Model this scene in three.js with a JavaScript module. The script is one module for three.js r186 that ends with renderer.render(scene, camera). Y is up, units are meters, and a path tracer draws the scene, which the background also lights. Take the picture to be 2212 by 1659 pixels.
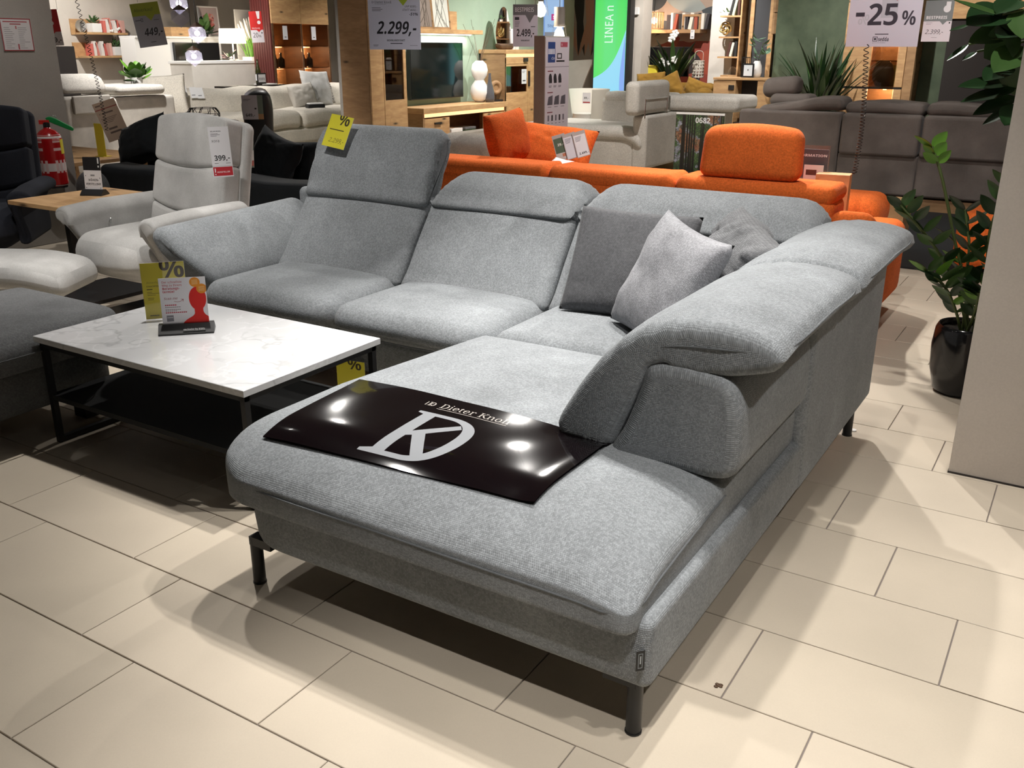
import * as THREE from 'three';
import { mergeGeometries } from 'three/addons/utils/BufferGeometryUtils.js';

// ---------------------------------------------------------------- camera, exposure
const scene = new THREE.Scene();
scene.background = new THREE.Color(0x000000);
const EYE = 1.342, YAW = 0.5551, PITCH = -0.3474, ROLL = 0.0023, FPX = 2005, IW = 2212, IH = 1659;
const camera = new THREE.PerspectiveCamera(44.95, IW / IH, 0.05, 60);
camera.rotation.order = 'YXZ';
camera.position.set(0, EYE, 0);
camera.rotation.set(PITCH, YAW, ROLL);
const renderer = new THREE.WebGLRenderer({ antialias: true });
renderer.toneMapping = THREE.LinearToneMapping;
renderer.toneMappingExposure = 0.92;
renderer.shadowMap.enabled = true;
renderer.shadowMap.type = THREE.PCFSoftShadowMap;

// unseen ceiling spotlights, some read off shadows, others added to brighten signs and displays: [x, z, aim x, aim z, candela, half angle in degrees]; lamp heads hang at LAMP_Y
const LAMP_Y = 2.95;
const WHITE = [1, 0.96, 0.91];
const SPOTS = [
  [-0.72, -2.62, -0.95, -2.25, 15, 36], [-0.32, -2.45, -0.75, -1.95, 10, 36], [-3.05, -2.5, -2.75, -2.3, 16, 38],
  [-1.95, -2.75, -1.5, -2.45, 29, 28], [-0.15, -1.15, -0.30, -1.35, 9, 30],
  [-0.35, -0.35, -0.62, -0.98, 14, 21], [0.75, -1.1, 0.25, -2.3, 10, 40], [-0.8, -3.3, -1.15, -5.4, 12, 38],  // ends with a spot added to brighten the hanging percent sign
  [-1.9, -6.0, -0.6, -3.4, 36, 32], [-3.78, -6.3, -2.9, -4.6, 18, 46], [-6.4, -6.6, -5.4, -4.6, 14, 46],
  [-3.5, -1.7, -4.2, -2.95, 15, 30], [-1.2, -7.3, -1.2, -8.7, 10, 46], [-2.0, -5.0, -2.2, -4.5, 16, 44], [-2.3, -6.6, -3.7, -6.4, 12, 40],  // ends with a spot added to brighten the range standee
  [-3.6, -8.0, -3.9, -9.3, 22, 44], [-5.6, -9.2, -7.3, -9.8, 24, 46], [-5.6, -11.0, -7.3, -11.4, 24, 46],
  [-8.2, -6.4, -9.4, -7.8, 42, 50], [-10.6, -9.6, -11.4, -10.8, 22, 50], [-12.0, -8.4, -13.4, -9.4, 20, 50], [-9.2, -11.4, -10.2, -13.0, 26, 48],
  [-4.6, -11.4, -5.2, -13.4, 26, 46], [-2.6, -10.2, -2.9, -12.2, 22, 46], [-0.6, -10.4, -0.9, -12.2, 12, 46], [-0.15, -4.5, -0.75, -6.7, 14, 30], [-11.0, -8.0, -12.6, -8.7, 26, 16], [-5.0, -3.6, -6.3, -3.4, 5, 40],  // includes a spot added to brighten the price sign beside the percent sign
];

// ---------------------------------------------------------------- pixel -> place helpers (a pixel gives only a direction)
const EUL = new THREE.Euler(PITCH, YAW, ROLL, 'YXZ');
function dirOf(px, py) { return new THREE.Vector3((px - IW / 2) / FPX, -(py - IH / 2) / FPX, -1).applyEuler(EUL); }
function along(d, t) { return new THREE.Vector3(d.x * t, EYE + d.y * t, d.z * t); }
function atY(px, py, y) { const d = dirOf(px, py); return along(d, (y - EYE) / d.y); }
function atX(px, py, x) { const d = dirOf(px, py); return along(d, x / d.x); }
function atZ(px, py, z) { const d = dirOf(px, py); return along(d, z / d.z); }
function atD(px, py, dist) { const d = dirOf(px, py); return along(d, dist / Math.hypot(d.x, d.z)); }
function faceCam(p) { return Math.atan2(-p.x, -p.z); }       // turn of a +z front towards the aisle where one stands

// ---------------------------------------------------------------- random, noise
function rng(seed) { let s = seed >>> 0; return () => { s = (s + 0x6d2b79f5) | 0; let t = Math.imul(s ^ (s >>> 15), 1 | s); t = (t + Math.imul(t ^ (t >>> 7), 61 | t)) ^ t; return ((t ^ (t >>> 14)) >>> 0) / 4294967296; }; }
const hash2 = (x, y, s) => { let h = Math.imul(x | 0, 374761393) + Math.imul(y | 0, 668265263) + Math.imul(s | 0, 974711); h = Math.imul(h ^ (h >>> 13), 1274126177); return ((h ^ (h >>> 16)) >>> 0) / 4294967296; };
function vnoise(x, y, per, s) { // tileable value noise
  const x0 = Math.floor(x), y0 = Math.floor(y), fx = x - x0, fy = y - y0, u = fx * fx * (3 - 2 * fx), v = fy * fy * (3 - 2 * fy), w = (i) => ((i % per) + per) % per;
  const a = hash2(w(x0), w(y0), s), b = hash2(w(x0 + 1), w(y0), s), c = hash2(w(x0), w(y0 + 1), s), d = hash2(w(x0 + 1), w(y0 + 1), s);
  return a + (b - a) * u + (c - a) * v + (a - b - c + d) * u * v;
}
function fbm(u, v, base, oct, s) { let r = 0, a = 0.5, f = base, n = 0; for (let i = 0; i < oct; i++) { r += a * vnoise(u * f, v * f, f, s + i); n += a; a *= 0.5; f *= 2; } return r / n; }
const clamp = THREE.MathUtils.clamp, lerp = THREE.MathUtils.lerp;

// ---------------------------------------------------------------- textures
function dataTex(n, fn, srgb, rep = 1) {
  const d = new Uint8Array(n * n * 4);
  for (let y = 0; y < n; y++) for (let x = 0; x < n; x++) { const c = fn(x / n, y / n, x, y), o = (y * n + x) * 4; d[o] = clamp(c[0], 0, 1) * 255; d[o + 1] = clamp(c[1], 0, 1) * 255; d[o + 2] = clamp(c[2], 0, 1) * 255; d[o + 3] = 255; }
  const t = new THREE.DataTexture(d, n, n); t.wrapS = t.wrapT = THREE.RepeatWrapping; t.magFilter = THREE.LinearFilter; t.minFilter = THREE.LinearFilter; if (srgb) t.colorSpace = THREE.SRGBColorSpace; t.repeat.set(rep, rep); t.needsUpdate = true; return t;
}
function canvasTex(w, h, draw) {
  const c = document.createElement('canvas'); c.width = w; c.height = h; const g = c.getContext('2d'); draw(g, w, h);
  const t = new THREE.CanvasTexture(c); t.colorSpace = THREE.SRGBColorSpace; return t;
}
// coarse chenille: 1 m per repeat, slubs about 4 mm, nap rubbed this way and that in patches
const chenille = dataTex(1024, (u, v, x, y) => {
  const row = Math.floor(y / 4), off = hash2(row, 3, 9) * 10, cx = Math.floor((x + off) / 5), slub = hash2(cx % 205, row, 1), fleck = hash2(x, y, 2);
  const nap = fbm(u, v, 6, 5, 20), nap2 = fbm(u, v, 24, 3, 40), edge = (y % 4 === 0) || ((x + Math.floor(off)) % 5 === 0);
  const k = 0.83 + 0.13 * (slub - 0.5) + 0.09 * (fleck - 0.5) + 0.16 * (nap - 0.5) + 0.05 * (nap2 - 0.5) - (edge ? 0.08 : 0);
  return [k, k, k];
}, true);
const chenilleBump = dataTex(512, (u, v, x, y) => {
  const row = Math.floor(y / 4), off = Math.floor(hash2(row, 3, 9) * 10), a = Math.sin(((y % 4) + 0.5) / 4 * Math.PI), b = Math.sin((((x + off) % 5) + 0.5) / 5 * Math.PI);
  const k = 0.15 + 0.7 * a * b * (0.6 + 0.4 * hash2(Math.floor((x + off) / 5) % 103, row, 1)); return [k, k, k];
}, false, 2);
// smooth velour and flat weave
const velour = dataTex(512, (u, v, x, y) => { const k = 0.84 + 0.3 * (fbm(u, v, 5, 5, 60) - 0.5) + 0.07 * (hash2(x, y, 5) - 0.5); return [k, k, k]; }, true);
const weave = dataTex(512, (u, v, x, y) => { const k = 0.84 + 0.09 * (hash2(x >> 2, y >> 1, 7) - 0.5) + 0.08 * (hash2(x >> 1, y >> 2, 8) - 0.5) + 0.12 * (fbm(u, v, 5, 4, 70) - 0.5); return [k, k, k]; }, true);
const weaveBump = dataTex(256, (u, v, x, y) => { const k = 0.5 + 0.35 * Math.sin(x * Math.PI / 2) * Math.sin(y * Math.PI / 2) + 0.2 * (hash2(x >> 1, y >> 1, 4) - 0.5); return [k, k, k]; }, false, 2);
// wood: grain along u, 1 m per repeat
function woodTex(seed, lo, hi, knots) {
  const r = rng(seed), kn = []; for (let i = 0; i < knots; i++) kn.push([r(), r(), 0.006 + 0.01 * r()]);
  return dataTex(512, (u, v) => {
    let w = v * 9 + 1.6 * fbm(u * 0.5, v, 4, 3, seed) + 0.6 * fbm(u, v, 8, 2, seed + 5), k = 0; 
    for (const q of kn) { let du = Math.abs(u - q[0]), dv = Math.abs(v - q[1]); du = Math.min(du, 1 - du); dv = Math.min(dv, 1 - dv); const e = Math.exp(-(du * du / 9 + dv * dv) / (q[2] * q[2])); k = Math.max(k, e); w += e * 0.8; }
    const g = 0.5 + 0.5 * Math.sin(w * 6.283), plank = hash2(Math.floor(v * 6), Math.floor(u * 1.0), seed) - 0.5, t = clamp(0.45 + 0.22 * (g - 0.5) + 0.3 * plank + 0.5 * (fbm(u * 0.25, v * 1, 64, 2, seed + 9) - 0.5), 0, 1), d = 1 - 0.65 * k;
    return [lerp(lo[0], hi[0], t) * d, lerp(lo[1], hi[1], t) * d, lerp(lo[2], hi[2], t) * d];
  }, true);
}
const oakTex = woodTex(11, [0.66, 0.50, 0.34], [0.84, 0.69, 0.50], 4);
const oakGreyTex = woodTex(17, [0.55, 0.42, 0.29], [0.72, 0.58, 0.42], 3);
const walnutTex = woodTex(23, [0.25, 0.17, 0.11], [0.42, 0.31, 0.21], 3);
const marbleTex = dataTex(1024, (u, v) => {
  const q = fbm(u, v, 4, 5, 100), q2 = fbm(u, v, 6, 4, 120), cloud = fbm(u, v, 3, 5, 140);
  const vein = Math.abs(fbm(u, v, 3, 5, 160) - 0.5), fine = Math.abs(fbm(u, v, 7, 5, 180) - 0.5);
  let k = 0.90 - 0.10 * (cloud - 0.35) * 1.2; k -= 0.09 * Math.exp(-vein * vein * 16000) * clamp((q - 0.5) * 7, 0, 1); k += 0.05 * Math.exp(-fine * fine * 3000); k -= 0.03 * Math.exp(-fine * fine * 24000) * clamp((q2 - 0.5) * 8, 0, 1);
  return [k, k * 1.0, k * 1.003];
}, true);
const tileTex = dataTex(512, (u, v, x, y) => { const k = 0.9 + 0.07 * (fbm(u, v, 4, 5, 200) - 0.5) + 0.015 * (hash2(x, y, 3) - 0.5); return [k, k * 0.995, k * 0.99]; }, true);
const plasterTex = dataTex(256, (u, v, x, y) => { const k = 0.92 + 0.05 * (fbm(u, v, 8, 4, 210) - 0.5) + 0.03 * (hash2(x, y, 6) - 0.5); return [k, k, k]; }, true);
const greenStoneTex = dataTex(512, (u, v, x, y) => { const a = fbm(u, v, 3, 5, 220), b = fbm(u, v, 12, 4, 230), k = 0.5 + 0.9 * (a - 0.5) + 0.5 * (b - 0.5); return [0.26 + 0.16 * k, 0.32 + 0.15 * k, 0.25 + 0.13 * k]; }, true);

// ---------------------------------------------------------------- materials (colours are linear unless hex)
const lin = (r, g, b) => new THREE.Color().setRGB(r, g, b);
function fabric(c, map = chenille, bump = chenilleBump, bs = 0.0016, sheen = 0.25) { return new THREE.MeshPhysicalMaterial({ color: c, map, bumpMap: bump, bumpScale: bs, roughness: 0.95, sheen, sheenColor: new THREE.Color(1, 1, 1), sheenRoughness: 0.6, specularIntensity: 0.3 }); }
function plain(c, rough = 0.6, o = {}) { return new THREE.MeshPhysicalMaterial({ color: c, roughness: rough, ...o }); }
const M = {
  sofa: fabric(lin(0.375, 0.40, 0.42)),
  sofaPillowDark: fabric(lin(0.13, 0.132, 0.14), weave, weaveBump, 0.001), sofaPillowLight: fabric(lin(0.40, 0.405, 0.43)), sofaPillowMid: fabric(lin(0.22, 0.225, 0.235)),
  stool: fabric(lin(0.20, 0.205, 0.21)),
  recliner: fabric(lin(0.82, 0.81, 0.79), velour, weaveBump, 0.0004, 0.1), navy: fabric(lin(0.035, 0.038, 0.05), velour, weaveBump, 0.0004, 0.06), blackVelvet: fabric(lin(0.028, 0.032, 0.036), velour, weaveBump, 0.0004, 0.25),
  orange: fabric(lin(0.98, 0.20, 0.04), weave, weaveBump, 0.001, 0.06), orangeRib: fabric(lin(0.98, 0.19, 0.04), chenille, chenilleBump, 0.004, 0.06),
  paleSofa: fabric(lin(0.78, 0.74, 0.68), weave, weaveBump, 0.0006, 0.1), taupe: fabric(lin(0.25, 0.215, 0.195), velour, weaveBump, 0.0005, 0.25), cream: fabric(lin(0.86, 0.80, 0.70), weave, weaveBump, 0.0006, 0.1), mustard: fabric(lin(0.33, 0.18, 0.035), velour, weaveBump, 0.001, 0.3),
  beigeSofa: fabric(lin(0.78, 0.73, 0.66), velour, weaveBump, 0.0005, 0.1),
  black: plain(lin(0.012, 0.012, 0.013), 0.45), blackGloss: plain(lin(0.01, 0.01, 0.011), 0.12), blackMatt: plain(lin(0.014, 0.015, 0.016), 0.8),
  marble: new THREE.MeshPhysicalMaterial({ color: lin(0.86, 0.87, 0.88), map: marbleTex, roughness: 0.12, clearcoat: 0.4, clearcoatRoughness: 0.05 }),
  oak: new THREE.MeshStandardMaterial({ color: lin(1, 1, 1), map: oakTex, roughness: 0.6 }), oakGrey: new THREE.MeshStandardMaterial({ color: lin(1, 1, 1), map: oakGreyTex, roughness: 0.6 }), walnut: new THREE.MeshStandardMaterial({ color: lin(1, 1, 1), map: walnutTex, roughness: 0.55 }),
  wall: plain(lin(0.70, 0.64, 0.57), 0.9, { map: plasterTex }), wallGrey: plain(lin(0.40, 0.375, 0.345), 0.9, { map: plasterTex }), wallWhite: plain(lin(0.80, 0.76, 0.70), 0.9, { map: plasterTex }), pillar: plain(lin(0.63, 0.565, 0.50), 0.85, { map: plasterTex }),
  mint: plain(lin(0.42, 0.55, 0.42), 0.85, { map: plasterTex }), ceiling: plain(lin(0.10, 0.10, 0.10), 0.95), greenStone: plain(lin(1, 1, 1), 0.5, { map: greenStoneTex }), dark: plain(lin(0.02, 0.016, 0.015), 0.5),
  grout: plain(lin(0.20, 0.17, 0.155), 0.95), white: plain(lin(0.80, 0.79, 0.77), 0.55), paper: plain(lin(0.85, 0.84, 0.85), 0.8), steel: plain(lin(0.6, 0.6, 0.6), 0.25, { metalness: 1 }),
  glass: new THREE.MeshPhysicalMaterial({ color: lin(1, 1, 1), roughness: 0.02, transmission: 1, thickness: 0, ior: 1.5 }), smoked: new THREE.MeshPhysicalMaterial({ color: lin(0.68, 0.58, 0.48), roughness: 0.02, transmission: 1, thickness: 0, ior: 1.5 }),
  leaf: plain(lin(0.045, 0.10, 0.025), 0.4), leafDark: plain(lin(0.014, 0.04, 0.013), 0.3), leafBright: plain(lin(0.12, 0.28, 0.03), 0.4), stem: plain(lin(0.07, 0.10, 0.025), 0.6),
  green: plain(lin(0.01, 0.25, 0.06), 0.4), red: plain(lin(0.55, 0.02, 0.015), 0.25), yellow: plain(lin(0.75, 0.62, 0.05), 0.5),
};
const TILES = [lin(0.70, 0.618, 0.50), lin(0.685, 0.605, 0.488), lin(0.71, 0.625, 0.507), lin(0.695, 0.612, 0.494)].map((c) => new THREE.MeshPhysicalMaterial({ color: c, map: tileTex, roughness: 0.42, specularIntensity: 0.55 }));

// ---------------------------------------------------------------- naming
const taken = new Map();
function numbered(n) { const k = taken.get(n) ?? 0; taken.set(n, k + 1); return k ? n + '_' + String(k).padStart(3, '0') : n; }
function tag(o, label, category, group, kind) { if (label) o.userData.label = label; if (category) o.userData.category = category; if (group) o.userData.group = group; if (kind) o.userData.kind = kind; return o; }
function thing(name, label, category, pos = [0, 0, 0], turn = 0, group) { const g = new THREE.Group(); g.name = numbered(name); g.position.set(...(pos.isVector3 ? pos.toArray() : pos)); g.rotation.y = turn; scene.add(g); return tag(g, label, category, group); }
function structure(name, geo, mat, parent) { const m = new THREE.Mesh(geo, mat); m.name = parent ? name : numbered(name); m.castShadow = m.receiveShadow = true; (parent ?? scene).add(m); if (!parent) m.userData.kind = 'structure'; return m; }
function part(name, geo, mat, parent, label) { const m = new THREE.Mesh(Array.isArray(geo) ? merge(geo) : geo, mat); m.name = name; m.castShadow = m.receiveShadow = true; parent.add(m); if (label) m.userData.label = label; return m; }
// part given in world coordinates under an unturned thing
function wpart(name, geo, mat, parent, label) { const g = Array.isArray(geo) ? merge(geo) : geo; let o = parent, x = 0, y = 0, z = 0; while (o && o !== scene) { x += o.position.x; y += o.position.y; z += o.position.z; o = o.parent; } g.translate(-x, -y, -z); return part(name, g, mat, parent, label); }
function single(name, geo, mat, label, category, group) { const m = new THREE.Mesh(geo, mat); m.name = numbered(name); m.castShadow = m.receiveShadow = true; scene.add(m); return tag(m, label, category, group); }
function copyOf(o, pos, turn, label, group) { const c = o.clone(); c.name = numbered(o.name.replace(/_\d{3}$/, '')); c.userData = { ...o.userData }; if (label) c.userData.label = label; if (group) c.userData.group = group; c.position.set(...(pos.isVector3 ? pos.toArray() : pos)); c.rotation.y = turn ?? o.rotation.y; scene.add(c); return c; }
function merge(list) { const l = list.map((g) => { let q = g.index ? g.toNonIndexed() : g; for (const k of Object.keys(q.attributes)) if (!['position', 'normal', 'uv'].includes(k)) q.deleteAttribute(k); return q; }); return mergeGeometries(l); }

// ---------------------------------------------------------------- geometry
function metricUV(g) { // box-mapped uv in metres
  const p = g.attributes.position, n = g.attributes.normal, uv = new Float32Array(p.count * 2);
  for (let i = 0; i < p.count; i++) { const ax = Math.abs(n.getX(i)), ay = Math.abs(n.getY(i)), az = Math.abs(n.getZ(i)), x = p.getX(i), y = p.getY(i), z = p.getZ(i); let u, v; if (ay >= ax && ay >= az) { u = x; v = z; } else if (ax >= az) { u = z; v = y; } else { u = x; v = y; } uv[2 * i] = u; uv[2 * i + 1] = v; }
  g.setAttribute('uv', new THREE.BufferAttribute(uv, 2)); return g;
}
function smooth(g) { // normals averaged over coincident points
  g.computeVertexNormals(); const p = g.attributes.position, n = g.attributes.normal, m = new Map(), key = (i) => Math.round(p.getX(i) * 5e4) + ',' + Math.round(p.getY(i) * 5e4) + ',' + Math.round(p.getZ(i) * 5e4);
  const ks = new Array(p.count);
  for (let i = 0; i < p.count; i++) { const k = ks[i] = key(i); const a = m.get(k); if (a) { a[0] += n.getX(i); a[1] += n.getY(i); a[2] += n.getZ(i); } else m.set(k, [n.getX(i), n.getY(i), n.getZ(i)]); }
  for (let i = 0; i < p.count; i++) { const a = m.get(ks[i]), l = Math.hypot(...a) || 1; n.setXYZ(i, a[0] / l, a[1] / l, a[2] / l); }
  return g;
}
function deform(g, f) { const p = g.attributes.position, v = new THREE.Vector3(); for (let i = 0; i < p.count; i++) { v.fromBufferAttribute(p, i); f(v); p.setXYZ(i, v.x, v.y, v.z); } return g; }
// rounded, finely divided box between two corners; f deforms it in place
function soft(x0, y0, z0, x1, y1, z1, r = 0.03, f, step = 0.05) {
  const h = [(x1 - x0) / 2, (y1 - y0) / 2, (z1 - z0) / 2], c = [(x0 + x1) / 2, (y0 + y1) / 2, (z0 + z1) / 2]; r = Math.min(r, ...h.map((q) => q * 0.98)); const E = 3;
  const seg = h.map((q) => 2 * E + Math.max(1, Math.min(40, Math.round((2 * q - 2 * r) / step)))), g = new THREE.BoxGeometry(2, 2, 2, ...seg), p = g.attributes.position;
  const remap = (s, n, hh) => { const i = Math.round((s + 1) / 2 * n), inner = n - 2 * E; if (i <= E) return -hh + r * (i / E); if (i >= n - E) return hh - r * ((n - i) / E); return -hh + r + (2 * hh - 2 * r) * ((i - E) / inner); };
  for (let i = 0; i < p.count; i++) {
    const q = [p.getX(i), p.getY(i), p.getZ(i)].map((s, k) => remap(s, seg[k], h[k])), cc = q.map((s, k) => clamp(s, -h[k] + r, h[k] - r)), d = q.map((s, k) => s - cc[k]);
    const t = d.map((s) => Math.tan(clamp(s / r, -1, 1) * Math.PI / 4)), l = Math.hypot(...t) || 1; p.setXYZ(i, c[0] + cc[0] + t[0] / l * r * (l ? 1 : 0), c[1] + cc[1] + t[1] / l * r, c[2] + cc[2] + t[2] / l * r);
  }
  g.computeVertexNormals(); metricUV(g); if (f) deform(g, f); return smooth(g);
}
// plain box with slightly eased edges
function box(x0, y0, z0, x1, y1, z1, b = 0) {
  if (!b) { const g = new THREE.BoxGeometry(x1 - x0, y1 - y0, z1 - z0); g.translate((x0 + x1) / 2, (y0 + y1) / 2, (z0 + z1) / 2); return metricUV(g); }
  const X = x1 - x0, Y = y1 - y0, Z = z1 - z0, s = new THREE.Shape(); s.moveTo(b, b); s.lineTo(X - b, b); s.lineTo(X - b, Z - b); s.lineTo(b, Z - b);
  const g = new THREE.ExtrudeGeometry(s, { depth: Y - 2 * b, bevelEnabled: true, bevelThickness: b, bevelSize: b, bevelSegments: 1 }); g.rotateX(-Math.PI / 2); g.translate(x0, y0 + b, z1); return metricUV(g);
}
function resample(pts, n, closed = true) { const c = new THREE.CatmullRomCurve3(pts.map((p) => new THREE.Vector3(p[0], p[1], 0)), closed, 'centripetal'); return c.getSpacedPoints(n).slice(0, closed ? n : n + 1).map((v) => [v.x, v.y]); }
// closed profile [[a,b]...] swept from t0 to t1 with ends rounded by r; put(a,b,t) -> [x,y,z]
function sweep(profile, t0, t1, r, put, o = {}) {
  const n = o.n ?? 48, pr = resample(profile, n); let area = 0; for (let i = 0; i < n; i++) { const p = pr[i], q = pr[(i + 1) % n]; area += p[0] * q[1] - q[0] * p[1]; } if (area < 0) pr.reverse(); const sg = 1;
  const nor = pr.map((p, i) => { const a = pr[(i + n - 1) % n], b = pr[(i + 1) % n], dx = b[0] - a[0], dy = b[1] - a[1], l = Math.hypot(dx, dy) || 1; return [sg * dy / l, -sg * dx / l]; });
  const E = 6, start = []; for (let i = 0; i <= E; i++) { const a = (i / E) * Math.PI / 2; start.push([t0 + r * (1 - Math.cos(a)), r * (1 - Math.sin(a))]); }
  const mid = o.m ?? 10, list = [...start]; for (let i = 1; i < mid; i++) list.push([t0 + r + (t1 - t0 - 2 * r) * i / mid, 0]); for (let i = E; i >= 0; i--) list.push([t0 + t1 - start[i][0], start[i][1]]);
  const pos = [], uv = [], idx = []; let acc = [0]; for (let i = 1; i <= n; i++) { const a = pr[i - 1], b = pr[i % n]; acc.push(acc[i - 1] + Math.hypot(a[0] - b[0], a[1] - b[1])); }
  for (const [t, ins] of list) for (let i = 0; i <= n; i++) { const k = i % n; const q = put(pr[k][0] - nor[k][0] * ins, pr[k][1] - nor[k][1] * ins, t); pos.push(...q); uv.push(acc[i], t); }
  const W = n + 1, R = list.length; const tri = (a, b, c) => idx.push(a, b, c);
  for (let j = 0; j < R - 1; j++) for (let i = 0; i < n; i++) { const a = j * W + i, b = a + 1, c = a + W, d = c + 1; tri(a, b, c); tri(b, d, c); }
  const contour = pr.map((p, i) => new THREE.Vector2(p[0] - nor[i][0] * r, p[1] - nor[i][1] * r)), faces = THREE.ShapeUtils.triangulateShape(contour, []);
  const capAt = [pos.length / 3, pos.length / 3 + n]; for (const j of [0, R - 1]) for (let i = 0; i < n; i++) { const k = (j * W + i) * 3; pos.push(pos[k], pos[k + 1], pos[k + 2]); uv.push(pr[i][0], pr[i][1]); }
  for (const f of faces) { tri(capAt[0] + f[0], capAt[0] + f[2], capAt[0] + f[1]); tri(capAt[1] + f[0], capAt[1] + f[1], capAt[1] + f[2]); }
  const g = new THREE.BufferGeometry(); g.setAttribute('position', new THREE.Float32BufferAttribute(pos, 3)); g.setAttribute('uv', new THREE.Float32BufferAttribute(uv, 2)); g.setIndex(idx);
  // make the winding face outwards
  const q = new THREE.Vector3(...put(0, 0, 0)), ex = new THREE.Vector3(...put(1, 0, 0)).sub(q), ey = new THREE.Vector3(...put(0, 1, 0)).sub(q), et = new THREE.Vector3(...put(0, 0, 1)).sub(q);
  const hand = ex.cross(ey).dot(et) * sg; if (hand < 0) { for (let i = 0; i < idx.length; i += 3) { const s = idx[i + 1]; idx[i + 1] = idx[i + 2]; idx[i + 2] = s; } g.setIndex(idx); }
  if (o.f) deform(g, o.f); return smooth(g);
}
function tube(pts, r, seg = 6, n, closed = false) { const c = new THREE.CatmullRomCurve3(pts.map((p) => (p.isVector3 ? p : new THREE.Vector3(...p))), closed, 'centripetal'); return new THREE.TubeGeometry(c, n ?? Math.max(4, pts.length * 4), r, seg, closed); }
function rod(a, b, r, seg = 10, r2) { const A = new THREE.Vector3(...a), B = new THREE.Vector3(...b), d = B.clone().sub(A), g = new THREE.CylinderGeometry(r2 ?? r, r, d.length(), seg); g.applyQuaternion(new THREE.Quaternion().setFromUnitVectors(new THREE.Vector3(0, 1, 0), d.normalize())); g.translate((A.x + B.x) / 2, (A.y + B.y) / 2, (A.z + B.z) / 2); return g; }
function cyl(x, y0, z, h, r, r2, seg = 24) { const g = new THREE.CylinderGeometry(r2 ?? r, r, h, seg); g.translate(x, y0 + h / 2, z); return g; }
function lathe(pts, seg = 32) { return new THREE.LatheGeometry(pts.map((p) => new THREE.Vector2(p[0], p[1])), seg); }
// stuffed cushion w x h, thickness t, upright in xy, facing +z, standing on y = 0
function pillowGeo(w, h, t, seed, wrinkle = 0.01, pinch = 0.06, N = 28) {
  const pos = [], uv = [], idx = []; 
  for (let s = 0; s < 2; s++) for (let j = 0; j <= N; j++) for (let i = 0; i <= N; i++) {
    const u = i / N * 2 - 1, v = j / N * 2 - 1, e = Math.pow(Math.max(0, (1 - u * u) * (1 - v * v)), 0.42), cx = 1 - pinch * (1 - v * v) * u * u, cy = 1 - pinch * (1 - u * u) * v * v;
    const wr = wrinkle * (fbm(i / N + 0.01, j / N, 4, 4, seed + s * 7) - 0.5) * 2 * Math.min(1, e * 2);
    pos.push(u * cx * w / 2, (v * cy + 1) * h / 2, (s ? -1 : 1) * (e * t / 2 + wr)); uv.push(u * w / 2, v * h / 2);
  }
  const W = N + 1; for (let s = 0; s < 2; s++) for (let j = 0; j < N; j++) for (let i = 0; i < N; i++) { const a = s * W * W + j * W + i, b = a + 1, c = a + W, d = c + 1; if (s) idx.push(a, c, b, b, c, d); else idx.push(a, b, c, b, d, c); }
  const g = new THREE.BufferGeometry(); g.setAttribute('position', new THREE.Float32BufferAttribute(pos, 3)); g.setAttribute('uv', new THREE.Float32BufferAttribute(uv, 2)); g.setIndex(idx); return smooth(g);
}
const sq2disc = (dx, dy) => [dx * Math.sqrt(1 - dy * dy / 2), dy * Math.sqrt(1 - dx * dx / 2)];
// thin printed sheet w x h in xy, facing +z, bottom edge on y = 0, the front bears the print; gentle bend
function sheet(w, h, bend = 0, t = 0.0015) {
  const N = bend ? 8 : 1, g = new THREE.BoxGeometry(w, h, t, N, N, 1); g.translate(0, h / 2, 0); if (bend) deform(g, (v) => { v.z += bend * (1 - Math.pow(2 * v.x / w, 2)); }); g.computeVertexNormals(); return g;
}
function printed(tex, rough = 0.55, o = {}) { return new THREE.MeshPhysicalMaterial({ color: lin(0.9, 0.9, 0.9), map: tex, roughness: rough, ...o }); }
function sheetPart(name, w, h, tex, parent, o = {}) { const back = o.back ?? M.paper, m = [back, back, back, back, printed(tex, o.rough ?? 0.55), o.both ? printed(tex) : back]; const s = new THREE.Mesh(sheet(w, h, o.bend ?? 0, o.t ?? 0.0015), m); s.name = name; s.castShadow = s.receiveShadow = true; if (parent) parent.add(s); return s; }
function onZ(z, a, b, c, d) { return { x0: atZ(a, (b + d) / 2, z).x, x1: atZ(c, (b + d) / 2, z).x, y1: atZ((a + c) / 2, b, z).y, y0: atZ((a + c) / 2, d, z).y, z }; }
function onX(x, a, b, c, d) { return { z1: atX(a, (b + d) / 2, x).z, z0: atX(c, (b + d) / 2, x).z, y1: atX((a + c) / 2, b, x).y, y0: atX((a + c) / 2, d, x).y, x }; }
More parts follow.
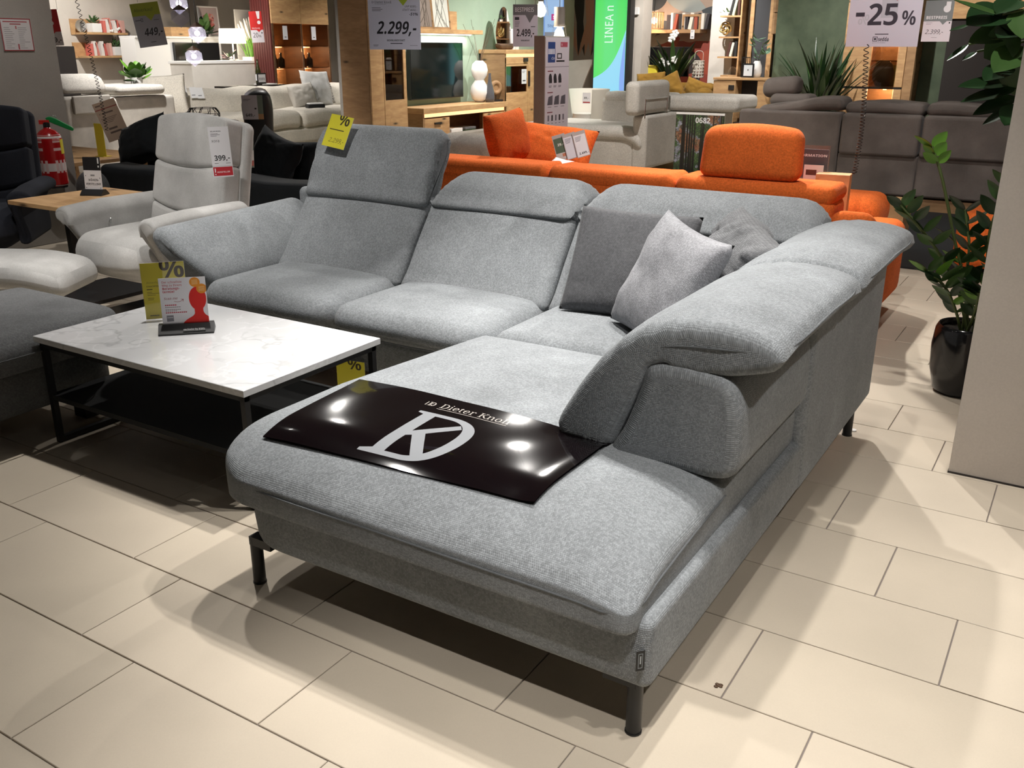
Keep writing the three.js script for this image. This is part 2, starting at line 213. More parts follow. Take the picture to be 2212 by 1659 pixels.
// band between an outer and an inner line, swept along z, all rims rounded by r
function band(outer, inner, z0, z1, r, f) {
  const K = 44, A = resample(outer, K, false), B = resample(inner, K, false), E = 6, M2 = 22, rows = [];
  for (let i = 0; i <= E; i++) { const a = (i / E) * Math.PI / 2; rows.push([z0 + r * (1 - Math.cos(a)), r * (1 - Math.sin(a))]); } for (let i = 1; i < M2; i++) rows.push([lerp(z0 + r, z1 - r, i / M2), 0]); for (let i = E; i >= 0; i--) rows.push([z0 + z1 - rows[i][0], rows[i][1]]);
  const pos = [], uv = [], idx = [], L = [0]; for (let i = 1; i <= K; i++) L.push(L[i - 1] + Math.hypot(A[i][0] - A[i - 1][0], A[i][1] - A[i - 1][1])); const W = 2 * (K + 1);
  const round = (i) => { const e = Math.min(L[i], L[K] - L[i]) / 0.03; return e >= 1 ? 1 : Math.sqrt(Math.max(0, 1 - (1 - e) * (1 - e))); };
  const ringPt = (i, side, ins) => { const m = [(A[i][0] + B[i][0]) / 2, (A[i][1] + B[i][1]) / 2], h = [(A[i][0] - B[i][0]) / 2, (A[i][1] - B[i][1]) / 2], l = Math.hypot(...h) || 1e-6, k = Math.max(0.02, (l * Math.max(0.12, round(i)) - ins) / l) * side; let p = [m[0] + h[0] * k, m[1] + h[1] * k]; if (ins > 0) { const j = clamp(L[i], ins, L[K] - ins); let q = 0; while (q < K - 1 && L[q + 1] < j) q++; const t = clamp((j - L[q]) / (L[q + 1] - L[q] || 1), 0, 1), mm = (n) => [(A[n][0] + B[n][0]) / 2, (A[n][1] + B[n][1]) / 2], c0 = mm(q), c1 = mm(q + 1); p = [p[0] + lerp(c0[0], c1[0], t) - m[0], p[1] + lerp(c0[1], c1[1], t) - m[1]]; } return p; };
  const push = (z, ins, cap) => { for (let i = 0; i <= K; i++) { const p = ringPt(i, 1, ins); pos.push(p[0], p[1], z); uv.push(cap ? p[0] : L[i], cap ? p[1] : z); } for (let i = K; i >= 0; i--) { const p = ringPt(i, -1, ins); pos.push(p[0], p[1], z); uv.push(cap ? p[0] : 2 * L[K] - L[i], cap ? p[1] : z); } };
  rows.forEach(([z, ins]) => push(z, ins, false)); const R = rows.length; for (let j = 0; j < R - 1; j++) for (let i = 0; i < W; i++) { const a = j * W + i, b = j * W + (i + 1) % W, c = a + W, d = b + W; idx.push(a, c, b, b, c, d); }
  for (const [j, flip] of [[0, 0], [R - 1, 1]]) { const base = pos.length / 3; push(rows[j][0], rows[j][1], true); for (let i = 0; i < K; i++) { const a = base + i, b = a + 1, c = base + W - 1 - i, d = c - 1; if (flip) idx.push(a, c, b, b, c, d); else idx.push(a, b, c, b, d, c); } }
  const g = new THREE.BufferGeometry(); g.setAttribute('position', new THREE.Float32BufferAttribute(pos, 3)); g.setAttribute('uv', new THREE.Float32BufferAttribute(uv, 2)); g.setIndex(idx);
  // face outwards: signed volume must be positive
  const p = g.attributes.position; let vol = 0; const v = [new THREE.Vector3(), new THREE.Vector3(), new THREE.Vector3()]; for (let i = 0; i < idx.length; i += 3) { for (let k = 0; k < 3; k++) v[k].fromBufferAttribute(p, idx[i + k]); vol += v[0].dot(v[1].clone().cross(v[2])); } if (vol < 0) { for (let i = 0; i < idx.length; i += 3) { const s = idx[i + 1]; idx[i + 1] = idx[i + 2]; idx[i + 2] = s; } g.setIndex(idx); }
  if (f) deform(g, f); return smooth(g);
}

// ================================================================ the setting
const RX0 = -13.5, RX1 = 3.6, RZ0 = -15, RZ1 = 3.0, CEIL = 3.4;
const floorSlab = structure('floor', box(RX0, -0.25, RZ0, RX1, -0.004, RZ1), M.grout);
structure('ceiling', box(RX0, CEIL, RZ0, RX1, CEIL + 0.2, RZ1), M.ceiling);
structure('wall_left', box(RX0 - 0.2, -0.25, RZ0 - 0.2, RX0, CEIL + 0.2, RZ1 + 0.2), M.wall);
structure('wall_right', box(RX1, -0.25, RZ0 - 0.2, RX1 + 0.2, CEIL + 0.2, RZ1 + 0.2), M.wall);
structure('wall_back', box(RX0, -0.25, RZ0 - 0.2, RX1, CEIL + 0.2, RZ0), M.wall);
structure('wall_front', box(RX0, -0.25, RZ1, RX1, CEIL + 0.2, RZ1 + 0.2), M.wall);
{ // floor tiles 60 x 30 cm in third bond
  const TL = 0.6, TW = 0.3, J = 0.0035, list = [];
  for (let k = -16; k < 46; k++) {
    const z1 = -1.6735 - TW * k, z0 = z1 - TW, off = (((0.304 - 0.2 * (k + 1)) % 0.6) + 0.6) % 0.6;
    for (let i = -26; i < 8; i++) { const x0 = off + TL * i - 0.0, x1 = x0 + TL; if (x0 < RX0 + 0.02 || x1 > RX1 - 0.02 || z0 < RZ0 + 0.02 || z1 > RZ1 - 0.02) continue; list.push([x0, z0, (x0 + x1) / 2, (z0 + z1) / 2, k, i]); }
  }
  const fwd = new THREE.Vector3(0, 0, -1).applyEuler(EUL), inView = (x, z) => { const v = new THREE.Vector3(x, -EYE, z).applyEuler(new THREE.Euler(0, 0, 0)); const q = v.clone().applyQuaternion(new THREE.Quaternion().setFromEuler(EUL).invert()); if (q.z > -0.2) return false; const u = q.x / -q.z * FPX + IW / 2, w = IH / 2 - q.y / -q.z * FPX; return u > -140 && u < IW + 140 && w > -60 && w < IH + 200; };
  const seen = list.filter((t) => inView(t[2], t[3])).sort((a, b) => Math.hypot(a[2], a[3]) - Math.hypot(b[2], b[3])), near = new Set(seen.slice(0, 290));
  const geo = box(J / 2, -0.012, J / 2, TL - J / 2, 0, TW - J / 2, 0.0012), rest = [];
  const variants = [0, 1, 2, 3].map((q) => { const g = geo.clone(), uv = g.attributes.uv; for (let i = 0; i < uv.count; i++) uv.setXY(i, uv.getX(i) + q * 0.27, uv.getY(i) + q * 0.19); return g; });
  for (const t of list) { const h = Math.floor(hash2(t[4] + 40, t[5] + 40, 5) * 4), h2 = Math.floor(hash2(t[4] + 40, t[5] + 40, 6) * 4); if (near.has(t)) { const m = part('tile', variants[h2], TILES[h], floorSlab); m.position.set(t[0], 0, t[1]); } else { const g = box(t[0] + J / 2, -0.012, t[1] + J / 2, t[0] + TL - J / 2, 0, t[1] + TW - J / 2); rest.push(g); } }
  const m = part('tile', rest, TILES[0], floorSlab); m.userData.kind = 'stuff';
}
// unseen ceiling spotlights on their stems, partly added for their light
{
  const can = [], house = mergeGeometries([new THREE.CylinderGeometry(0.05, 0.05, 0.14, 20).translate(0, 0.07, 0).toNonIndexed()]), lens = new THREE.CircleGeometry(0.042, 20).rotateX(Math.PI / 2).translate(0, -0.001, 0);
  const lensMat = new THREE.MeshStandardMaterial({ color: lin(1, 1, 1), emissive: lin(...WHITE), emissiveIntensity: 60 });
  SPOTS.forEach(([x, z, ax, az, cd, deg]) => {
    const t = thing('unseen_spotlight', 'unseen black cylindrical spotlight on a ceiling stem, one of a set partly added to brighten signs and displays', 'spotlight', [x, LAMP_Y, z], 0, 'ceiling spotlights of the showroom');
    const d = new THREE.Vector3(ax - x, -LAMP_Y, az - z).normalize(), q = new THREE.Quaternion().setFromUnitVectors(new THREE.Vector3(0, -1, 0), d);
    const body = part('housing', house, M.black, t); body.quaternion.copy(q);
    const l = part('lamp_lens', lens, lensMat, t); l.quaternion.copy(q);
    part('stem', cyl(0, 0.1, 0, CEIL - LAMP_Y - 0.1, 0.008, 0.008, 8), M.black, t);
    const s = new THREE.SpotLight(lin(...WHITE), cd, 0, THREE.MathUtils.degToRad(deg), 0.55, 2); s.position.copy(d).multiplyScalar(0.012); s.target.position.copy(d).multiplyScalar(2); s.castShadow = true; s.shadow.radius = 1.6; s.name = 'lamp_light'; t.add(s); t.add(s.target); s.target.name = 'lamp_aim';
  });
}
// pillars
const pillarRight = structure('pillar', box(-0.248, 0, -3.85, 0.85, CEIL, -3.19, 0.004), M.pillar);
part('skirting_joint', box(-0.25, 0.0, -3.852, 0.852, 0.006, -3.187), M.dark, pillarRight);

// ================================================================ the grey corner sofa
const chaiseTop = (x, z) => { const u = clamp((x + 1.2) / 0.60, -1, 1), v = clamp((z + 1.975) / 0.575, -1, 1); return 0.420 + 0.022 * (1 - Math.pow(Math.abs(u), 3.5)) * (1 - Math.pow(Math.abs(v), 5)) - 0.062 * Math.pow(clamp((z + 1.63) / 0.23, 0, 1), 2) - 0.03 * Math.pow(clamp((x + 0.76) / 0.16, 0, 1), 2) * clamp((z + 1.95) / 0.1, 0, 1); };
{
  const S = thing('corner_sofa', 'grey chenille corner sofa with long chaise, one raised headrest and a fold-down side arm', 'sofa', [-1.9, 0, -2.4]);
  const W = (n, g, m = M.sofa, p = S, l) => wpart(n, g, m, p, l);
  const sag = (y) => Math.max(0, (0.295 - y) / 0.155);
  // base boxes: front board bellies in towards the feet
  const baseC = W('base', soft(-1.745, 0.135, -3.40, -0.572, 0.300, -1.440, 0.022, (v) => { const R = 0.16; if (v.x < -1.745 + R && v.z > -1.44 - R) { const [a, b] = sq2disc(clamp((-1.745 + R - v.x) / R, 0, 1), clamp((v.z + 1.44 + R) / R, 0, 1)); v.x = -1.745 + R - a * R; v.z = -1.44 - R + b * R; } if (v.z > -1.6) v.z += 0.012 * Math.sin(Math.PI * clamp((v.y - 0.135) / 0.165, 0, 1)); }));
  W('base', soft(-3.33, 0.135, -3.40, -1.70, 0.300, -2.62, 0.04));
  // seat cushions
  const plump = (x0, x1, z0, z1, amt, top) => (v) => { const u = (v.x - (x0 + x1) / 2) / ((x1 - x0) / 2), w = (v.z - (z0 + z1) / 2) / ((z1 - z0) / 2); if (v.y > 0.36) v.y += amt * (1 - Math.pow(Math.abs(clamp(u, -1, 1)), 3)) * (1 - Math.pow(Math.abs(clamp(w, -1, 1)), 4)) * clamp((v.y - 0.36) / 0.05, 0, 1); };
  const chaise = W('seat_cushion', soft(-1.80, 0.255, -2.555, -0.598, 0.420, -1.392, 0.035, (v) => {
    v.y = Math.max(v.y, 0.279); const left = clamp((-1.73 - v.x) / 0.07, 0, 1); v.x += 0.022 * left * Math.pow(Math.abs(v.y - 0.35) / 0.07, 2);
    const R = 0.17; if (v.x < -1.80 + R && v.z > -1.392 - R) { const [a, b] = sq2disc(clamp((-1.80 + R - v.x) / R, 0, 1), clamp((v.z + 1.392 + R) / R, 0, 1)); v.x = -1.80 + R - a * R; v.z = -1.392 - R + b * R; }
    const k = clamp((v.y - 0.30) / 0.12, 0, 1); v.y = lerp(v.y, v.y + chaiseTop(v.x, v.z) - 0.420, k);
    v.x += 0.09 * clamp((-1.9 - v.z) / 0.65, 0, 1) * clamp((-1.2 - v.x) / 0.6, 0, 1); v.y += 0.005 * (fbm((v.x + 4) * 0.35, (v.z + 4) * 0.35, 8, 2, 300) - 0.5) * k;
  }, 0.028));
  W('piping', tube([[-1.73, 0.336, -1.435], [-1.62, 0.334, -1.398], [-1.2, 0.332, -1.391], [-0.72, 0.326, -1.392], [-0.64, 0.322, -1.396], [-0.604, 0.326, -1.43], [-0.597, 0.345, -1.52], [-0.597, 0.362, -1.72], [-0.597, 0.37, -1.9]], 0.0026, 6, 80), M.sofa, chaise);
  for (const [x0, x1] of [[-1.695, -0.93], [-2.412, -1.702], [-3.125, -2.416]]) {
    const corner = x0 > -1.7, z1 = corner ? -2.558 : -2.515;
    const c = W('seat_cushion', soft(x0, corner ? 0.29 : 0.275, -3.12, x1, 0.42, z1, 0.075, (v) => { plump(x0, x1, -3.2, z1, 0.018)(v); if (!corner && v.z > -2.72 && v.y < 0.36) v.z -= 0.075 * Math.pow((0.36 - v.y) / 0.085, 1.3); const e = Math.min(v.x - x0, x1 - v.x); if (!corner && v.z > -2.7) v.z -= 0.035 * Math.pow(clamp(1 - e / 0.12, 0, 1), 2); }, 0.03));
    if (!corner) W('piping', tube([[x0 + 0.03, 0.322, z1 - 0.028], [(x0 + x1) / 2, 0.322, z1 - 0.012], [x1 - 0.03, 0.322, z1 - 0.028]], 0.003, 5, 30), M.sofa, c);
  }
  // backrests: lower panel and head roll
  const low = [[-2.975, 0.40], [-3.03, 0.47], [-3.10, 0.57], [-3.165, 0.655], [-3.204, 0.705], [-3.245, 0.74], [-3.33, 0.735], [-3.38, 0.63], [-3.32, 0.50], [-3.24, 0.38], [-3.08, 0.36]];
  const roll = [[-3.190, 0.712], [-3.225, 0.752], [-3.275, 0.795], [-3.335, 0.825], [-3.395, 0.838], [-3.45, 0.825], [-3.49, 0.785], [-3.49, 0.72], [-3.44, 0.66], [-3.36, 0.655], [-3.27, 0.692]];
  const raised = [[-3.185, 0.708], [-3.215, 0.77], [-3.255, 0.86], [-3.305, 0.955], [-3.34, 1.0], [-3.375, 1.012], [-3.41, 0.995], [-3.42, 0.94], [-3.38, 0.85], [-3.335, 0.76], [-3.295, 0.68], [-3.235, 0.678]];
  const rounder = (x0, x1, top, R) => (v) => { const c = (x0 + x1) / 2, hw = (x1 - x0) / 2, dx = (Math.abs(v.x - c) - (hw - R)) / R, dy = (v.y - (top - R)) / R; if (dx > 0 && dy > 0) { const [a, b] = sq2disc(clamp(dx, 0, 1), clamp(dy, 0, 1)); v.x = c + Math.sign(v.x - c) * (hw - R + a * R); v.y = top - R + b * R; } };
  const put = (a, b, t) => [t, b, a];
  [[-3.125, -2.42, 1], [-2.412, -1.705, 0], [-1.697, -0.78, 0]].forEach(([x0, x1, up]) => {
    const b = W('backrest', sweep(low, x0, x1, 0.035, put, { m: 18, f: (v) => { v.z += 0.010 * Math.sin(Math.PI * clamp((v.x - x0) / (x1 - x0), 0, 1)) * (v.z > -3.25 ? 1 : 0); } }));
    W('headrest', sweep(up ? raised : roll, x0 + 0.003, x1 - 0.003, up ? 0.035 : 0.045, put, { m: 22, f: (v) => { rounder(x0, x1, up ? 1.012 : 0.84, up ? 0.07 : 0.115)(v); const e = Math.min(v.x - x0, x1 - v.x), cr = clamp(1 - e / 0.14, 0, 1) * clamp((v.y - 0.70) / 0.05, 0, 1); v.z += 0.006 * cr * Math.sin(v.y * 330 + v.x * 18); } }), M.sofa, b, up ? 'headrest folded up' : undefined);
  });
  W('back_panel', soft(-3.33, 0.135, -3.47, -0.58, 0.70, -3.36, 0.03));
  // left arm: flared pad
  const armL = [[-3.105, 0.40], [-3.135, 0.46], [-3.20, 0.545], [-3.28, 0.615], [-3.355, 0.645], [-3.405, 0.635], [-3.42, 0.595], [-3.385, 0.54], [-3.34, 0.45], [-3.315, 0.36], [-3.30, 0.29], [-3.15, 0.285]];
  W('armrest', sweep(armL, -3.40, -2.545, 0.045, (a, b, t) => [a, b, t], { m: 14, f: (v) => { const k = clamp((v.z + 3.4) / 0.85, 0, 1); if (v.y > 0.45) v.y -= 0.03 * k * clamp((v.y - 0.45) / 0.1, 0, 1); if (v.z > -2.62) v.z -= 0.08 * clamp((0.52 - v.y) / 0.2, 0, 1); } }));
  W('arm_panel', soft(-3.335, 0.135, -3.44, -3.13, 0.45, -2.64, 0.03));
  // right side: shell, upright panel and the two folding arm pads
  const shell = [[-0.885, 0.415], [-0.72, 0.412], [-0.60, 0.418], [-0.572, 0.44], [-0.566, 0.53], [-0.572, 0.60], [-0.60, 0.655], [-0.68, 0.668], [-0.77, 0.668], [-0.80, 0.655], [-0.815, 0.60], [-0.85, 0.50]];
  W('side_shell', sweep(shell, -2.455, -1.865, 0.03, (a, b, t) => [a, b, t], { m: 12, n: 64, f: (v) => { v.y += 0.008 * Math.sin((v.x + 0.8) * 16) * clamp((v.y - 0.6) / 0.06, 0, 1); } }));
  W('side_panel', soft(-0.86, 0.135, -3.42, -0.567, 0.665, -2.462, 0.03, (v) => { if (v.y > 0.5 && v.x < -0.7) v.x += 0.1 * (v.y - 0.5) / 0.16; }));
  const padOut = [[-1.045, 0.428], [-1.035, 0.475], [-1.005, 0.535], [-0.945, 0.635], [-0.868, 0.722], [-0.79, 0.768], [-0.70, 0.789], [-0.61, 0.790], [-0.545, 0.780], [-0.505, 0.764], [-0.488, 0.745]];
  const padIn = [[-0.885, 0.418], [-0.868, 0.46], [-0.838, 0.535], [-0.805, 0.615], [-0.782, 0.668], [-0.752, 0.676], [-0.70, 0.664], [-0.63, 0.669], [-0.56, 0.685], [-0.515, 0.700], [-0.493, 0.715]];
  for (const [z0, z1] of [[-2.625, -1.872], [-3.43, -2.632]]) {
    const p = W('arm_pad', band(padOut, padIn, z0, z1, 0.034, (v) => { const e = Math.min(v.z - z0, z1 - v.z), k = clamp(1 - e / 0.2, 0, 1); const hi = clamp((v.y - 0.48) / 0.2, 0, 1); v.y -= 0.016 * k * k * hi; v.y += 0.003 * k * Math.sin(v.x * 110 + v.z * 35) * hi * hi * clamp((-0.62 - v.x) / 0.1, 0, 1); }));
    W('piping', tube([[-0.80, 0.752, z0 + 0.03].map((q, i) => (i === 2 ? z0 + 0.03 : q)), [-0.60, 0.765, z0 + 0.012], [-0.52, 0.748, z0 + 0.03], [-0.494, 0.738, z0 + 0.1], [-0.488, 0.742, (z0 + z1) / 2], [-0.494, 0.734, z1 - 0.1], [-0.512, 0.730, z1 - 0.018], [-0.60, 0.728, z1 - 0.001], [-0.72, 0.718, z1 - 0.001], [-0.80, 0.70, z1 - 0.004]], 0.003, 5, 80), M.sofa, p);
  }
  // feet: black tube legs with a wing at the top
  for (const [x, z, dx, dz] of [[-0.615, -1.475, -0.06, -0.03], [-1.705, -1.475, 0.06, -0.03], [-0.615, -3.34, -0.06, 0.03], [-3.24, -3.3, 0.06, 0.03], [-3.24, -2.70, 0.06, -0.03], [-1.72, -3.3, 0.05, 0.02]]) {
    const leg = W('leg', merge([rod([x, 0, z], [x, 0.135, z], 0.0165, 18), rod([x, 0, z], [x, 0.004, z], 0.018, 18)]), M.black);
    W('bracket', merge([box(Math.min(x, x + dx) - 0.008, 0.118, z - 0.016, Math.max(x, x + dx) + 0.008, 0.142, z + 0.016), rod([x, 0.10, z], [x + dx * 0.7, 0.128, z + dz * 0.5], 0.010, 8)]), M.black, leg);
  }
  // woven fabric tag on the front corner seam
  const tagTex = canvasTex(64, 128, (g, w, h) => { g.fillStyle = '#17181a'; g.fillRect(0, 0, w, h); g.strokeStyle = '#8d949a'; g.lineWidth = 5; g.strokeRect(17, 18, 30, 92); g.fillStyle = '#b9c0c4'; g.fillRect(28, 32, 9, 52); });
  const t = sheetPart('fabric_tag', 0.018, 0.045, tagTex, S, { back: M.black, both: true }); t.position.set(-0.587 + 1.9, 0.195, -1.424 + 2.4); t.rotation.y = 0.85; 
}
// glossy black display mat on the chaise
{
  const tex = canvasTex(1640, 840, (g, w, h) => {
    g.fillStyle = '#0b0608'; g.fillRect(0, 0, w, h);
    g.fillStyle = '#8f9296'; g.strokeStyle = '#8f9296';
    // D with a K inside
    g.save(); g.translate(575, 235); g.scale(0.6, 0.93);
    g.beginPath(); g.moveTo(60, 0); g.lineTo(440, 0); g.bezierCurveTo(700, 0, 800, 130, 800, 290); g.bezierCurveTo(800, 460, 700, 585, 430, 585); g.lineTo(20, 585); g.lineTo(20, 560); g.lineTo(130, 535); g.lineTo(130, 40); g.lineTo(60, 25); g.closePath(); g.fill();
    g.fillStyle = '#0b0608'; g.beginPath(); g.moveTo(262, 40); g.lineTo(430, 40); g.bezierCurveTo(600, 45, 680, 140, 680, 290); g.bezierCurveTo(680, 440, 600, 540, 420, 545); g.lineTo(262, 545); g.closePath(); g.fill();
    g.fillStyle = '#8f9296'; g.beginPath(); g.moveTo(250, 285); g.lineTo(575, 80); g.lineTo(625, 125); g.lineTo(400, 275); g.lineTo(610, 505); g.lineTo(520, 545); g.lineTo(310, 325); g.lineTo(250, 350); g.closePath(); g.fill();
    g.restore();
    // small lettering along the far edge
    g.fillStyle = '#a9a49e'; g.font = '84px serif'; g.textBaseline = 'alphabetic'; g.fillText('Dieter Knoll', 672, 150, 440); g.fillRect(672, 166, 440, 5);
    g.font = '72px serif'; g.fillText('D', 590, 150); g.fillRect(578, 102, 6, 48); g.lineWidth = 6; g.strokeStyle = '#a9a49e'; g.beginPath(); g.moveTo(620, 112); g.lineTo(602, 128); g.lineTo(626, 146); g.stroke();
    const r = rng(5); for (let i = 0; i < 90; i++) { g.fillStyle = `rgba(90,80,85,${0.03 + 0.05 * r()})`; g.fillRect(r() * w, r() * h, 2 + r() * 30, 1); }
  });
  const N = 60, Kz = 34, g = new THREE.PlaneGeometry(1, 1, N, Kz), p = g.attributes.position;
  const c = [[-1.715, -1.925], [-0.885, -1.895], [-1.675, -1.505], [-0.892, -1.53]]; // far-left, far-right, near-left, near-right
  for (let i = 0; i < p.count; i++) {
    const u = p.getX(i) + 0.5, v = p.getY(i) + 0.5; // v = 1 far
    const xa = lerp(c[2][0], c[3][0], u), za = lerp(c[2][1], c[3][1], u), xb = lerp(c[0][0], c[1][0], u), zb = lerp(c[0][1], c[1][1], u), x = lerp(xa, xb, v), z = lerp(za, zb, v);
    const e = Math.min(u, 1 - u, v, 1 - v), wv = 0.0007 * Math.sin(u * 9 + v * 3) + 0.0008 * Math.sin(v * 7 - u * 4 + 1) + 0.0006 * Math.sin(u * 17 - v * 9), tuck = clamp((u - 0.78) / 0.1, 0, 1) * clamp((v - 0.86) / 0.08, 0, 1);
    const curl = 0.006 * Math.pow(clamp((u - 0.93) / 0.07, 0, 1), 2) * (1 - tuck);
    p.setXYZ(i, x, chaiseTop(x, z) + 0.0065 + wv + curl - 0.004 * tuck, z);
  }
  g.computeVertexNormals(); const bot = g.clone(); deform(bot, (v) => { v.y -= 0.0018; }); const ix = bot.index.array; for (let i = 0; i < ix.length; i += 3) { const s = ix[i + 1]; ix[i + 1] = ix[i + 2]; ix[i + 2] = s; } bot.computeVertexNormals();
  single('display_mat', merge([g, bot]), new THREE.MeshPhysicalMaterial({ color: lin(1, 1, 1), map: tex, roughness: 0.10, specularIntensity: 0.35, clearcoat: 0.6, clearcoatRoughness: 0.03 }), 'glossy black vinyl mat with silver monogram lying on the chaise of the grey corner sofa', 'mat');
}
// throw pillows in the corner
{
  const P = (name, geo, mat, label, pos, rx, ry, rz) => { const m = single(name, geo, mat, label, 'pillow', 'pillows on the grey corner sofa'); m.position.set(...pos); m.rotation.set(rx, ry, rz, 'YXZ'); return m; };
  P('throw_pillow', pillowGeo(0.46, 0.40, 0.13, 31, 0.006, 0.03), M.sofaPillowDark, 'flat dark grey pillow leaning against the backrest of the grey corner sofa', [-1.37, 0.435, -2.925], -0.50, 0.10, -0.02);
  P('throw_pillow', pillowGeo(0.42, 0.42, 0.15, 32, 0.012, 0.09), M.sofaPillowLight, 'light grey pillow with pointed corners in front of the dark pillow on the sofa', [-1.20, 0.43, -2.72], -0.45, -0.62, -0.12);
  P('throw_pillow', pillowGeo(0.34, 0.40, 0.27, 33, 0.075, 0.02), M.sofaPillowMid, 'crumpled mid grey pillow wedged behind the folded side arm of the sofa', [-1.05, 0.43, -2.96], -0.30, -0.75, -0.28);
}

// ================================================================ coffee table and what stands on it
{
  const x0 = -3.035, x1 = -2.002, z0 = -2.365, z1 = -1.742, T = thing('coffee_table', 'low coffee table with white marble top on a thin black metal frame', 'table', [(x0 + x1) / 2, 0, (z0 + z1) / 2]);
  const W = (n, g, m = M.black, l) => wpart(n, g, m, T, l), b = 0.020;
  W('tabletop', box(x0, 0.378, z0, x1, 0.400, z1, 0.0015), M.marble, 'polished white marble top');
  const fx0 = x0 + 0.012, fx1 = x1 - 0.012, fz0 = z0 + 0.012, fz1 = z1 - 0.012;
  for (const [x, z] of [[fx0, fz0], [fx1 - b, fz0], [fx0, fz1 - b], [fx1 - b, fz1 - b]]) W('leg', box(x, 0, z, x + b, 0.358, z + b));
  W('top_frame', [box(fx0, 0.358, fz0, fx1, 0.378, fz0 + b), box(fx0, 0.358, fz1 - b, fx1, 0.378, fz1), box(fx0, 0.358, fz0, fx0 + b, 0.378, fz1), box(fx1 - b, 0.358, fz0, fx1, 0.378, fz1)]);
  for (const x of [fx0, fx1 - b]) W('floor_bar', box(x, 0, fz0 + b, x + b, b, fz1 - b));
  W('shelf', box(fx0 + 0.002, 0.165, fz0 + 0.002, fx1 - 0.002, 0.183, fz1 - 0.002), M.blackMatt);
}
function signBase(parent, w, d, h) { // wedge-shaped black holder
  const s = new THREE.Shape(); s.moveTo(-d / 2, 0); s.lineTo(d / 2, 0); s.lineTo(d / 2, 0.006); s.lineTo(d * 0.14, h); s.lineTo(-d * 0.14, h); s.lineTo(-d / 2, 0.006); const g = new THREE.ExtrudeGeometry(s, { depth: w, bevelEnabled: false }); g.translate(0, 0, -w / 2); g.rotateY(-Math.PI / 2);
  return part('holder', g, M.black, parent);
}
{
  const p = atY(405, 716, 0.4), t = thing('card_holder', 'small white and red appointment card in a black wedge holder on the marble table', 'sign', [p.x, 0.4, p.z], faceCam(p) - 0.12);
  signBase(t, 0.185, 0.085, 0.032);
  const words = canvasTex(200, 48, (g, w, h) => { g.fillStyle = '#0d0d0e'; g.fillRect(0, 0, w, h); g.fillStyle = '#e8e8e8'; g.font = '30px serif'; g.fillText('exclusive by XXXL', 4, 33, 190); });
  const l = new THREE.Mesh(new THREE.PlaneGeometry(0.075, 0.016), printed(words)); l.name = 'lettering'; l.position.set(0.028, 0.0165, 0.0335); l.rotation.x = -0.86; t.add(l);
  const tex = canvasTex(620, 680, (g, w, h) => {
    g.fillStyle = '#f2eff3'; g.fillRect(0, 0, w, h);
    g.fillStyle = '#e2231a'; g.beginPath(); g.ellipse(495, 300, 115, 165, 0, 0, 7); g.fill(); g.beginPath(); g.moveTo(440, 400); g.lineTo(440, 500); g.bezierCurveTo(430, 570, 300, 560, 255, 680); g.lineTo(620, 680); g.lineTo(620, 560); g.bezierCurveTo(590, 540, 560, 520, 556, 470); g.lineTo(560, 400); g.fill();
    g.fillStyle = '#f39b2d'; g.beginPath(); g.ellipse(475, 72, 70, 68, 0, 0, 7); g.fill(); g.beginPath(); g.ellipse(560, 165, 70, 68, 0, 0, 7); g.fill();
    g.strokeStyle = '#fbd9a0'; g.lineWidth = 5; for (let i = 0; i < 5; i++) { g.beginPath(); g.moveTo(435, 45 + i * 14); g.lineTo(515, 40 + i * 14); g.stroke(); g.beginPath(); g.moveTo(520, 140 + i * 14); g.lineTo(600, 135 + i * 14); g.stroke(); }
    g.fillStyle = '#c0273d'; g.font = '42px sans-serif'; g.fillText('Der schnellste', 40, 72); g.fillText('Weg zu Ihrem', 40, 116); g.font = 'bold 44px sans-serif'; g.fillText('Beratungs-', 40, 162); g.fillText('termin!', 40, 206);
    g.strokeStyle = '#8d1b2b'; g.lineWidth = 5; g.font = 'italic 46px serif'; g.fillStyle = '#8d1b2b'; g.fillText('Scan me', 45, 300); g.beginPath(); g.moveTo(180, 325); g.bezierCurveTo(230, 345, 270, 335, 300, 305); g.moveTo(272, 300); g.lineTo(304, 302); g.lineTo(296, 335); g.stroke();
    const bars = (y, a, b, h2) => { for (let x = a; x < b; x += 26) g.fillRect(x, y, 20, h2); }; g.fillStyle = '#c0273d'; bars(370, 55, 190, 15); g.fillStyle = '#8a7d82'; bars(402, 55, 260, 10); bars(436, 55, 240, 10); bars(456, 55, 200, 8); g.fillStyle = '#c0273d'; bars(476, 55, 320, 14);
    g.fillStyle = '#8a8890'; g.fillRect(60, 520, 92, 88); g.fillStyle = '#d9d9de'; g.fillRect(68, 548, 76, 10);
  });
  const s = sheetPart('card', 0.155, 0.170, tex, t); s.position.set(0.0, 0.022, 0.004); s.rotation.x = -0.1;
}
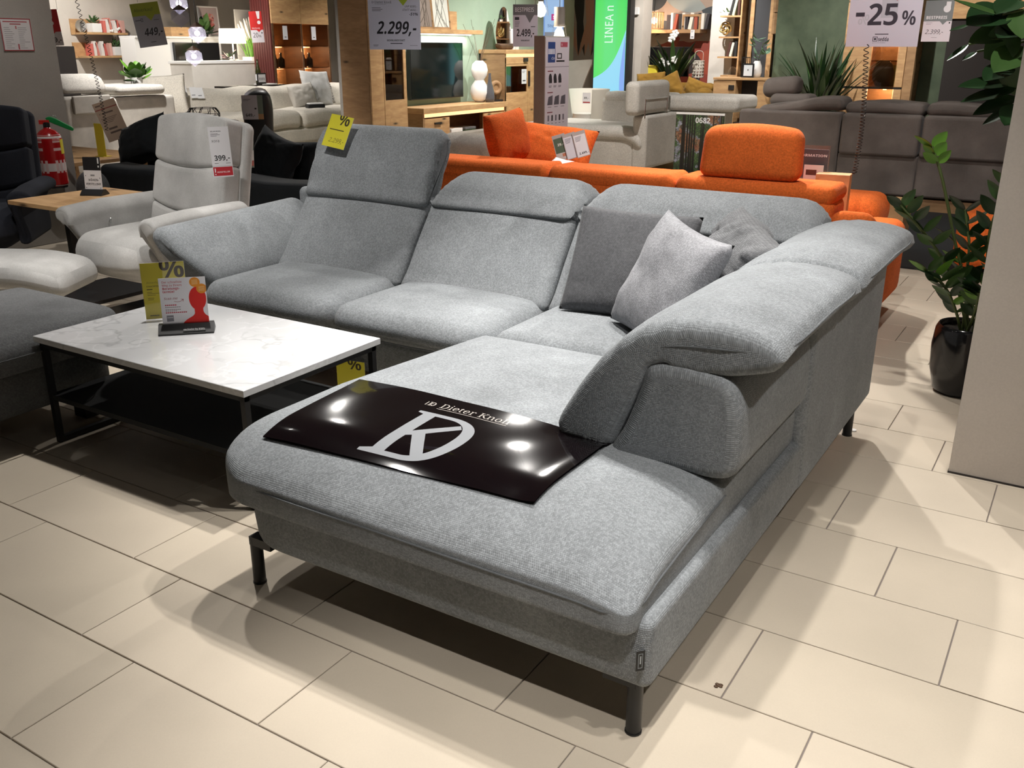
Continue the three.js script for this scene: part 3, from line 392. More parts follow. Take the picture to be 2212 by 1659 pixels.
{
  const p = atY(364, 690, 0.4), t = thing('yellow_sign', 'yellow sale sheet with percent mark in a clear stand on the marble table', 'sign', [p.x, 0.4, p.z], faceCam(p) - 0.05);
  const tex = canvasTex(620, 900, (g, w, h) => {
    g.fillStyle = '#d8c93f'; g.fillRect(0, 0, w, h); g.fillStyle = '#3b2a1c'; g.font = 'bold 420px sans-serif'; g.fillText('%', 255, 250, 420);
    g.fillStyle = '#8f8430'; g.font = '50px sans-serif'; g.fillText('Abverkauf', 60, 330); g.fillStyle = '#4a431c'; g.font = 'bold 34px sans-serif'; g.fillText('COUCHTISCH', 58, 385); g.fillRect(58, 414, 80, 14); g.fillStyle = '#8f8430'; for (let i = 0; i < 5; i++) g.fillRect(58, 460 + i * 24 + (i > 2 ? 26 : 0), [70, 170, 120, 90, 80][i], 10); g.fillStyle = '#4a431c';
    g.fillStyle = '#15110c'; g.font = 'italic 150px serif'; g.fillText('20', 300, 720); g.fillRect(60, 838, 130, 12);
  });
  const s = sheetPart('sheet', 0.15, 0.205, tex, t); s.position.set(0, 0.006, 0); s.rotation.x = -0.06;
  const gl = part('clear_stand', [box(-0.077, 0.0, -0.006, 0.077, 0.216, -0.004), box(-0.077, 0.0, 0.003, 0.077, 0.214, 0.005), box(-0.077, 0, -0.045, 0.077, 0.003, 0.03)], M.glass, t); gl.rotation.x = -0.06;
}

// ================================================================ neighbours on the left
{ // footstool beside the table
  const F = thing('footstool', 'dark grey upholstered footstool with overhanging cushion left of the coffee table', 'footstool', [-3.38, 0, -1.5]);
  const rc = (R, x1, z0) => (v) => { if (v.x > x1 - R && v.z < z0 + R) { const [a, b] = sq2disc((v.x - x1 + R) / R, (z0 + R - v.z) / R); v.x = x1 - R + a * R; v.z = z0 + R - b * R; } };
  wpart('base', soft(-3.72, 0.10, -2.10, -3.10, 0.285, -0.9, 0.04, rc(0.1, -3.10, -2.10)), M.stool, F);
  const c = wpart('cushion', soft(-3.78, 0.24, -2.17, -3.03, 0.40, -0.86, 0.06, (v) => { v.y = Math.max(v.y, 0.283); rc(0.2, -3.03, -2.17)(v); if (v.y > 0.36) v.y += 0.02 * clamp(1 - Math.pow((v.x + 3.4) / 0.38, 4), 0, 1) * clamp(1 - Math.pow((v.z + 1.5) / 0.66, 4), 0, 1); }, 0.04), M.stool, F);
  wpart('piping', tube([[-3.028, 0.345, -0.9], [-3.027, 0.345, -1.95], [-3.07, 0.345, -2.1], [-3.2, 0.345, -2.168], [-3.7, 0.345, -2.17]], 0.003, 5, 60), M.stool, c);
  for (const [x, z] of [[-3.16, -1.98], [-3.66, -1.98], [-3.16, -1.02], [-3.66, -1.02]]) wpart('leg', box(x - 0.035, 0, z - 0.035, x + 0.035, 0.11, z + 0.035, 0.003), M.black, F);
}
function makeRecliner(name, label, mat, pos, turn) {
  const R = thing(name, label, 'armchair', pos, turn);
  part('base_plate', [box(-0.30, 0, -0.30, 0.30, 0.018, 0.30, 0.004)], M.blackGloss, R);
  part('post', [cyl(0, 0.018, 0, 0.25, 0.045, 0.04), cyl(0, 0.018, 0, 0.05, 0.08, 0.05)], M.black, R);
  part('seat', soft(-0.275, 0.235, -0.26, 0.275, 0.45, 0.34, 0.10, (v) => { const u = v.x / 0.275, w = (v.z - 0.04) / 0.30; if (v.y > 0.36) v.y += 0.035 * (1 - u * u) * (1 - w * w * 0.6); if (v.z > 0.1) v.z += 0.05 * (1 - u * u); if (v.y < 0.3 && v.z > 0) v.z -= 0.05; }, 0.04), mat, R);
  const B = new THREE.Group(); B.name = 'backrest'; B.position.set(0, 0.365, -0.20); B.rotation.x = -0.22; R.add(B);
  const hw = 0.29, panel = (y0, y1, d0, d1, t) => soft(-hw, y0, -t / 2, hw, y1, t / 2, 0.028, (v) => { const k = clamp((v.y - y0) / (y1 - y0), 0, 1), q = 1 - Math.pow(v.x / hw, 2), n = lerp(1, 0.93, clamp(v.y / 0.7, 0, 1)); v.y -= lerp(d0, d1, k) * q; v.x *= n; if (v.z > 0) v.z += 0.012 * q * Math.sin(Math.PI * k); }, 0.035);
  part('lower_panel', panel(-0.02, 0.19, 0.0, 0.05, 0.125), mat, B); part('middle_panel', panel(0.188, 0.41, 0.05, 0.035, 0.13), mat, B); part('head_panel', panel(0.408, 0.635, 0.035, -0.025, 0.135), mat, B);
  part('back_shell', soft(-0.305, 0.0, -0.13, 0.305, 0.63, -0.05, 0.035, (v) => { v.x *= lerp(1, 0.95, clamp(v.y / 0.7, 0, 1)); v.y += 0.03 * (1 - Math.pow(v.x / 0.3, 2)) * clamp(v.y / 0.69, 0, 1); }, 0.06), mat, B);
  for (const s of [-1, 1]) {
    const prof = [[0.275, 0.26], [0.28, 0.40], [0.275, 0.505], [0.27, 0.555], [0.30, 0.585], [0.36, 0.59], [0.40, 0.565], [0.395, 0.525], [0.355, 0.505], [0.335, 0.45], [0.325, 0.26]].map(([a, b]) => [s * a, b]);
    const a = part('armrest', sweep(prof, -0.27, 0.32, 0.02, (x, y, t) => [x, y, t], { m: 12, f: (v) => { if (v.z > 0) v.z -= 0.12 * clamp((0.50 - v.y) / 0.2, 0, 1) * (v.z / 0.32); if (v.y > 0.5) v.y -= 0.02 * Math.max(0, v.z - 0.1) * 4; } }), mat, R);
    part('pull_loop', tube([[s * 0.262, 0.47, 0.10], [s * 0.25, 0.50, 0.10], [s * 0.248, 0.47, 0.115], [s * 0.252, 0.43, 0.11]], 0.004, 5, 12), M.steel, a);
  }
  return R;
}
const lightRecliner = makeRecliner('recliner_chair', 'pale grey swivel recliner with curved back seams on a black base plate', M.recliner, [-4.11, 0, -3.13], -0.02);
makeRecliner('recliner_chair', 'navy swivel recliner standing in front of the left pillar', M.navy, [-5.62, 0, -3.02], 0.75);
{ // pale footstool of the recliner
  const p = atY(38, 560, 0.40), F = thing('recliner_footstool', 'pale grey rounded footstool on a slim metal stand in front of the navy recliner', 'footstool', [p.x, 0, p.z], 0.5);
  part('cushion', soft(-0.24, 0.29, -0.20, 0.30, 0.42, 0.20, 0.075, (v) => { v.y -= 0.05 * Math.pow(clamp(v.x / 0.3, 0, 1), 2); }, 0.03), M.recliner, F);
  part('shell', soft(-0.20, 0.25, -0.15, 0.20, 0.33, 0.15, 0.035), M.recliner, F);
  part('stand', [cyl(0, 0.012, 0, 0.26, 0.022), rod([-0.2, 0.012, -0.2], [0.2, 0.012, 0.2], 0.012), rod([-0.2, 0.012, 0.2], [0.2, 0.012, -0.2], 0.012)], M.black, F);
}
{ // price tags hung on the pale recliner
  const face = canvasTex(310, 780, (g, w, h) => { g.fillStyle = '#e9e7ea'; g.fillRect(0, 0, w, h); g.fillStyle = '#4a4a4c'; g.font = 'bold 26px sans-serif'; g.fillText('RELAXSESSEL', 34, 78); g.fillRect(34, 102, 110, 6); g.fillRect(34, 120, 140, 6); g.fillRect(34, 138, 90, 6); g.fillStyle = '#3a3a3c'; g.font = '62px sans-serif'; g.fillText('xora', 34, 236); g.fillStyle = '#1b1b1c'; g.font = 'bold 112px sans-serif'; g.fillText('399,-', 44, 520, 240); g.fillRect(214, 562, 70, 6); g.fillRect(40, 562, 60, 6); g.fillStyle = '#8b8b90'; g.fillRect(0, 604, w, 4); g.fillStyle = '#c22a34'; g.fillRect(8, 620, w - 16, 140); g.fillStyle = '#f3e9ea'; g.fillRect(28, 640, 16, 66); g.beginPath(); g.arc(36, 735, 10, 0, 7); g.fill(); g.font = 'bold 34px sans-serif'; g.fillText('AUSSTELLER', 62, 712, 230); });
  const p = atD(484, 382, 4.98), t = thing('hang_tag', 'white 399 price tag with red strip hanging on the pale recliner back', 'price tag', p, faceCam(p)); const s = sheetPart('card', 0.098, 0.245, face, t, { bend: 0.004 }); s.rotation.z = 0.03;
  const p2 = atD(540, 362, 5.25), t2 = thing('hang_tag', 'dark folded leaflet hanging behind the pale recliner back', 'price tag', p2, faceCam(p2) + 1.1); const s2 = sheetPart('card', 0.10, 0.20, canvasTex(64, 128, (g, w, h) => { g.fillStyle = '#55605a'; g.fillRect(0, 0, w, h); g.fillStyle = '#c9c5c2'; g.fillRect(6, 70, 52, 50); g.fillStyle = '#a04a40'; g.fillRect(6, 104, 52, 18); }), t2, { bend: 0.01 }); s2.rotation.z = -0.12;
}
{ // oak side table
  const x0 = -5.06, x1 = -4.47, z0 = -3.51, z1 = -2.90, T = thing('side_table', 'square oak side table on one slim leg between the two recliners', 'table', [(x0 + x1) / 2, 0, (z0 + z1) / 2]);
  wpart('tabletop', box(x0, 0.527, z0, x1, 0.55, z1, 0.002), M.oak, T); wpart('leg', [box(x0 + 0.05, 0.02, -3.23, x0 + 0.09, 0.527, -3.18), box(x0 + 0.04, 0, -3.42, x1 - 0.1, 0.02, -3.0)], M.black, T);
  const p = atY(205, 421, 0.55), t = thing('card_holder', 'narrow black and white card in a black wedge holder on the oak side table', 'sign', [p.x, 0.55, p.z], faceCam(p) - 0.55); signBase(t, 0.13, 0.085, 0.032);
  const tex = canvasTex(256, 420, (g, w, h) => { g.fillStyle = '#e6e4e6'; g.fillRect(0, 0, w, h); g.fillStyle = '#1a191c'; g.fillRect(0, 0, w, 165); g.fillStyle = '#dddddd'; g.fillRect(214, 10, 20, 70); g.fillRect(214, 104, 20, 24); g.fillStyle = '#8a8a8e'; g.fillRect(96, 218, 60, 20); g.fillStyle = '#1b1b1c'; g.font = 'bold 40px sans-serif'; g.fillText('HÖHEN-', 60, 300); g.fillText('VERSTELLBAR', 18, 350, 220); g.fillRect(20, 225, 8, 14); g.fillRect(226, 255, 8, 14); g.fillRect(18, 375, 8, 14); g.fillRect(226, 380, 8, 14); });
  const s = sheetPart('card', 0.105, 0.185, tex, t); s.position.y = 0.024; s.rotation.x = -0.08;
}
// left pillar with notice and extinguisher
const PLX = -6.35;
{
  const e = atX(160, 350, PLX).z; structure('pillar', box(-7.4, 0, e, PLX, CEIL, -1.4, 0.004), M.wallGrey);
  const a = onX(PLX, 2, 40, 68, 110), w = a.z1 - a.z0, h = a.y1 - a.y0, t = thing('notice_sheet', 'white notice sheet in a thin red frame on the left pillar', 'notice', [PLX + 0.006, a.y0, (a.z0 + a.z1) / 2], Math.PI / 2);
  const tex = canvasTex(420, 420, (g, W, H) => { g.fillStyle = '#d9d6d8'; g.fillRect(0, 0, W, H); g.strokeStyle = '#9a2a33'; g.lineWidth = 12; g.strokeRect(6, 6, W - 12, H - 12); g.fillStyle = '#b0505a'; g.fillRect(40, 36, 330, 14); g.fillRect(130, 66, 150, 14); g.fillRect(200, 96, 16, 40); g.fillRect(200, 330, 20, 70); const r = rng(8); g.fillStyle = '#77777c'; for (let i = 0; i < 22; i++) { const x = 40 + (i % 2) * 190; g.fillRect(x, 118 + Math.floor(i / 2) * 26, 60 + r() * 90, 5); } });
  const f = sheetPart('sheet', w, h, tex, t, { t: 0.006 });
}
{
  const p = atX(122, 404, PLX + 0.10), H = atX(122, 262, PLX + 0.10).y - p.y, t = thing('fire_extinguisher', 'red fire extinguisher with green lever mounted on the left pillar', 'extinguisher', [p.x, p.y, p.z], 1.0), R = 0.085;
  const tex = canvasTex(512, 512, (g, w, h) => { g.fillStyle = '#b3161a'; g.fillRect(0, 0, w, h); g.fillStyle = '#e9dfdf'; for (const [y, k] of [[225, 30], [400, 26], [330, 14]]) g.fillRect(0, y, w, k); g.fillStyle = '#e7c9c9'; for (let x = 20; x < w; x += 128) { for (let i = 0; i < 4; i++) g.fillRect(x, 262 + i * 14, 60, 5); g.fillRect(x, 325, 18, 22); g.fillRect(x + 28, 325, 18, 22); g.fillRect(x + 62, 325, 18, 22); } g.fillStyle = '#f0e6e6'; g.fillRect(0, 205, w, 5); });
  const h = H;
  part('cylinder', lathe([[0, 0.012], [R * 0.96, 0.012], [R, 0.03], [R, h * 0.72], [R * 0.93, h * 0.80], [R * 0.6, h * 0.87], [R * 0.3, h * 0.90], [0.02, h * 0.93]], 36), printed(tex, 0.25), t);
  part('foot_ring', cyl(0, 0, 0, 0.02, R * 0.95), M.black, t); part('valve', [cyl(0, h * 0.92, 0, 0.035, 0.022), box(-0.02, h * 0.94, -0.02, 0.02, h * 0.99, 0.02)], M.black, t);
  const lv = part('lever', sweep([[0, 0], [0.03, 0.012], [0.12, -0.035], [0.17, -0.07], [0.165, -0.085], [0.10, -0.06], [0.02, -0.02]], -0.011, 0.011, 0.004, (a, b, q) => [a, h * 0.985 + b + 0.03, q], { m: 2, n: 30 }), M.green, t, 'green squeeze lever'); lv.rotation.y = -0.15;
  part('safety_seal', [box(-0.045, h * 0.97, -0.018, 0.02, h * 1.03, 0.018)], M.red, t); part('pull_ring', new THREE.TorusGeometry(0.02, 0.002, 6, 18).translate(0.05, h * 1.05, 0), M.steel, t);
  part('inspection_sticker', new THREE.CylinderGeometry(R + 0.001, R + 0.001, h * 0.22, 12, 1, true, 0.9, 0.7).translate(0, h * 0.63, 0), M.yellow, t, 'yellow inspection sticker');
}
{ // black sofa seen from behind
  const zb = -4.12, yb = atZ(215, 356, zb).y, x0 = atZ(210, 370, zb).x, B = thing('black_sofa', 'black velvet sofa with loose cushions behind the pale recliner', 'sofa', [(x0 - 3.3) / 2, 0, -4.6]);
  wpart('back_rail', soft(x0, 0.10, zb - 0.26, -3.62, yb, zb, 0.05, (v) => { v.y += 0.006 * Math.sin(v.x * 9); }), M.blackVelvet, B); wpart('seat', soft(x0, 0.10, -4.88, -3.62, 0.38, zb - 0.24, 0.06), M.blackVelvet, B);
  for (const x of [x0 + 0.1, -3.65]) for (const z of [-4.8, -4.2]) wpart('leg', cyl(x, 0, z, 0.105, 0.02), M.black, B);
  const cu = [[292, 300, 0.52, 0.34, 0.30, 41], [345, 300, 0.46, 0.42, 0.2, 42], [440, 310, 0.5, 0.38, -0.1, 43], [612, 345, 0.62, 0.30, 0.05, 44], [560, 335, 0.44, 0.36, -0.25, 45]];
  const names = ['black velvet cushion with pointed corners at the left end of the black sofa', 'black velvet cushion tipped on its corner on the black sofa', 'black velvet cushion hidden behind the pale recliner back', 'wide black velvet cushion on the right half of the black sofa', 'black velvet cushion with upright corner behind the dark leaflet tag'];
  cu.forEach(([px, py, w, h, rz, seed], i) => { const q = atZ(px, py, zb - 0.34 - 0.17 * (i % 2)); const m = single('velvet_cushion', pillowGeo(w, h, 0.2, seed, 0.02, 0.14), M.blackVelvet, names[i], 'cushion', 'cushions on the black sofa'); m.position.set(q.x, Math.max(0.42, q.y - h * 0.55), q.z - 0.03); m.rotation.set(-0.35, -0.1, rz, 'YXZ'); });
}
{ // wooden table with yellow box and grey chair arm behind the side table
  const a = atY(190, 338, 0.5), T = thing('oak_table', 'light oak table top behind the black sofa', 'table', [a.x, 0, a.z]); part('tabletop', box(-0.9, 0.47, -0.45, 0.30, 0.5, 0.35, 0.003), M.oak, T); for (const [x, z] of [[-0.8, -0.4], [0.22, -0.4], [-0.8, 0.3], [0.22, 0.3]]) part('leg', box(x, 0, z, x + 0.05, 0.47, z + 0.05), M.oak, T);
  const p = atY(222, 338, 0.5), b = thing('yellow_sign', 'tall yellow folded sign standing on the light oak table', 'sign', [p.x, 0.5, p.z], faceCam(p) - 0.9); part('sheet', [box(-0.05, 0, 0.0, 0.05, 0.26, 0.004), box(-0.05, 0, -0.05, 0.05, 0.004, 0.03)], M.yellow, b);
  const q = atD(176, 400, 7.3), c = thing('grey_pouf', 'grey rounded pouf standing beside the left pillar', 'pouf', [q.x + 0.05, 0, q.z - 0.12]);
  part('cushion', soft(-0.2, 0.06, -0.5, 0.16, 0.52, 0.12, 0.12), M.stool, c); for (const x of [-0.12, 0.08]) for (const z of [-0.4, 0.02]) part('leg', cyl(x, 0, z, 0.065, 0.015), M.black, c);
}
{ // high black armchair from the side, price tag 649
  const p = atD(556, 250, 8.0), t = thing('black_armchair', 'black leather high-back armchair seen from the side carrying a 649 price tag', 'armchair', [p.x, 0, p.z], faceCam(p) + 0.02);
  part('backrest', sweep([[-0.10, 0.38], [-0.115, 0.6], [-0.105, 0.75], [-0.115, 0.90], [-0.08, 0.985], [0.0, 1.03], [0.09, 1.015], [0.115, 0.93], [0.11, 0.75], [0.10, 0.55], [0.11, 0.38]], -0.30, 0.30, 0.06, (a, b, q) => [a, b, q], { m: 8 }), M.blackGlossy ?? M.black, t);
  part('seat', soft(-0.62, 0.22, -0.3, 0.06, 0.45, 0.3, 0.08), M.black, t); part('base', [cyl(-0.25, 0, 0, 0.025, 0.3), cyl(-0.25, 0.02, 0, 0.22, 0.04)], M.black, t);
  const tex = canvasTex(430, 490, (g, w, h) => { g.fillStyle = '#bfbec6'; g.fillRect(0, 0, w, h); g.fillStyle = '#6c6c74'; g.fillRect(30, 76, 150, 12); g.fillRect(30, 104, 110, 8); g.fillStyle = '#26262a'; g.font = 'bold 84px sans-serif'; g.fillText('649,-', 60, 430, 260); g.fillRect(252, 255, 38, 30); g.fillStyle = '#6f7d72'; g.fillRect(320, 0, 110, h); g.fillStyle = '#b58b62'; g.fillRect(320, 380, 110, 110); });
  const q = atD(548, 258, 7.66), l = thing('hang_tag', 'grey 649 price card hanging on the black high-back armchair', 'price tag', q, faceCam(q)); sheetPart('card', 0.155, 0.178, tex, l, { bend: 0.004 });
}

// ================================================================ orange sofa behind the grey one
{
  const z = -4.42, X = (px, py) => atZ(px, py, z).x, top = atZ(1300, 362, z - 0.1).y, O = thing('orange_sofa', 'orange sofa standing back to back with the grey corner sofa', 'sofa', [-2.2, 0, -4.9]);
  const W = (n, g, m = M.orange, p = O, l) => wpart(n, g, m, p, l), x0 = -3.55, s1 = X(1178, 370), s2 = X(1455, 385), xe = X(1803, 420);
  W('base', soft(x0, 0.09, -5.35, xe + 0.1, 0.42, z + 0.03, 0.05)); 
  for (const [a, b] of [[x0, s1], [s1, s2], [s2, xe]]) { W('back_panel', soft(a, 0.30, z - 0.26, b, top - 0.06, z, 0.05)); W('back_roll', soft(a, top - 0.10, z - 0.28, b, top, z + 0.0, 0.048, (v) => { const e = Math.min(v.x - a, b - v.x), k = clamp(1 - e / 0.12, 0, 1); v.y += 0.006 * Math.sin(v.x * 60) * k; v.z += 0.004 * Math.sin(v.x * 90) * k; })); }
  W('armrest', soft(x0 - 0.02, 0.1, -5.35, x0 + 0.24, 0.60, z - 0.2, 0.09)); 
  W('armrest', soft(xe - 0.02, 0.09, -5.30, xe + 0.20, 0.50, z + 0.02, 0.07, (v) => { v.x += 0.07 * clamp((0.4 - v.y) / 0.3, 0, 1) * 0; if (v.y > 0.3) v.y += 0.16 * clamp((v.z - z + 0.3) / 0.3, 0, 1); }));
  const far = atY(1853, 470, 0.42); W('arm_cushion', soft(far.x - 0.20, 0.34, far.z - 0.30, far.x + 0.13, 0.55, far.z + 0.14, 0.09));
  for (const x of [x0 + 0.15, xe]) for (const q of [-5.25, z - 0.08]) W('leg', cyl(x, 0, q, 0.095, 0.018), M.black);
  const h = onZ(z - 0.1, 1516, 268, 1736, 388), head = W('headrest', soft(h.x0, h.y0, z - 0.17, h.x1, h.y1, z - 0.03, 0.055, (v) => { const c = (h.x0 + h.x1) / 2, u = (v.x - c) / ((h.x1 - h.x0) / 2), k = clamp((v.y - h.y0) / (h.y1 - h.y0), 0, 1); v.x = c + (v.x - c) * lerp(1.0, 0.95, k); v.y -= 0.022 * u * u * k; v.z -= 0.03 * k; if (v.z > z - 0.1) v.z += 0.02 * (1 - u * u) * Math.sin(Math.PI * k); }, 0.03));
  for (const k of [0.3, 0.7]) W('headrest_bar', rod([lerp(h.x0, h.x1, k), top - 0.03, z - 0.1], [lerp(h.x0, h.x1, k), h.y0 + 0.04, z - 0.1], 0.008, 8), M.steel, head);
  const pl = (px, py, w, hh, t, zz, rx, ry, rz, label, mat, seed) => { const q = atZ(px, py, zz), m = single('orange_pillow', pillowGeo(w, hh, t, seed, 0.012, 0.05), mat, label, 'pillow', 'pillows on the orange sofa'); m.position.copy(q); m.rotation.set(rx, ry, rz, 'YXZ'); return m; };
  pl(1108, 350, 0.32, 0.30, 0.19, -4.86, -0.2, 1.35, 0.12, 'ribbed orange pillow standing on its edge on the orange sofa', M.orangeRib, 51); 
  pl(1172, 372, 0.56, 0.32, 0.17, -4.98, -0.62, 0.25, -0.10, 'smooth orange pillow carrying three price cards', M.orange, 52);
  const cards = [['dark green leaflet card on the smooth orange pillow', 1218, 345, '#53634f', '29.-'], ['white text card on the smooth orange pillow', 1240, 342, '#dcdce4', ''], ['white price card at the right edge of the smooth orange pillow', 1262, 338, '#e6e6ea', '2.499,-']];
  cards.forEach(([label, px, py, col, txt], i) => { const q = atZ(px, py, -4.80 - 0.02 * i), t = thing('price_card', label, 'price tag', q, 0.35, 'cards on the orange pillow'); const tex = canvasTex(120, 250, (g, w, hh) => { g.fillStyle = '#b4aca9'; g.fillRect(0, 0, w, hh); g.fillStyle = col; g.fillRect(6, 34, w - 12, hh - 40); if (i === 0) { g.fillStyle = '#c9c2bd'; g.fillRect(6, 180, w - 12, 64); g.fillStyle = '#c07a5a'; g.fillRect(60, 190, 40, 30); g.fillStyle = '#e8e8e2'; g.font = 'bold 34px sans-serif'; g.fillText(txt, 34, 110); } else { g.fillStyle = '#6a6a74'; for (let k = 0; k < 5; k++) g.fillRect(16, 50 + k * 10, 60 - k * 4, 4); g.fillStyle = '#22222a'; g.font = 'bold 30px sans-serif'; g.fillText(txt, 22, 225, 90); } }); const s = sheetPart('card', 0.075, 0.155, tex, t); s.rotation.set(-0.45, 0, 0.32); });
  const q = atZ(1215, 366, -4.62), n = single('white_napkin', pillowGeo(0.24, 0.10, 0.03, 55, 0.01, 0.05, 14), M.white, 'folded white cloth lying on the orange sofa back', 'cloth'); n.position.copy(q); n.rotation.set(-1.2, 0.1, -0.15);
}
{ // leaflet stand and box
  const p = atZ(1757, 388, -5.15), t = thing('leaflet_stand', 'clear leaflet stand with dark information header behind the orange headrest', 'leaflet stand', [p.x, 0.43, p.z], 0.1), top = atZ(1757, 318, -5.15).y - 0.43, mid = p.y - 0.43;
  const tex = canvasTex(256, 300, (g, w, h) => { g.fillStyle = '#4b4a50'; g.fillRect(0, 0, w, h); g.fillStyle = '#d9d9de'; g.font = 'bold 36px sans-serif'; g.fillText('INFORMATION', 8, 78, 240); });
  const s = sheetPart('header', 0.19, 0.15, tex, t); s.position.set(-0.03, top - 0.16, 0); part('stand', [box(-0.13, 0, -0.03, 0.07, 0.004, 0.08), box(-0.13, 0, -0.006, 0.07, top + 0.01, -0.004), box(-0.13, 0, 0.06, 0.07, mid + 0.06, 0.062)], M.glass, t);
  const tex2 = canvasTex(128, 128, (g, w, h) => { g.fillStyle = '#d8d2d4'; g.fillRect(0, 0, w, h); g.fillStyle = '#3a2a2c'; g.fillRect(14, 16, 70, 18); g.fillRect(14, 52, 60, 18); g.fillStyle = '#b5484a'; g.fillRect(0, 90, 60, 38); }); const l = sheetPart('leaflet', 0.1, 0.20, tex2, t); l.position.set(0.0, mid - 0.12, 0.03);
  const q = atZ(1772, 395, -5.1), b = thing('leaflet_box', 'beige cardboard leaflet box beside the clear leaflet stand', 'box', [q.x, 0.43, q.z], 0.1), bh = Math.max(0.1, atZ(1772, 373, -5.1).y - 0.43); part('carton', box(-0.02, 0, -0.05, 0.15, bh, 0.05, 0.002), M.oak, b);
}
{ // white sofa with raised headrest
  const c = atY(1392, 367, 0.10), xb = c.x, zf = c.z, S = thing('pale_sofa', 'pale grey sofa seen from its arm with a raised headrest on chrome brackets', 'sofa', [xb - 1, 0, zf - 1]);
  const W = (n, g, m = M.paleSofa, p = S, l) => wpart(n, g, m, p, l), Y = (px, py) => atD(px, py, Math.hypot(xb, zf)).y, a = onZ(zf, 1222, 272, 1392, 365);
  const yArm = atZ(1300, 272, zf).y, yPad = atZ(1300, 300, zf).y, yBack = atX(1430, 246, xb).y, zBack = atX(1465, 300, xb).z;
  W('arm_panel', soft(a.x0 - 0.6, 0.10, zf - 0.2, xb - 0.16, yPad, zf, 0.03)); W('arm_pad', soft(a.x0 - 0.6, yPad - 0.01, zf - 0.26, xb - 0.04, yArm, zf + 0.04, 0.07, (v) => { if (v.x > xb - 0.3) v.y -= 0.12 * Math.pow((v.x - xb + 0.3) / 0.26, 2); }));
  W('back_panel', soft(xb - 0.17, 0.10, zBack, xb, yBack, zf + 0.0, 0.035)); W('seat', soft(xb - 1.9, 0.12, zf - 1.75, xb - 0.15, yArm - 0.06, zf - 0.2, 0.06));
  const hr = onX(xb - 0.08, 1368, 174, 1440, 246); W('headrest', soft(xb - 0.19, hr.y0, hr.z0, xb - 0.03, hr.y1, hr.z1, 0.06)); W('bracket', [box(xb - 0.035, hr.y0 + 0.16, hr.z0 + 0.10, xb - 0.022, hr.y0 + 0.17, hr.z1 - 0.2), rod([xb - 0.028, hr.y0 - 0.03, hr.z0 + 0.10], [xb - 0.028, hr.y0 + 0.165, hr.z0 + 0.10], 0.008, 8), rod([xb - 0.028, hr.y0 - 0.03, hr.z1 - 0.2], [xb - 0.028, hr.y0 + 0.165, hr.z1 - 0.2], 0.008, 8)], M.steel);
  const bk = onZ(zf - 1.5, 1296, 198, 1372, 262); W('back_cushion', soft(bk.x0, bk.y0 - 0.1, zf - 1.75, bk.x1 + 0.4, bk.y1 - 0.06, zf - 1.5, 0.07)); W('back_roll', soft(bk.x0 + 0.05, bk.y1 - 0.12, zf - 1.8, bk.x1 + 0.5, bk.y1, zf - 1.48, 0.06));
  const wg = onZ(zf - 0.9, 1442, 206, 1602, 240); W('wing_pad', soft(wg.x0, wg.y0, zf - 1.5, wg.x1, wg.y1, zf - 0.8, 0.06)); W('wing_base', soft(wg.x0, 0.1, zf - 1.4, wg.x1 - 0.25, wg.y0, zf - 0.9, 0.04));
  for (const x of [xb - 0.2, xb - 1.7]) for (const q of [zf - 0.1, zf - 2]) W('leg', box(x - 0.03, 0, q - 0.03, x + 0.03, 0.11, q + 0.03), M.black);
}
{ // forest picture board
  const b = onZ(-9.2, 1458, 248, 1562, 372), y0 = Math.max(0.02, b.y0), t = thing('picture_board', 'tall board printed with an autumn forest and the number 0682', 'picture board', [(b.x0 + b.x1) / 2, 0, -9.2]);
  const tex = canvasTex(420, 500, (g, w, h) => { const r = rng(77); g.fillStyle = '#3a3a30'; g.fillRect(0, 0, w, h); for (let i = 0; i < 5200; i++) { const x = r() * w, y = r() * h, n = fbm(x / w, y / h, 4, 3, 500), pal = n > 0.55 ? ['#7d5a3c', '#9a6a4a', '#8c5142', '#a98a6a'] : n > 0.45 ? ['#8d8fa6', '#a9a9bd', '#6d7a72'] : ['#37512f', '#4c6b3a', '#2b3d26', '#5d7a45']; g.globalAlpha = 0.35 + 0.4 * r(); g.fillStyle = pal[Math.floor(r() * pal.length)]; const s = 3 + r() * 12; g.fillRect(x, y, s, s * (0.6 + r())); } g.globalAlpha = 1; for (let i = 0; i < 16; i++) { const x = r() * w; g.fillStyle = ['#17150f', '#231c15', '#2d241a'][i % 3]; const k = 3 + r() * 14; g.beginPath(); g.moveTo(x, 0); g.lineTo(x + k, 0); g.lineTo(x + k + 6, h); g.lineTo(x - 4, h); g.fill(); } g.fillStyle = '#e8e8ea'; g.font = 'bold 66px sans-serif'; g.fillText('0682', 170, 70, 130); });
  const s = sheetPart('print', b.x1 - b.x0, b.y1 - y0, tex, t, { t: 0.02, back: M.white }); s.position.y = y0; part('rail', box(-(b.x1 - b.x0) / 2, b.y1, -0.012, (b.x1 - b.x0) / 2, b.y1 + 0.02, 0.012), M.white, t); part('foot', box(-(b.x1 - b.x0) / 2, 0, -0.15, (b.x1 - b.x0) / 2, y0, 0.12), M.black, t);
}
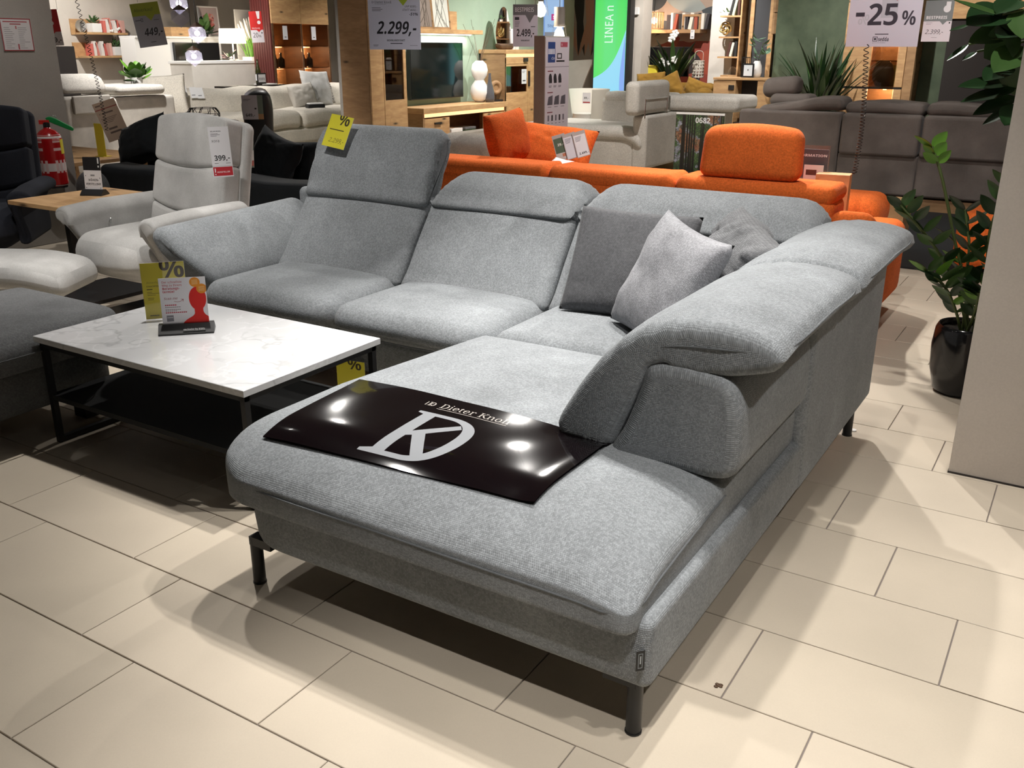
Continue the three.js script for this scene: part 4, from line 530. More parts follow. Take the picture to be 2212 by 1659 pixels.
{ // brown sofa from behind
  const z = -8.75, X = (px, py = 300) => atZ(px, py, z).x, Y = (px, py) => atZ(px, py, z).y, xa = X(1592), xs = [X(1813, 300), X(1988, 300)], xe = X(2185, 300) + 0.1, yt = Y(1900, 246), yb = Math.max(0.09, Y(1990, 428)), ym = Y(1900, 338), S = thing('taupe_sofa', 'large taupe velvet sofa seen from behind on a low wooden plinth', 'sofa', [(xa + xe) / 2, 0, z - 0.6]);
  const W = (n, g, m = M.taupe, p = S, l) => wpart(n, g, m, p, l);
  W('back_panel', soft(xa, yb, z - 0.2, xs[0] - 0.006, yt, z, 0.03)); for (const [p, q] of [[xs[0], xs[1]], [xs[1], xe]]) { W('back_cover', soft(p + 0.006, ym, z - 0.2, q - 0.006, yt, z + 0.03, 0.035)); W('back_panel', soft(p, yb, z - 0.2, q, ym + 0.02, z, 0.025)); }
  const y2 = Y(1900, 220), edges = [X(1625), xs[0], xs[1], xe]; for (let i = 0; i < 3; i++) W('back_cushion', soft(edges[i] + 0.005, yt - 0.02, z - 0.42, edges[i + 1] - 0.005, y2, z - 0.04, 0.075, (v) => { v.y += 0.008 * Math.sin(v.x * 11 + i); if (i === 0) v.y += 0.10 * clamp((v.x - edges[0]) / 0.5, 0, 1) - 0.08 + 0.0; }));
  W('seat', soft(xa, 0.15, z - 1.0, xe, 0.44, z - 0.18, 0.06)); 
  const hr = onZ(z - 0.6, 1662, 162, 1732, 206); W('headrest', soft(hr.x0 - 0.05, hr.y0, z - 0.72, hr.x1, hr.y1, z - 0.5, 0.08, (v) => { v.y += 0.10 * (v.x - hr.x1) * 0.8; })); W('back_cushion', soft(hr.x0 + 0.05, yt, z - 0.75, hr.x1 + 0.14, hr.y0 + 0.02, z - 0.45, 0.07));
  W('plinth', box(xa + 0.4, 0.0, z - 0.9, xe, yb - 0.015, z - 0.03), M.oakGrey); for (const x of [xa + 0.15, xe - 0.1]) W('leg', box(x - 0.03, 0, z - 0.25, x + 0.03, yb + 0.01, z - 0.19), M.black);
}
{ // floor mat, orange armchair, wooden stand on the right
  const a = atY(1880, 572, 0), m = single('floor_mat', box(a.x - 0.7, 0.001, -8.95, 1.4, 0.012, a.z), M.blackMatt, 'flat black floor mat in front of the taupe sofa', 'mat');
  const p = atY(2120, 560, 0.12), t = thing('orange_stool', 'orange upholstered stool half hidden behind the green potted plant', 'footstool', [p.x + 0.05, 0, p.z - 0.2]); const ty = atZ(2120, 462, p.z).y; part('cushion', soft(-0.22, 0.06, -0.25, 0.6, ty, 0.25, 0.07), M.orange, t); for (const x of [-0.15, 0.5]) for (const z of [-0.18, 0.18]) part('leg', cyl(x, 0, z, 0.065, 0.015), M.black, t);
  const q = atY(1868, 440, 0.42), b = thing('cardboard_stand', 'beige board stand behind the orange arm cushion', 'stand', [q.x - 0.1, 0, q.z - 0.9]); part('board', box(-0.3, 0, -0.15, 0.22, atZ(1860, 425, q.z - 0.9).y, 0.15, 0.003), M.oak, b);
}

{ // small things on the floor
  const p = atY(1558, 1485, 0), r = rng(14), d = thing('dirt_crumbs', 'few brown crumbs lying on the tiles beside the near sofa foot', 'crumbs', [p.x, 0, p.z]); for (let i = 0; i < 5; i++) part('crumb', new THREE.DodecahedronGeometry(0.003 + 0.0015 * r(), 0).scale(1.3, 0.6, 1).translate((r() - 0.5) * 0.022, 0.002, (r() - 0.5) * 0.012), M.walnut, d);
  const q = atY(1843, 930, 0), g = single('felt_glide', cyl(0, 0, 0, 0.004, 0.011), M.white, 'small white felt glide lying beside the rear sofa foot', 'glide'); g.position.set(q.x, 0, q.z);
  const a = atY(1915, 442, 0.03), t = thing('power_adapter', 'black power adapter with a white cable below the taupe sofa', 'adapter', [a.x, 0.013, a.z + 0.25]); part('case', soft(-0.09, 0, -0.05, 0.09, 0.06, 0.05, 0.012), M.black, t); part('cable', tube([[-0.09, 0.02, 0], [-0.25, 0.004, 0.05], [-0.38, 0.004, -0.02], [-0.5, 0.004, 0.04]], 0.005, 6, 24), M.white, t);
}

// ================================================================ back of the store
// frames of a rectangle seen on a plane: facing +x (x plane) or +z (z plane); local x runs to the viewer's right, front at local z = 0
function fX(x, a, b, c, d) { const r = onX(x, a, b, c, d); return { w: r.z1 - r.z0, h: r.y1 - r.y0, y0: r.y0, y1: r.y1, pos: [x, r.y0, (r.z0 + r.z1) / 2], turn: Math.PI / 2 }; }
function fZ(z, a, b, c, d) { const r = onZ(z, a, b, c, d); return { w: r.x1 - r.x0, h: r.y1 - r.y0, y0: r.y0, y1: r.y1, pos: [(r.x0 + r.x1) / 2, r.y0, z], turn: 0 }; }
const glow = (r, g, b, k) => new THREE.MeshStandardMaterial({ color: lin(0.9, 0.9, 0.9), emissive: lin(r, g, b), emissiveIntensity: k });
const warmStrip = glow(1, 0.52, 0.22, 1.6), whiteStrip = glow(1, 0.97, 0.92, 4), bulbGlow = glow(1, 0.86, 0.68, 7), bulbCool = glow(1, 0.93, 0.95, 3);
function lampAt(parent, x, y, z, cd, rgb) { const l = new THREE.PointLight(lin(...rgb), cd, 0, 2); l.position.set(x, y, z); l.castShadow = true; l.shadow.radius = 2; l.name = 'lamp_light'; parent.add(l); }
function strip(parent, x, y, z, w, h, cd, rgb, rx) { const l = new THREE.RectAreaLight(lin(...rgb), cd, w, h); l.position.set(x, y, z); l.rotation.x = rx; l.name = 'strip_light'; parent.add(l); }

// ---- mint partition with the oak wall unit (faces +x)
const PW = -7.31;
structure('wall_partition', box(PW - 0.30, 0, -14.6, PW, 2.9, -8.62), M.mint);
part('edge_post', box(PW - 0.34, 0, -8.64, PW - 0.02, 2.9, -8.60, 0.003), M.wallGrey, structure('trim_1', box(PW - 0.36, 0, -8.60, PW - 0.31, 2.9, -8.55), M.wallGrey));
function handle(parent, x, y, w, h, z = 0.012) { return part('handle', box(x - w / 2, y - h / 2, 0, x + w / 2, y + h / 2, z), M.dark, parent); }
{ // tall display cabinet
  const xf = -6.9, f = fX(xf, 800, 108, 876, 300), H = 2.05, w = f.w, c = thing('display_cabinet', 'tall oak display cabinet with a narrow smoked glass door left of the television', 'cabinet', [xf, 0, f.pos[2]], f.turn);
  const gy0 = atX(845, 216, xf).y, d = 0.4;
  part('side_panel', box(-w / 2, 0, -d, -w / 2 + 0.025, H, 0.0), M.oakGrey, c); part('side_panel', box(w / 2 - 0.025, 0, -d, w / 2, H, 0), M.oakGrey, c); part('back_panel', box(-w / 2 + 0.025, 0, -d, w / 2 - 0.025, H, -d + 0.02), M.walnut, c);
  part('top_board', box(-w / 2, H, -d, w / 2, H + 0.03, 0.01), M.oak, c); for (const y of [0.05, gy0 + 0.28, gy0 + 0.62]) part('shelf_board', box(-w / 2 + 0.025, y, -d + 0.02, w / 2 - 0.025, y + 0.018, -0.03), M.walnut, c);
  part('stile', box(-w / 2, 0, -0.005, -w / 2 + 0.21, H, 0.02), M.oak, c); const door = part('door', [box(-w / 2 + 0.215, 0.03, 0, w / 2, gy0, 0.022), box(w / 2 - 0.05, gy0, 0, w / 2, H, 0.022), box(-w / 2 + 0.215, gy0, 0, -w / 2 + 0.235, H, 0.022)], M.oak, c);
  part('glass_pane', box(-w / 2 + 0.235, gy0, 0.006, w / 2 - 0.05, H, 0.012), M.smoked, door); handle(door, w / 2 - 0.12, gy0 - 0.4, 0.03, 0.12, 0.03);
  for (let i = 0; i < 3; i++) { const g = single('wine_glass', lathe([[0, 0], [0.03, 0.002], [0.004, 0.006], [0.004, 0.08], [0.032, 0.11], [0.034, 0.16], [0.028, 0.19]], 14), M.glass, 'clear wine glass behind the smoked door of the tall oak cabinet', 'glass', 'wine glasses in the oak display cabinet'); g.position.set(xf - 0.2, gy0 + 0.02, f.pos[2] + 0.05 - i * 0.09); }
  const o = single('glass_ornament', lathe([[0, 0], [0.05, 0], [0.08, 0.05], [0.085, 0.10], [0.06, 0.16], [0.02, 0.18], [0, 0.18]], 18), M.glass, 'round greenish glass ornament on the upper shelf of the oak cabinet', 'ornament'); o.position.set(xf - 0.2, gy0 + 0.64, f.pos[2] + 0.08);
}
{ // television
  const f = fX(PW + 0.09, 886, 91, 1000, 213), t = thing('television', 'black flat television on the mint wall above the oak sideboard', 'television', [PW + 0.09, f.y0, f.pos[2]], f.turn);
  part('screen', box(-f.w / 2 + 0.012, 0.012, 0, f.w / 2 - 0.012, f.h - 0.012, 0.004), plain(lin(0.006, 0.012, 0.013), 0.08), t); part('bezel', box(-f.w / 2, 0, -0.05, f.w / 2, f.h, 0.0, 0.004), M.black, t); part('wall_mount', box(-0.15, 0.1, -0.085, 0.15, f.h - 0.1, -0.05), M.black, t);
}
{ // wall board with light above the television
  const x = PW + 0.28, f = fX(x, 905, 64, 1046, 73), b = thing('wall_shelf', 'oak wall board with a light strip underneath above the television', 'shelf', [PW, f.y0, f.pos[2]], f.turn), D = 0.26;
  part('board', box(-f.w / 2, 0, 0.0, f.w / 2, 0.05, D, 0.002), M.oak, b); part('back_plate', box(f.w / 2 - 0.62, 0.05, 0, f.w / 2 - 0.25, 0.27, 0.03), M.oak, b);
  part('light_strip', box(-f.w / 2 + 0.03, -0.012, 0.06, f.w / 2 - 0.03, 0.0, 0.10), whiteStrip, b); strip(b, 0, -0.016, 0.08, f.w - 0.06, 0.04, 60, [1, 0.97, 0.92], -Math.PI / 2);
  const fr = (label, px, py, px2, py2, cols, rz) => { const q = fX(x - 0.08, px, py, px2, py2), g = thing('framed_picture', label, 'picture', [PW + 0.13, f.y0 + 0.052, q.pos[2]], Math.PI / 2); const tex = canvasTex(128, 256, (c, w, h) => { c.fillStyle = cols[0]; c.fillRect(0, 0, w, h); c.strokeStyle = cols[1]; c.lineWidth = 4; const r = rng(px); for (let i = 0; i < 7; i++) { c.beginPath(); c.moveTo(r() * w, h); c.bezierCurveTo(r() * w, h * 0.6, r() * w, h * 0.4, r() * w, 0); c.stroke(); } }); const s = sheetPart('print', q.w - 0.04, 0.50, tex, g, { t: 0.008 }); s.position.y = 0.025; s.rotation.x = -0.1; const e = part('frame', [box(-q.w / 2, 0, -0.012, -q.w / 2 + 0.022, 0.56, 0.012), box(q.w / 2 - 0.022, 0, -0.012, q.w / 2, 0.56, 0.012), box(-q.w / 2, 0, -0.012, q.w / 2, 0.022, 0.012), box(-q.w / 2, 0.535, -0.012, q.w / 2, 0.56, 0.012)], M.oakGrey, g); e.rotation.x = -0.1; };
  fr('framed brown wood-grain print on the board above the television', 910, 0, 945, 62, ['#8d8078', '#4a4038']); fr('framed pale print with thin leaf lines on the board above the television', 944, 0, 982, 62, ['#dcdcd4', '#7b7a72']);
}
const SB = {};
{ // sideboard
  const xf = -6.88, a = atX(913, 240, xf), b = atX(1092, 226, xf), w = a.z - b.z, y1 = (a.y + b.y) / 2, y0 = 0.02, s = thing('sideboard', 'long oak television sideboard with drawers and a warm light strip under its top', 'sideboard', [xf, 0, (a.z + b.z) / 2], Math.PI / 2), d = xf - PW - 0.01, L = -w / 2, H = y1;
  SB.y = H + 0.035; SB.x = xf; SB.z0 = b.z; SB.z1 = a.z;
  part('top_board', box(L - 0.02, H - 0.03, -d, -L + 0.02, H + 0.035, 0.03, 0.003), M.oak, s); part('light_strip', box(L + 0.03, H - 0.075, -0.03, -L - 0.03, H - 0.032, -0.005), warmStrip, s); strip(s, 0, H - 0.055, 0.0, w - 0.06, 0.04, 3, [1, 0.55, 0.25], Math.PI);
  part('side_panel', box(L, y0, -d, L + 0.03, H - 0.03, 0), M.oakGrey, s); part('side_panel', box(-L - 0.03, y0, -d, -L, H - 0.03, 0), M.oakGrey, s); part('back_panel', box(L, y0, -d, -L, H - 0.03, -d + 0.02), M.walnut, s); part('floor_board', box(L, y0, -d, -L, y0 + 0.03, 0), M.oakGrey, s);
  const nt = H - 0.09, nb = H - 0.30, c0 = L + 0.03 + (w - 0.06) * 0.29, c1 = L + 0.03 + (w - 0.06) * 0.72; part('niche_floor', box(c0, nb - 0.02, -d, c1, nb, 0), M.oakGrey, s);
  const rows = [[L + 0.03, c0, nb, nt], [c1, -L - 0.03, nb, nt], [L + 0.03, (c0 + c1) / 2 - 0.15, y0 + 0.04, nb - 0.025], [(c0 + c1) / 2 - 0.15, -L - 0.03, y0 + 0.04, nb - 0.025]];
  for (const [q0, q1, r0, r1] of rows) { const dr = part('drawer', box(q0 + 0.003, r0 + 0.003, -0.02, q1 - 0.003, r1 - 0.003, 0.0, 0.001), M.oak, s); handle(dr, (q0 + q1) / 2, r1 - 0.06, 0.13, 0.022, 0.02); }
  for (let i = 0; i < 4; i++) { const bk = single('book', box(-0.12, 0, -0.09, 0.12, 0.028, 0.09, 0.002), i < 2 ? M.white : [M.leafDark, M.stool][i % 2], i < 2 ? 'white book lying in the niche of the oak sideboard' : i === 2 ? 'dark green book lying in the niche of the oak sideboard' : 'grey book lying in the niche of the oak sideboard', 'book', 'books in the sideboard niche'); bk.position.set(xf - 0.13, nb + (i % 2) * 0.03 + 0.0, (a.z + b.z) / 2 + (i < 2 ? 0.16 : -0.14)); bk.rotation.y = Math.PI / 2; }
}
{ // vases and ornaments on the sideboard
  const put = (px) => atX(px, 220, SB.x - 0.18).z;
  const v = thing('gourd_vase', 'white glossy vase of two stacked spheres with dry twigs', 'vase', [SB.x - 0.20, SB.y, put(1039)]); part('body', lathe([[0, 0], [0.05, 0], [0.10, 0.04], [0.125, 0.12], [0.11, 0.20], [0.065, 0.265], [0.06, 0.28], [0.095, 0.33], [0.11, 0.40], [0.09, 0.475], [0.045, 0.515], [0.042, 0.515]], 36), M.white, v);
  const tw = []; const r = rng(61); for (let i = 0; i < 9; i++) { const a = r() * 6.28, l = 0.25 + 0.3 * r(); tw.push(tube([[0, 0.46, 0], [Math.cos(a) * 0.05, 0.6, Math.sin(a) * 0.05], [Math.cos(a) * 0.12, 0.55 + l * 0.6, Math.sin(a) * 0.16], [Math.cos(a) * 0.18, 0.55 + l, Math.sin(a) * 0.25]], 0.0022, 4, 8)); } part('twigs', tw, M.walnut, v);
  const g = single('bottle_vase', lathe([[0, 0], [0.055, 0], [0.065, 0.05], [0.058, 0.13], [0.026, 0.25], [0.016, 0.33], [0.018, 0.36], [0.014, 0.36]], 28), plain(lin(0.10, 0.10, 0.11), 0.12), 'slim grey glass bottle vase in front of the white gourd vase', 'vase'); g.position.set(SB.x - 0.07, SB.y, put(1043));
  const dsc = thing('disc_ornament', 'round carved disc ornament on a dark stand beside the gourd vase', 'ornament', [SB.x - 0.10, SB.y, put(1060)], Math.PI / 2 - 0.4); part('stand', [box(-0.09, 0, -0.04, 0.09, 0.025, 0.04), rod([0, 0.02, 0], [0, 0.10, 0], 0.006, 8)], M.dark, dsc); part('disc', new THREE.TorusGeometry(0.065, 0.03, 10, 28).translate(0, 0.175, 0), M.oakGrey, dsc); part('disc_core', new THREE.CylinderGeometry(0.05, 0.05, 0.02, 20).rotateX(Math.PI / 2).translate(0, 0.175, 0), M.oakGrey, dsc);
}
{ // highboard
  const xf = -6.9, f = fX(xf, 1091, 107, 1172, 272), w = f.w + 0.25, y1 = f.y1, c = thing('highboard', 'oak highboard with a smoked glass door and warm light strip', 'cabinet', [xf, 0, f.pos[2] - 0.12], Math.PI / 2), d = xf - PW - 0.01, L = -w / 2, y0 = f.y0;
  const gl = fX(xf, 1091, 143, 1137, 199), g0 = gl.y0, g1 = gl.y1, gx = L + gl.w + 0.02;
  part('body', [box(L, y0, -d, L + 0.03, y1 - 0.05, 0), box(-L - 0.03, y0, -d, -L, y1 - 0.05, 0), box(L, y0, -d, -L, y1 - 0.05, -d + 0.02), box(L, y0, -d, -L, y0 + 0.03, 0)], M.oakGrey, c); part('top_board', box(L - 0.02, y1 - 0.05, -d, -L + 0.02, y1, 0.03, 0.003), M.oak, c); part('light_strip', box(L + 0.02, y1 - 0.095, -0.03, -L - 0.02, y1 - 0.052, -0.005), warmStrip, c); strip(c, 0, y1 - 0.07, 0, w - 0.04, 0.04, 3, [1, 0.55, 0.25], Math.PI);
  const dr = part('drawer', box(L + 0.003, g1 + 0.03, -0.02, gx + 0.02, y1 - 0.10, 0, 0.001), M.oak, c); handle(dr, gx - 0.05, g1 + 0.08, 0.10, 0.05, 0.02);
  const door = part('door', [box(L + 0.003, y0 + 0.02, -0.02, gx + 0.02, g0, 0), box(L + 0.003, g1, -0.02, gx + 0.02, g1 + 0.025, 0), box(gx, g0, -0.02, gx + 0.02, g1, 0), box(L + 0.003, g0, -0.02, L + 0.02, g1, 0)], M.oak, c); part('glass_pane', box(L + 0.02, g0, -0.012, gx, g1, -0.006), M.smoked, door); part('door', box(gx + 0.025, y0 + 0.02, -0.02, -L - 0.003, y1 - 0.10, 0), M.oak, c); part('handle', box(gx + 0.03, (g0 + g1) / 2 - 0.1, 0, gx + 0.055, (g0 + g1) / 2 + 0.1, 0.02), M.dark, c);
  const pl = thing('oak_plinth', 'low oak platform in front of the highboard', 'platform', [xf, 0, f.pos[2] - 0.12], Math.PI / 2); part('deck', box(L - 0.01, y0 - 0.06, -d, -L, y0, 0.55, 0.003), M.oak, pl); part('skirt', box(L, 0, -d + 0.02, -L - 0.02, y0 - 0.06, 0.5), M.walnut, pl);
  // pear mirror on wooden foot
  const mz = atX(1087, 95, xf - 0.18).z, m = thing('pear_mirror', 'pear-shaped mirror in a wooden bowl foot on the oak highboard', 'mirror', [xf - 0.18, y1, mz], Math.PI / 2 - 0.25), top = atX(1078, 12, xf - 0.18).y - y1, sh = new THREE.Shape(); sh.moveTo(0, 0); sh.bezierCurveTo(0.17, 0.02, 0.17, top * 0.45, 0.09, top * 0.72); sh.bezierCurveTo(0.07, top * 1.06, -0.07, top * 1.06, -0.09, top * 0.72); sh.bezierCurveTo(-0.17, top * 0.45, -0.17, 0.02, 0, 0);
  part('mirror_glass', new THREE.ExtrudeGeometry(sh, { depth: 0.008, bevelEnabled: false, curveSegments: 24 }), new THREE.MeshPhysicalMaterial({ color: lin(0.85, 0.85, 0.85), metalness: 1, roughness: 0.02 }), m); part('wooden_foot', soft(-0.13, 0, -0.05, 0.17, 0.075, 0.07, 0.03, (v) => { v.x *= 0.7 + v.y * 4; }), M.walnut, m);
  for (let i = 0; i < 2; i++) { const v = single('white_vase', lathe([[0, 0], [0.04, 0], [0.042, 0.2], [0.03, 0.26], [0.028, 0.26]], 20), i ? M.white : M.paper, i ? 'white ribbed vase beside the pear mirror' : 'pale square-shouldered vase beside the pear mirror', 'vase'); v.position.set(xf - 0.14, y1, mz - 0.16 - i * 0.10); }
}
{ // range standee
  const xf = -3.6, f = fX(xf, 1177, 84, 1226, 300), t = thing('range_standee', 'slim white display board with rows of furniture icons', 'display board', [xf, 0, f.pos[2]], Math.PI / 2), H = f.y1 + 0.02, w = f.w + 0.02;
  const tex = canvasTex(400, 1600, (g, W, Hh) => { g.fillStyle = '#c9c3cd'; g.fillRect(0, 0, W, Hh); g.fillStyle = '#27427e'; g.fillRect(40, 60, 120, 270); g.fillStyle = '#e9eaf2'; for (let i = 0; i < 5; i++) g.fillRect(48 + i * 22, 150, 14, 70); g.font = 'italic 46px serif'; g.fillText('Co', 96, 290); g.fillStyle = '#a8485a'; g.fillRect(250, 60, 120, 66); g.fillStyle = '#d8cfd6'; g.font = 'bold 40px sans-serif'; g.fillText('S', 262, 108); g.fillStyle = '#1c1c20'; g.strokeStyle = '#1c1c20'; g.lineWidth = 14; g.strokeRect(200, 215, 66, 60); g.fillRect(182, 302, 140, 22); g.fillStyle = '#77707c'; g.fillRect(0, 385, W, 7); const head = (s, y) => { g.fillStyle = '#7a3c48'; g.fillRect(40, y - 16, 90, 14); g.fillStyle = '#2b2a30'; }; head('RÜCKEN', 455); for (let i = 0; i < 3; i++) { g.beginPath(); g.ellipse(85 + i * 80, 540, 26, 62, 0, 0, 7); g.fill(); g.fillRect(64 + i * 80, 545, 50, 60); g.fillRect(60 + i * 80, 640, 50, 6); g.fillRect(60 + i * 80, 655, 44, 6); } head('ARMTEILE', 740); for (let i = 0; i < 3; i++) { g.fillStyle = '#55525c'; g.beginPath(); g.moveTo(40 + i * 110, 900); g.lineTo(58 + i * 110, 790); g.lineTo(128 + i * 110, 770); g.lineTo(128 + i * 110, 900); g.fill(); g.fillStyle = '#2b2a30'; g.fillRect(50 + i * 110, 925, 60, 6); } head('FÜSSE', 1010); for (let i = 0; i < 5; i++) { g.fillStyle = i % 2 ? '#2b2a30' : '#6d6672'; g.fillRect(48 + i * 64, 1040, 26, 80); g.fillStyle = '#2b2a30'; g.fillRect(48 + i * 64, 1150, 30, 6); } head('FARBEN', 1230); const cs = ['#b07c42', '#7c4a2c', '#a45a34', '#3c2620', '#241c1c', '#141218']; cs.forEach((c, i) => { g.fillStyle = c; g.fillRect(60 + i * 50, 1260, 50, 260); }); });
  part('panel', box(-w / 2, 0, -0.09, w / 2, H, 0), M.wallGrey, t); const s = sheetPart('print', w - 0.01, H * 0.96, tex, t, { t: 0.003 }); s.position.set(0, H * 0.02, 0.003);
  // keep the icons in the upper part, where the photograph shows them
  s.scale.y = 0.62; s.position.y = H - (H * 0.96 * 0.62) - 0.01; part('foot', box(-w / 2 - 0.05, 0, -0.2, w / 2 + 0.05, 0.02, 0.12), M.wallGrey, t);
}

// ---- far left: room beyond the partition, wall facing +x
const WL = RX0;
{ // wall shelves with books and plants
  const mk = (n, a, b, c, d, up, label) => { const f = fX(WL + 0.24, a, b, c, d), s = thing('wall_shelf', label, 'shelf', [WL, f.y0, f.pos[2]], Math.PI / 2); part('board', box(-f.w / 2, 0, 0, f.w / 2, 0.03, 0.24, 0.002), M.oak, s); part('back_plate', box(-f.w / 2 - 0.06, 0.0, 0, f.w / 2 - 0.1, up, 0.02), M.oak, s); return { f, y: f.y0 + 0.03, z: f.pos[2] }; };
  const A = mk(0, 182, 69, 276, 75, 0.22, 'upper oak wall shelf with books and a potted plant'), B = mk(1, 188, 118, 282, 125, 0.22, 'lower oak wall shelf with books and a white flower pot'), r = rng(91);
  const cols = [lin(0.65, 0.16, 0.13), lin(0.75, 0.7, 0.66), lin(0.62, 0.22, 0.18), lin(0.78, 0.74, 0.7), lin(0.55, 0.12, 0.1), lin(0.7, 0.4, 0.34)].map((c) => plain(c, 0.7)), nm = ['red', 'white', 'dark pink', 'cream', 'deep red', 'salmon'];
  const row = (sh, z0, n, where) => { let z = z0; for (let i = 0; i < n; i++) { const t = 0.035 + 0.02 * r(), h = 0.17 + 0.05 * r(), m = single('book', box(-t / 2, 0, -0.07, t / 2, h, 0.07, 0.001), cols[i % 6], nm[i % 6] + ' book standing on the ' + where + ' oak wall shelf', 'book', 'books on the ' + where + ' oak wall shelf'); m.position.set(WL + 0.12, sh.y + (0), z); m.rotation.set(0, Math.PI / 2, 0); if (i === 2 || i === 4) { m.rotation.order = 'YXZ'; m.rotation.z = 0.16; m.position.y += 0.004; z -= 0.03; } z -= t + 0.008; } };
  row(A, A.z - 0.02, 6, 'upper'); row(B, B.z + 0.24, 6, 'lower');
  const pot = (sh, z, label, flower) => { const p = thing('potted_plant', label, 'plant', [WL + 0.16, sh.y, z]); part('pot', box(-0.07, 0.0, -0.08, 0.07, 0.13, 0.08, 0.006), M.white, p); const l = [], q = rng(flower ? 7 : 9); for (let i = 0; i < 34; i++) { const a = q() * 6.28, e = 0.3 + q() * 1.1, g = new THREE.SphereGeometry(0.04, 6, 4); g.scale(0.4, 1, 0.15); g.translate(0, 0.05 + 0.05 * q(), 0); g.rotateX(e); g.rotateY(a); g.translate(0, 0.13, 0); l.push(g); } part('foliage', l, M.leaf, p); if (flower) { const fl = []; for (let i = 0; i < 18; i++) { const g = new THREE.SphereGeometry(0.02, 6, 5); g.translate((q() - 0.5) * 0.12, 0.28 + q() * 0.12, (q() - 0.5) * 0.16); fl.push(g); } part('blossom', fl, M.white, p); } };
  pot(A, A.z + 0.14, 'green plant in a cream pot on the upper oak wall shelf', false); pot(B, B.z - 0.2, 'white flowering plant in a cream pot on the lower oak wall shelf', true);
  const b1 = single('round_mirror', new THREE.CylinderGeometry(0.09, 0.09, 0.015, 24).rotateX(Math.PI / 2).translate(0, 0.09, 0), M.steel, 'small round mirror leaning on the upper oak wall shelf', 'mirror'); b1.position.set(WL + 0.1, A.y, A.z + 0.32); b1.rotation.y = Math.PI / 2; for (let i = 0; i < 3; i++) { const c = single('glass_candle', cyl(0, 0, 0, 0.12 + 0.03 * i, 0.025), M.white, ['short white candle', 'white candle', 'tall white candle'][i] + ' at the right end of the lower oak wall shelf', 'candle', 'candles on the lower oak wall shelf'); c.position.set(WL + 0.12, B.y, B.z - 0.33 - i * 0.065); }
}
function bigLeafPlant(name, label, pos, n, len, wid, mat, seed, spread = 0.9, group) { // upright leaves on stalks
  const t = thing(name, label, 'plant', pos, 0, group), r = rng(seed); for (let i = 0; i < n; i++) { const a = i * 2.4 + r(), e = (0.15 + r() * spread), L = len * (0.6 + 0.5 * r()), g = leafGeo(L, wid * (0.7 + 0.5 * r()), 0.25); g.rotateX(e); g.rotateY(a); const st = 0.05 + r() * len * 0.6; g.translate(Math.sin(a) * st * Math.sin(e), st * Math.cos(e), Math.cos(a) * st * Math.sin(e)); part('leaf', g, mat[i % mat.length], t); } return t;
}
function leafGeo(L, W, bend = 0.2, nu = 4, nv = 8) { // blade along +y, bending towards +z, with a real thickness
  const top = [], uv = [], idx = [], N = (nu + 1) * (nv + 1); for (let s = 0; s < 2; s++) for (let j = 0; j <= nv; j++) for (let i = 0; i <= nu; i++) { const v = j / nv, u = i / nu * 2 - 1, w = W / 2 * Math.pow(Math.sin(Math.PI * Math.pow(v, 0.8)), 0.8) * (v > 0.98 ? 0.02 : 1); top.push(u * w, L * v * (1 - 0.1 * bend * v), L * bend * v * v + Math.abs(u) * w * 0.25 - s * 0.0012); uv.push(u, v); }
  for (let s = 0; s < 2; s++) for (let j = 0; j < nv; j++) for (let i = 0; i < nu; i++) { const a = s * N + j * (nu + 1) + i, b = a + 1, c = a + nu + 1, d = c + 1; if (s) idx.push(a, c, b, b, c, d); else idx.push(a, b, c, b, d, c); }
  const g = new THREE.BufferGeometry(); g.setAttribute('position', new THREE.Float32BufferAttribute(top, 3)); g.setAttribute('uv', new THREE.Float32BufferAttribute(uv, 2)); g.setIndex(idx); g.computeVertexNormals(); return g;
}
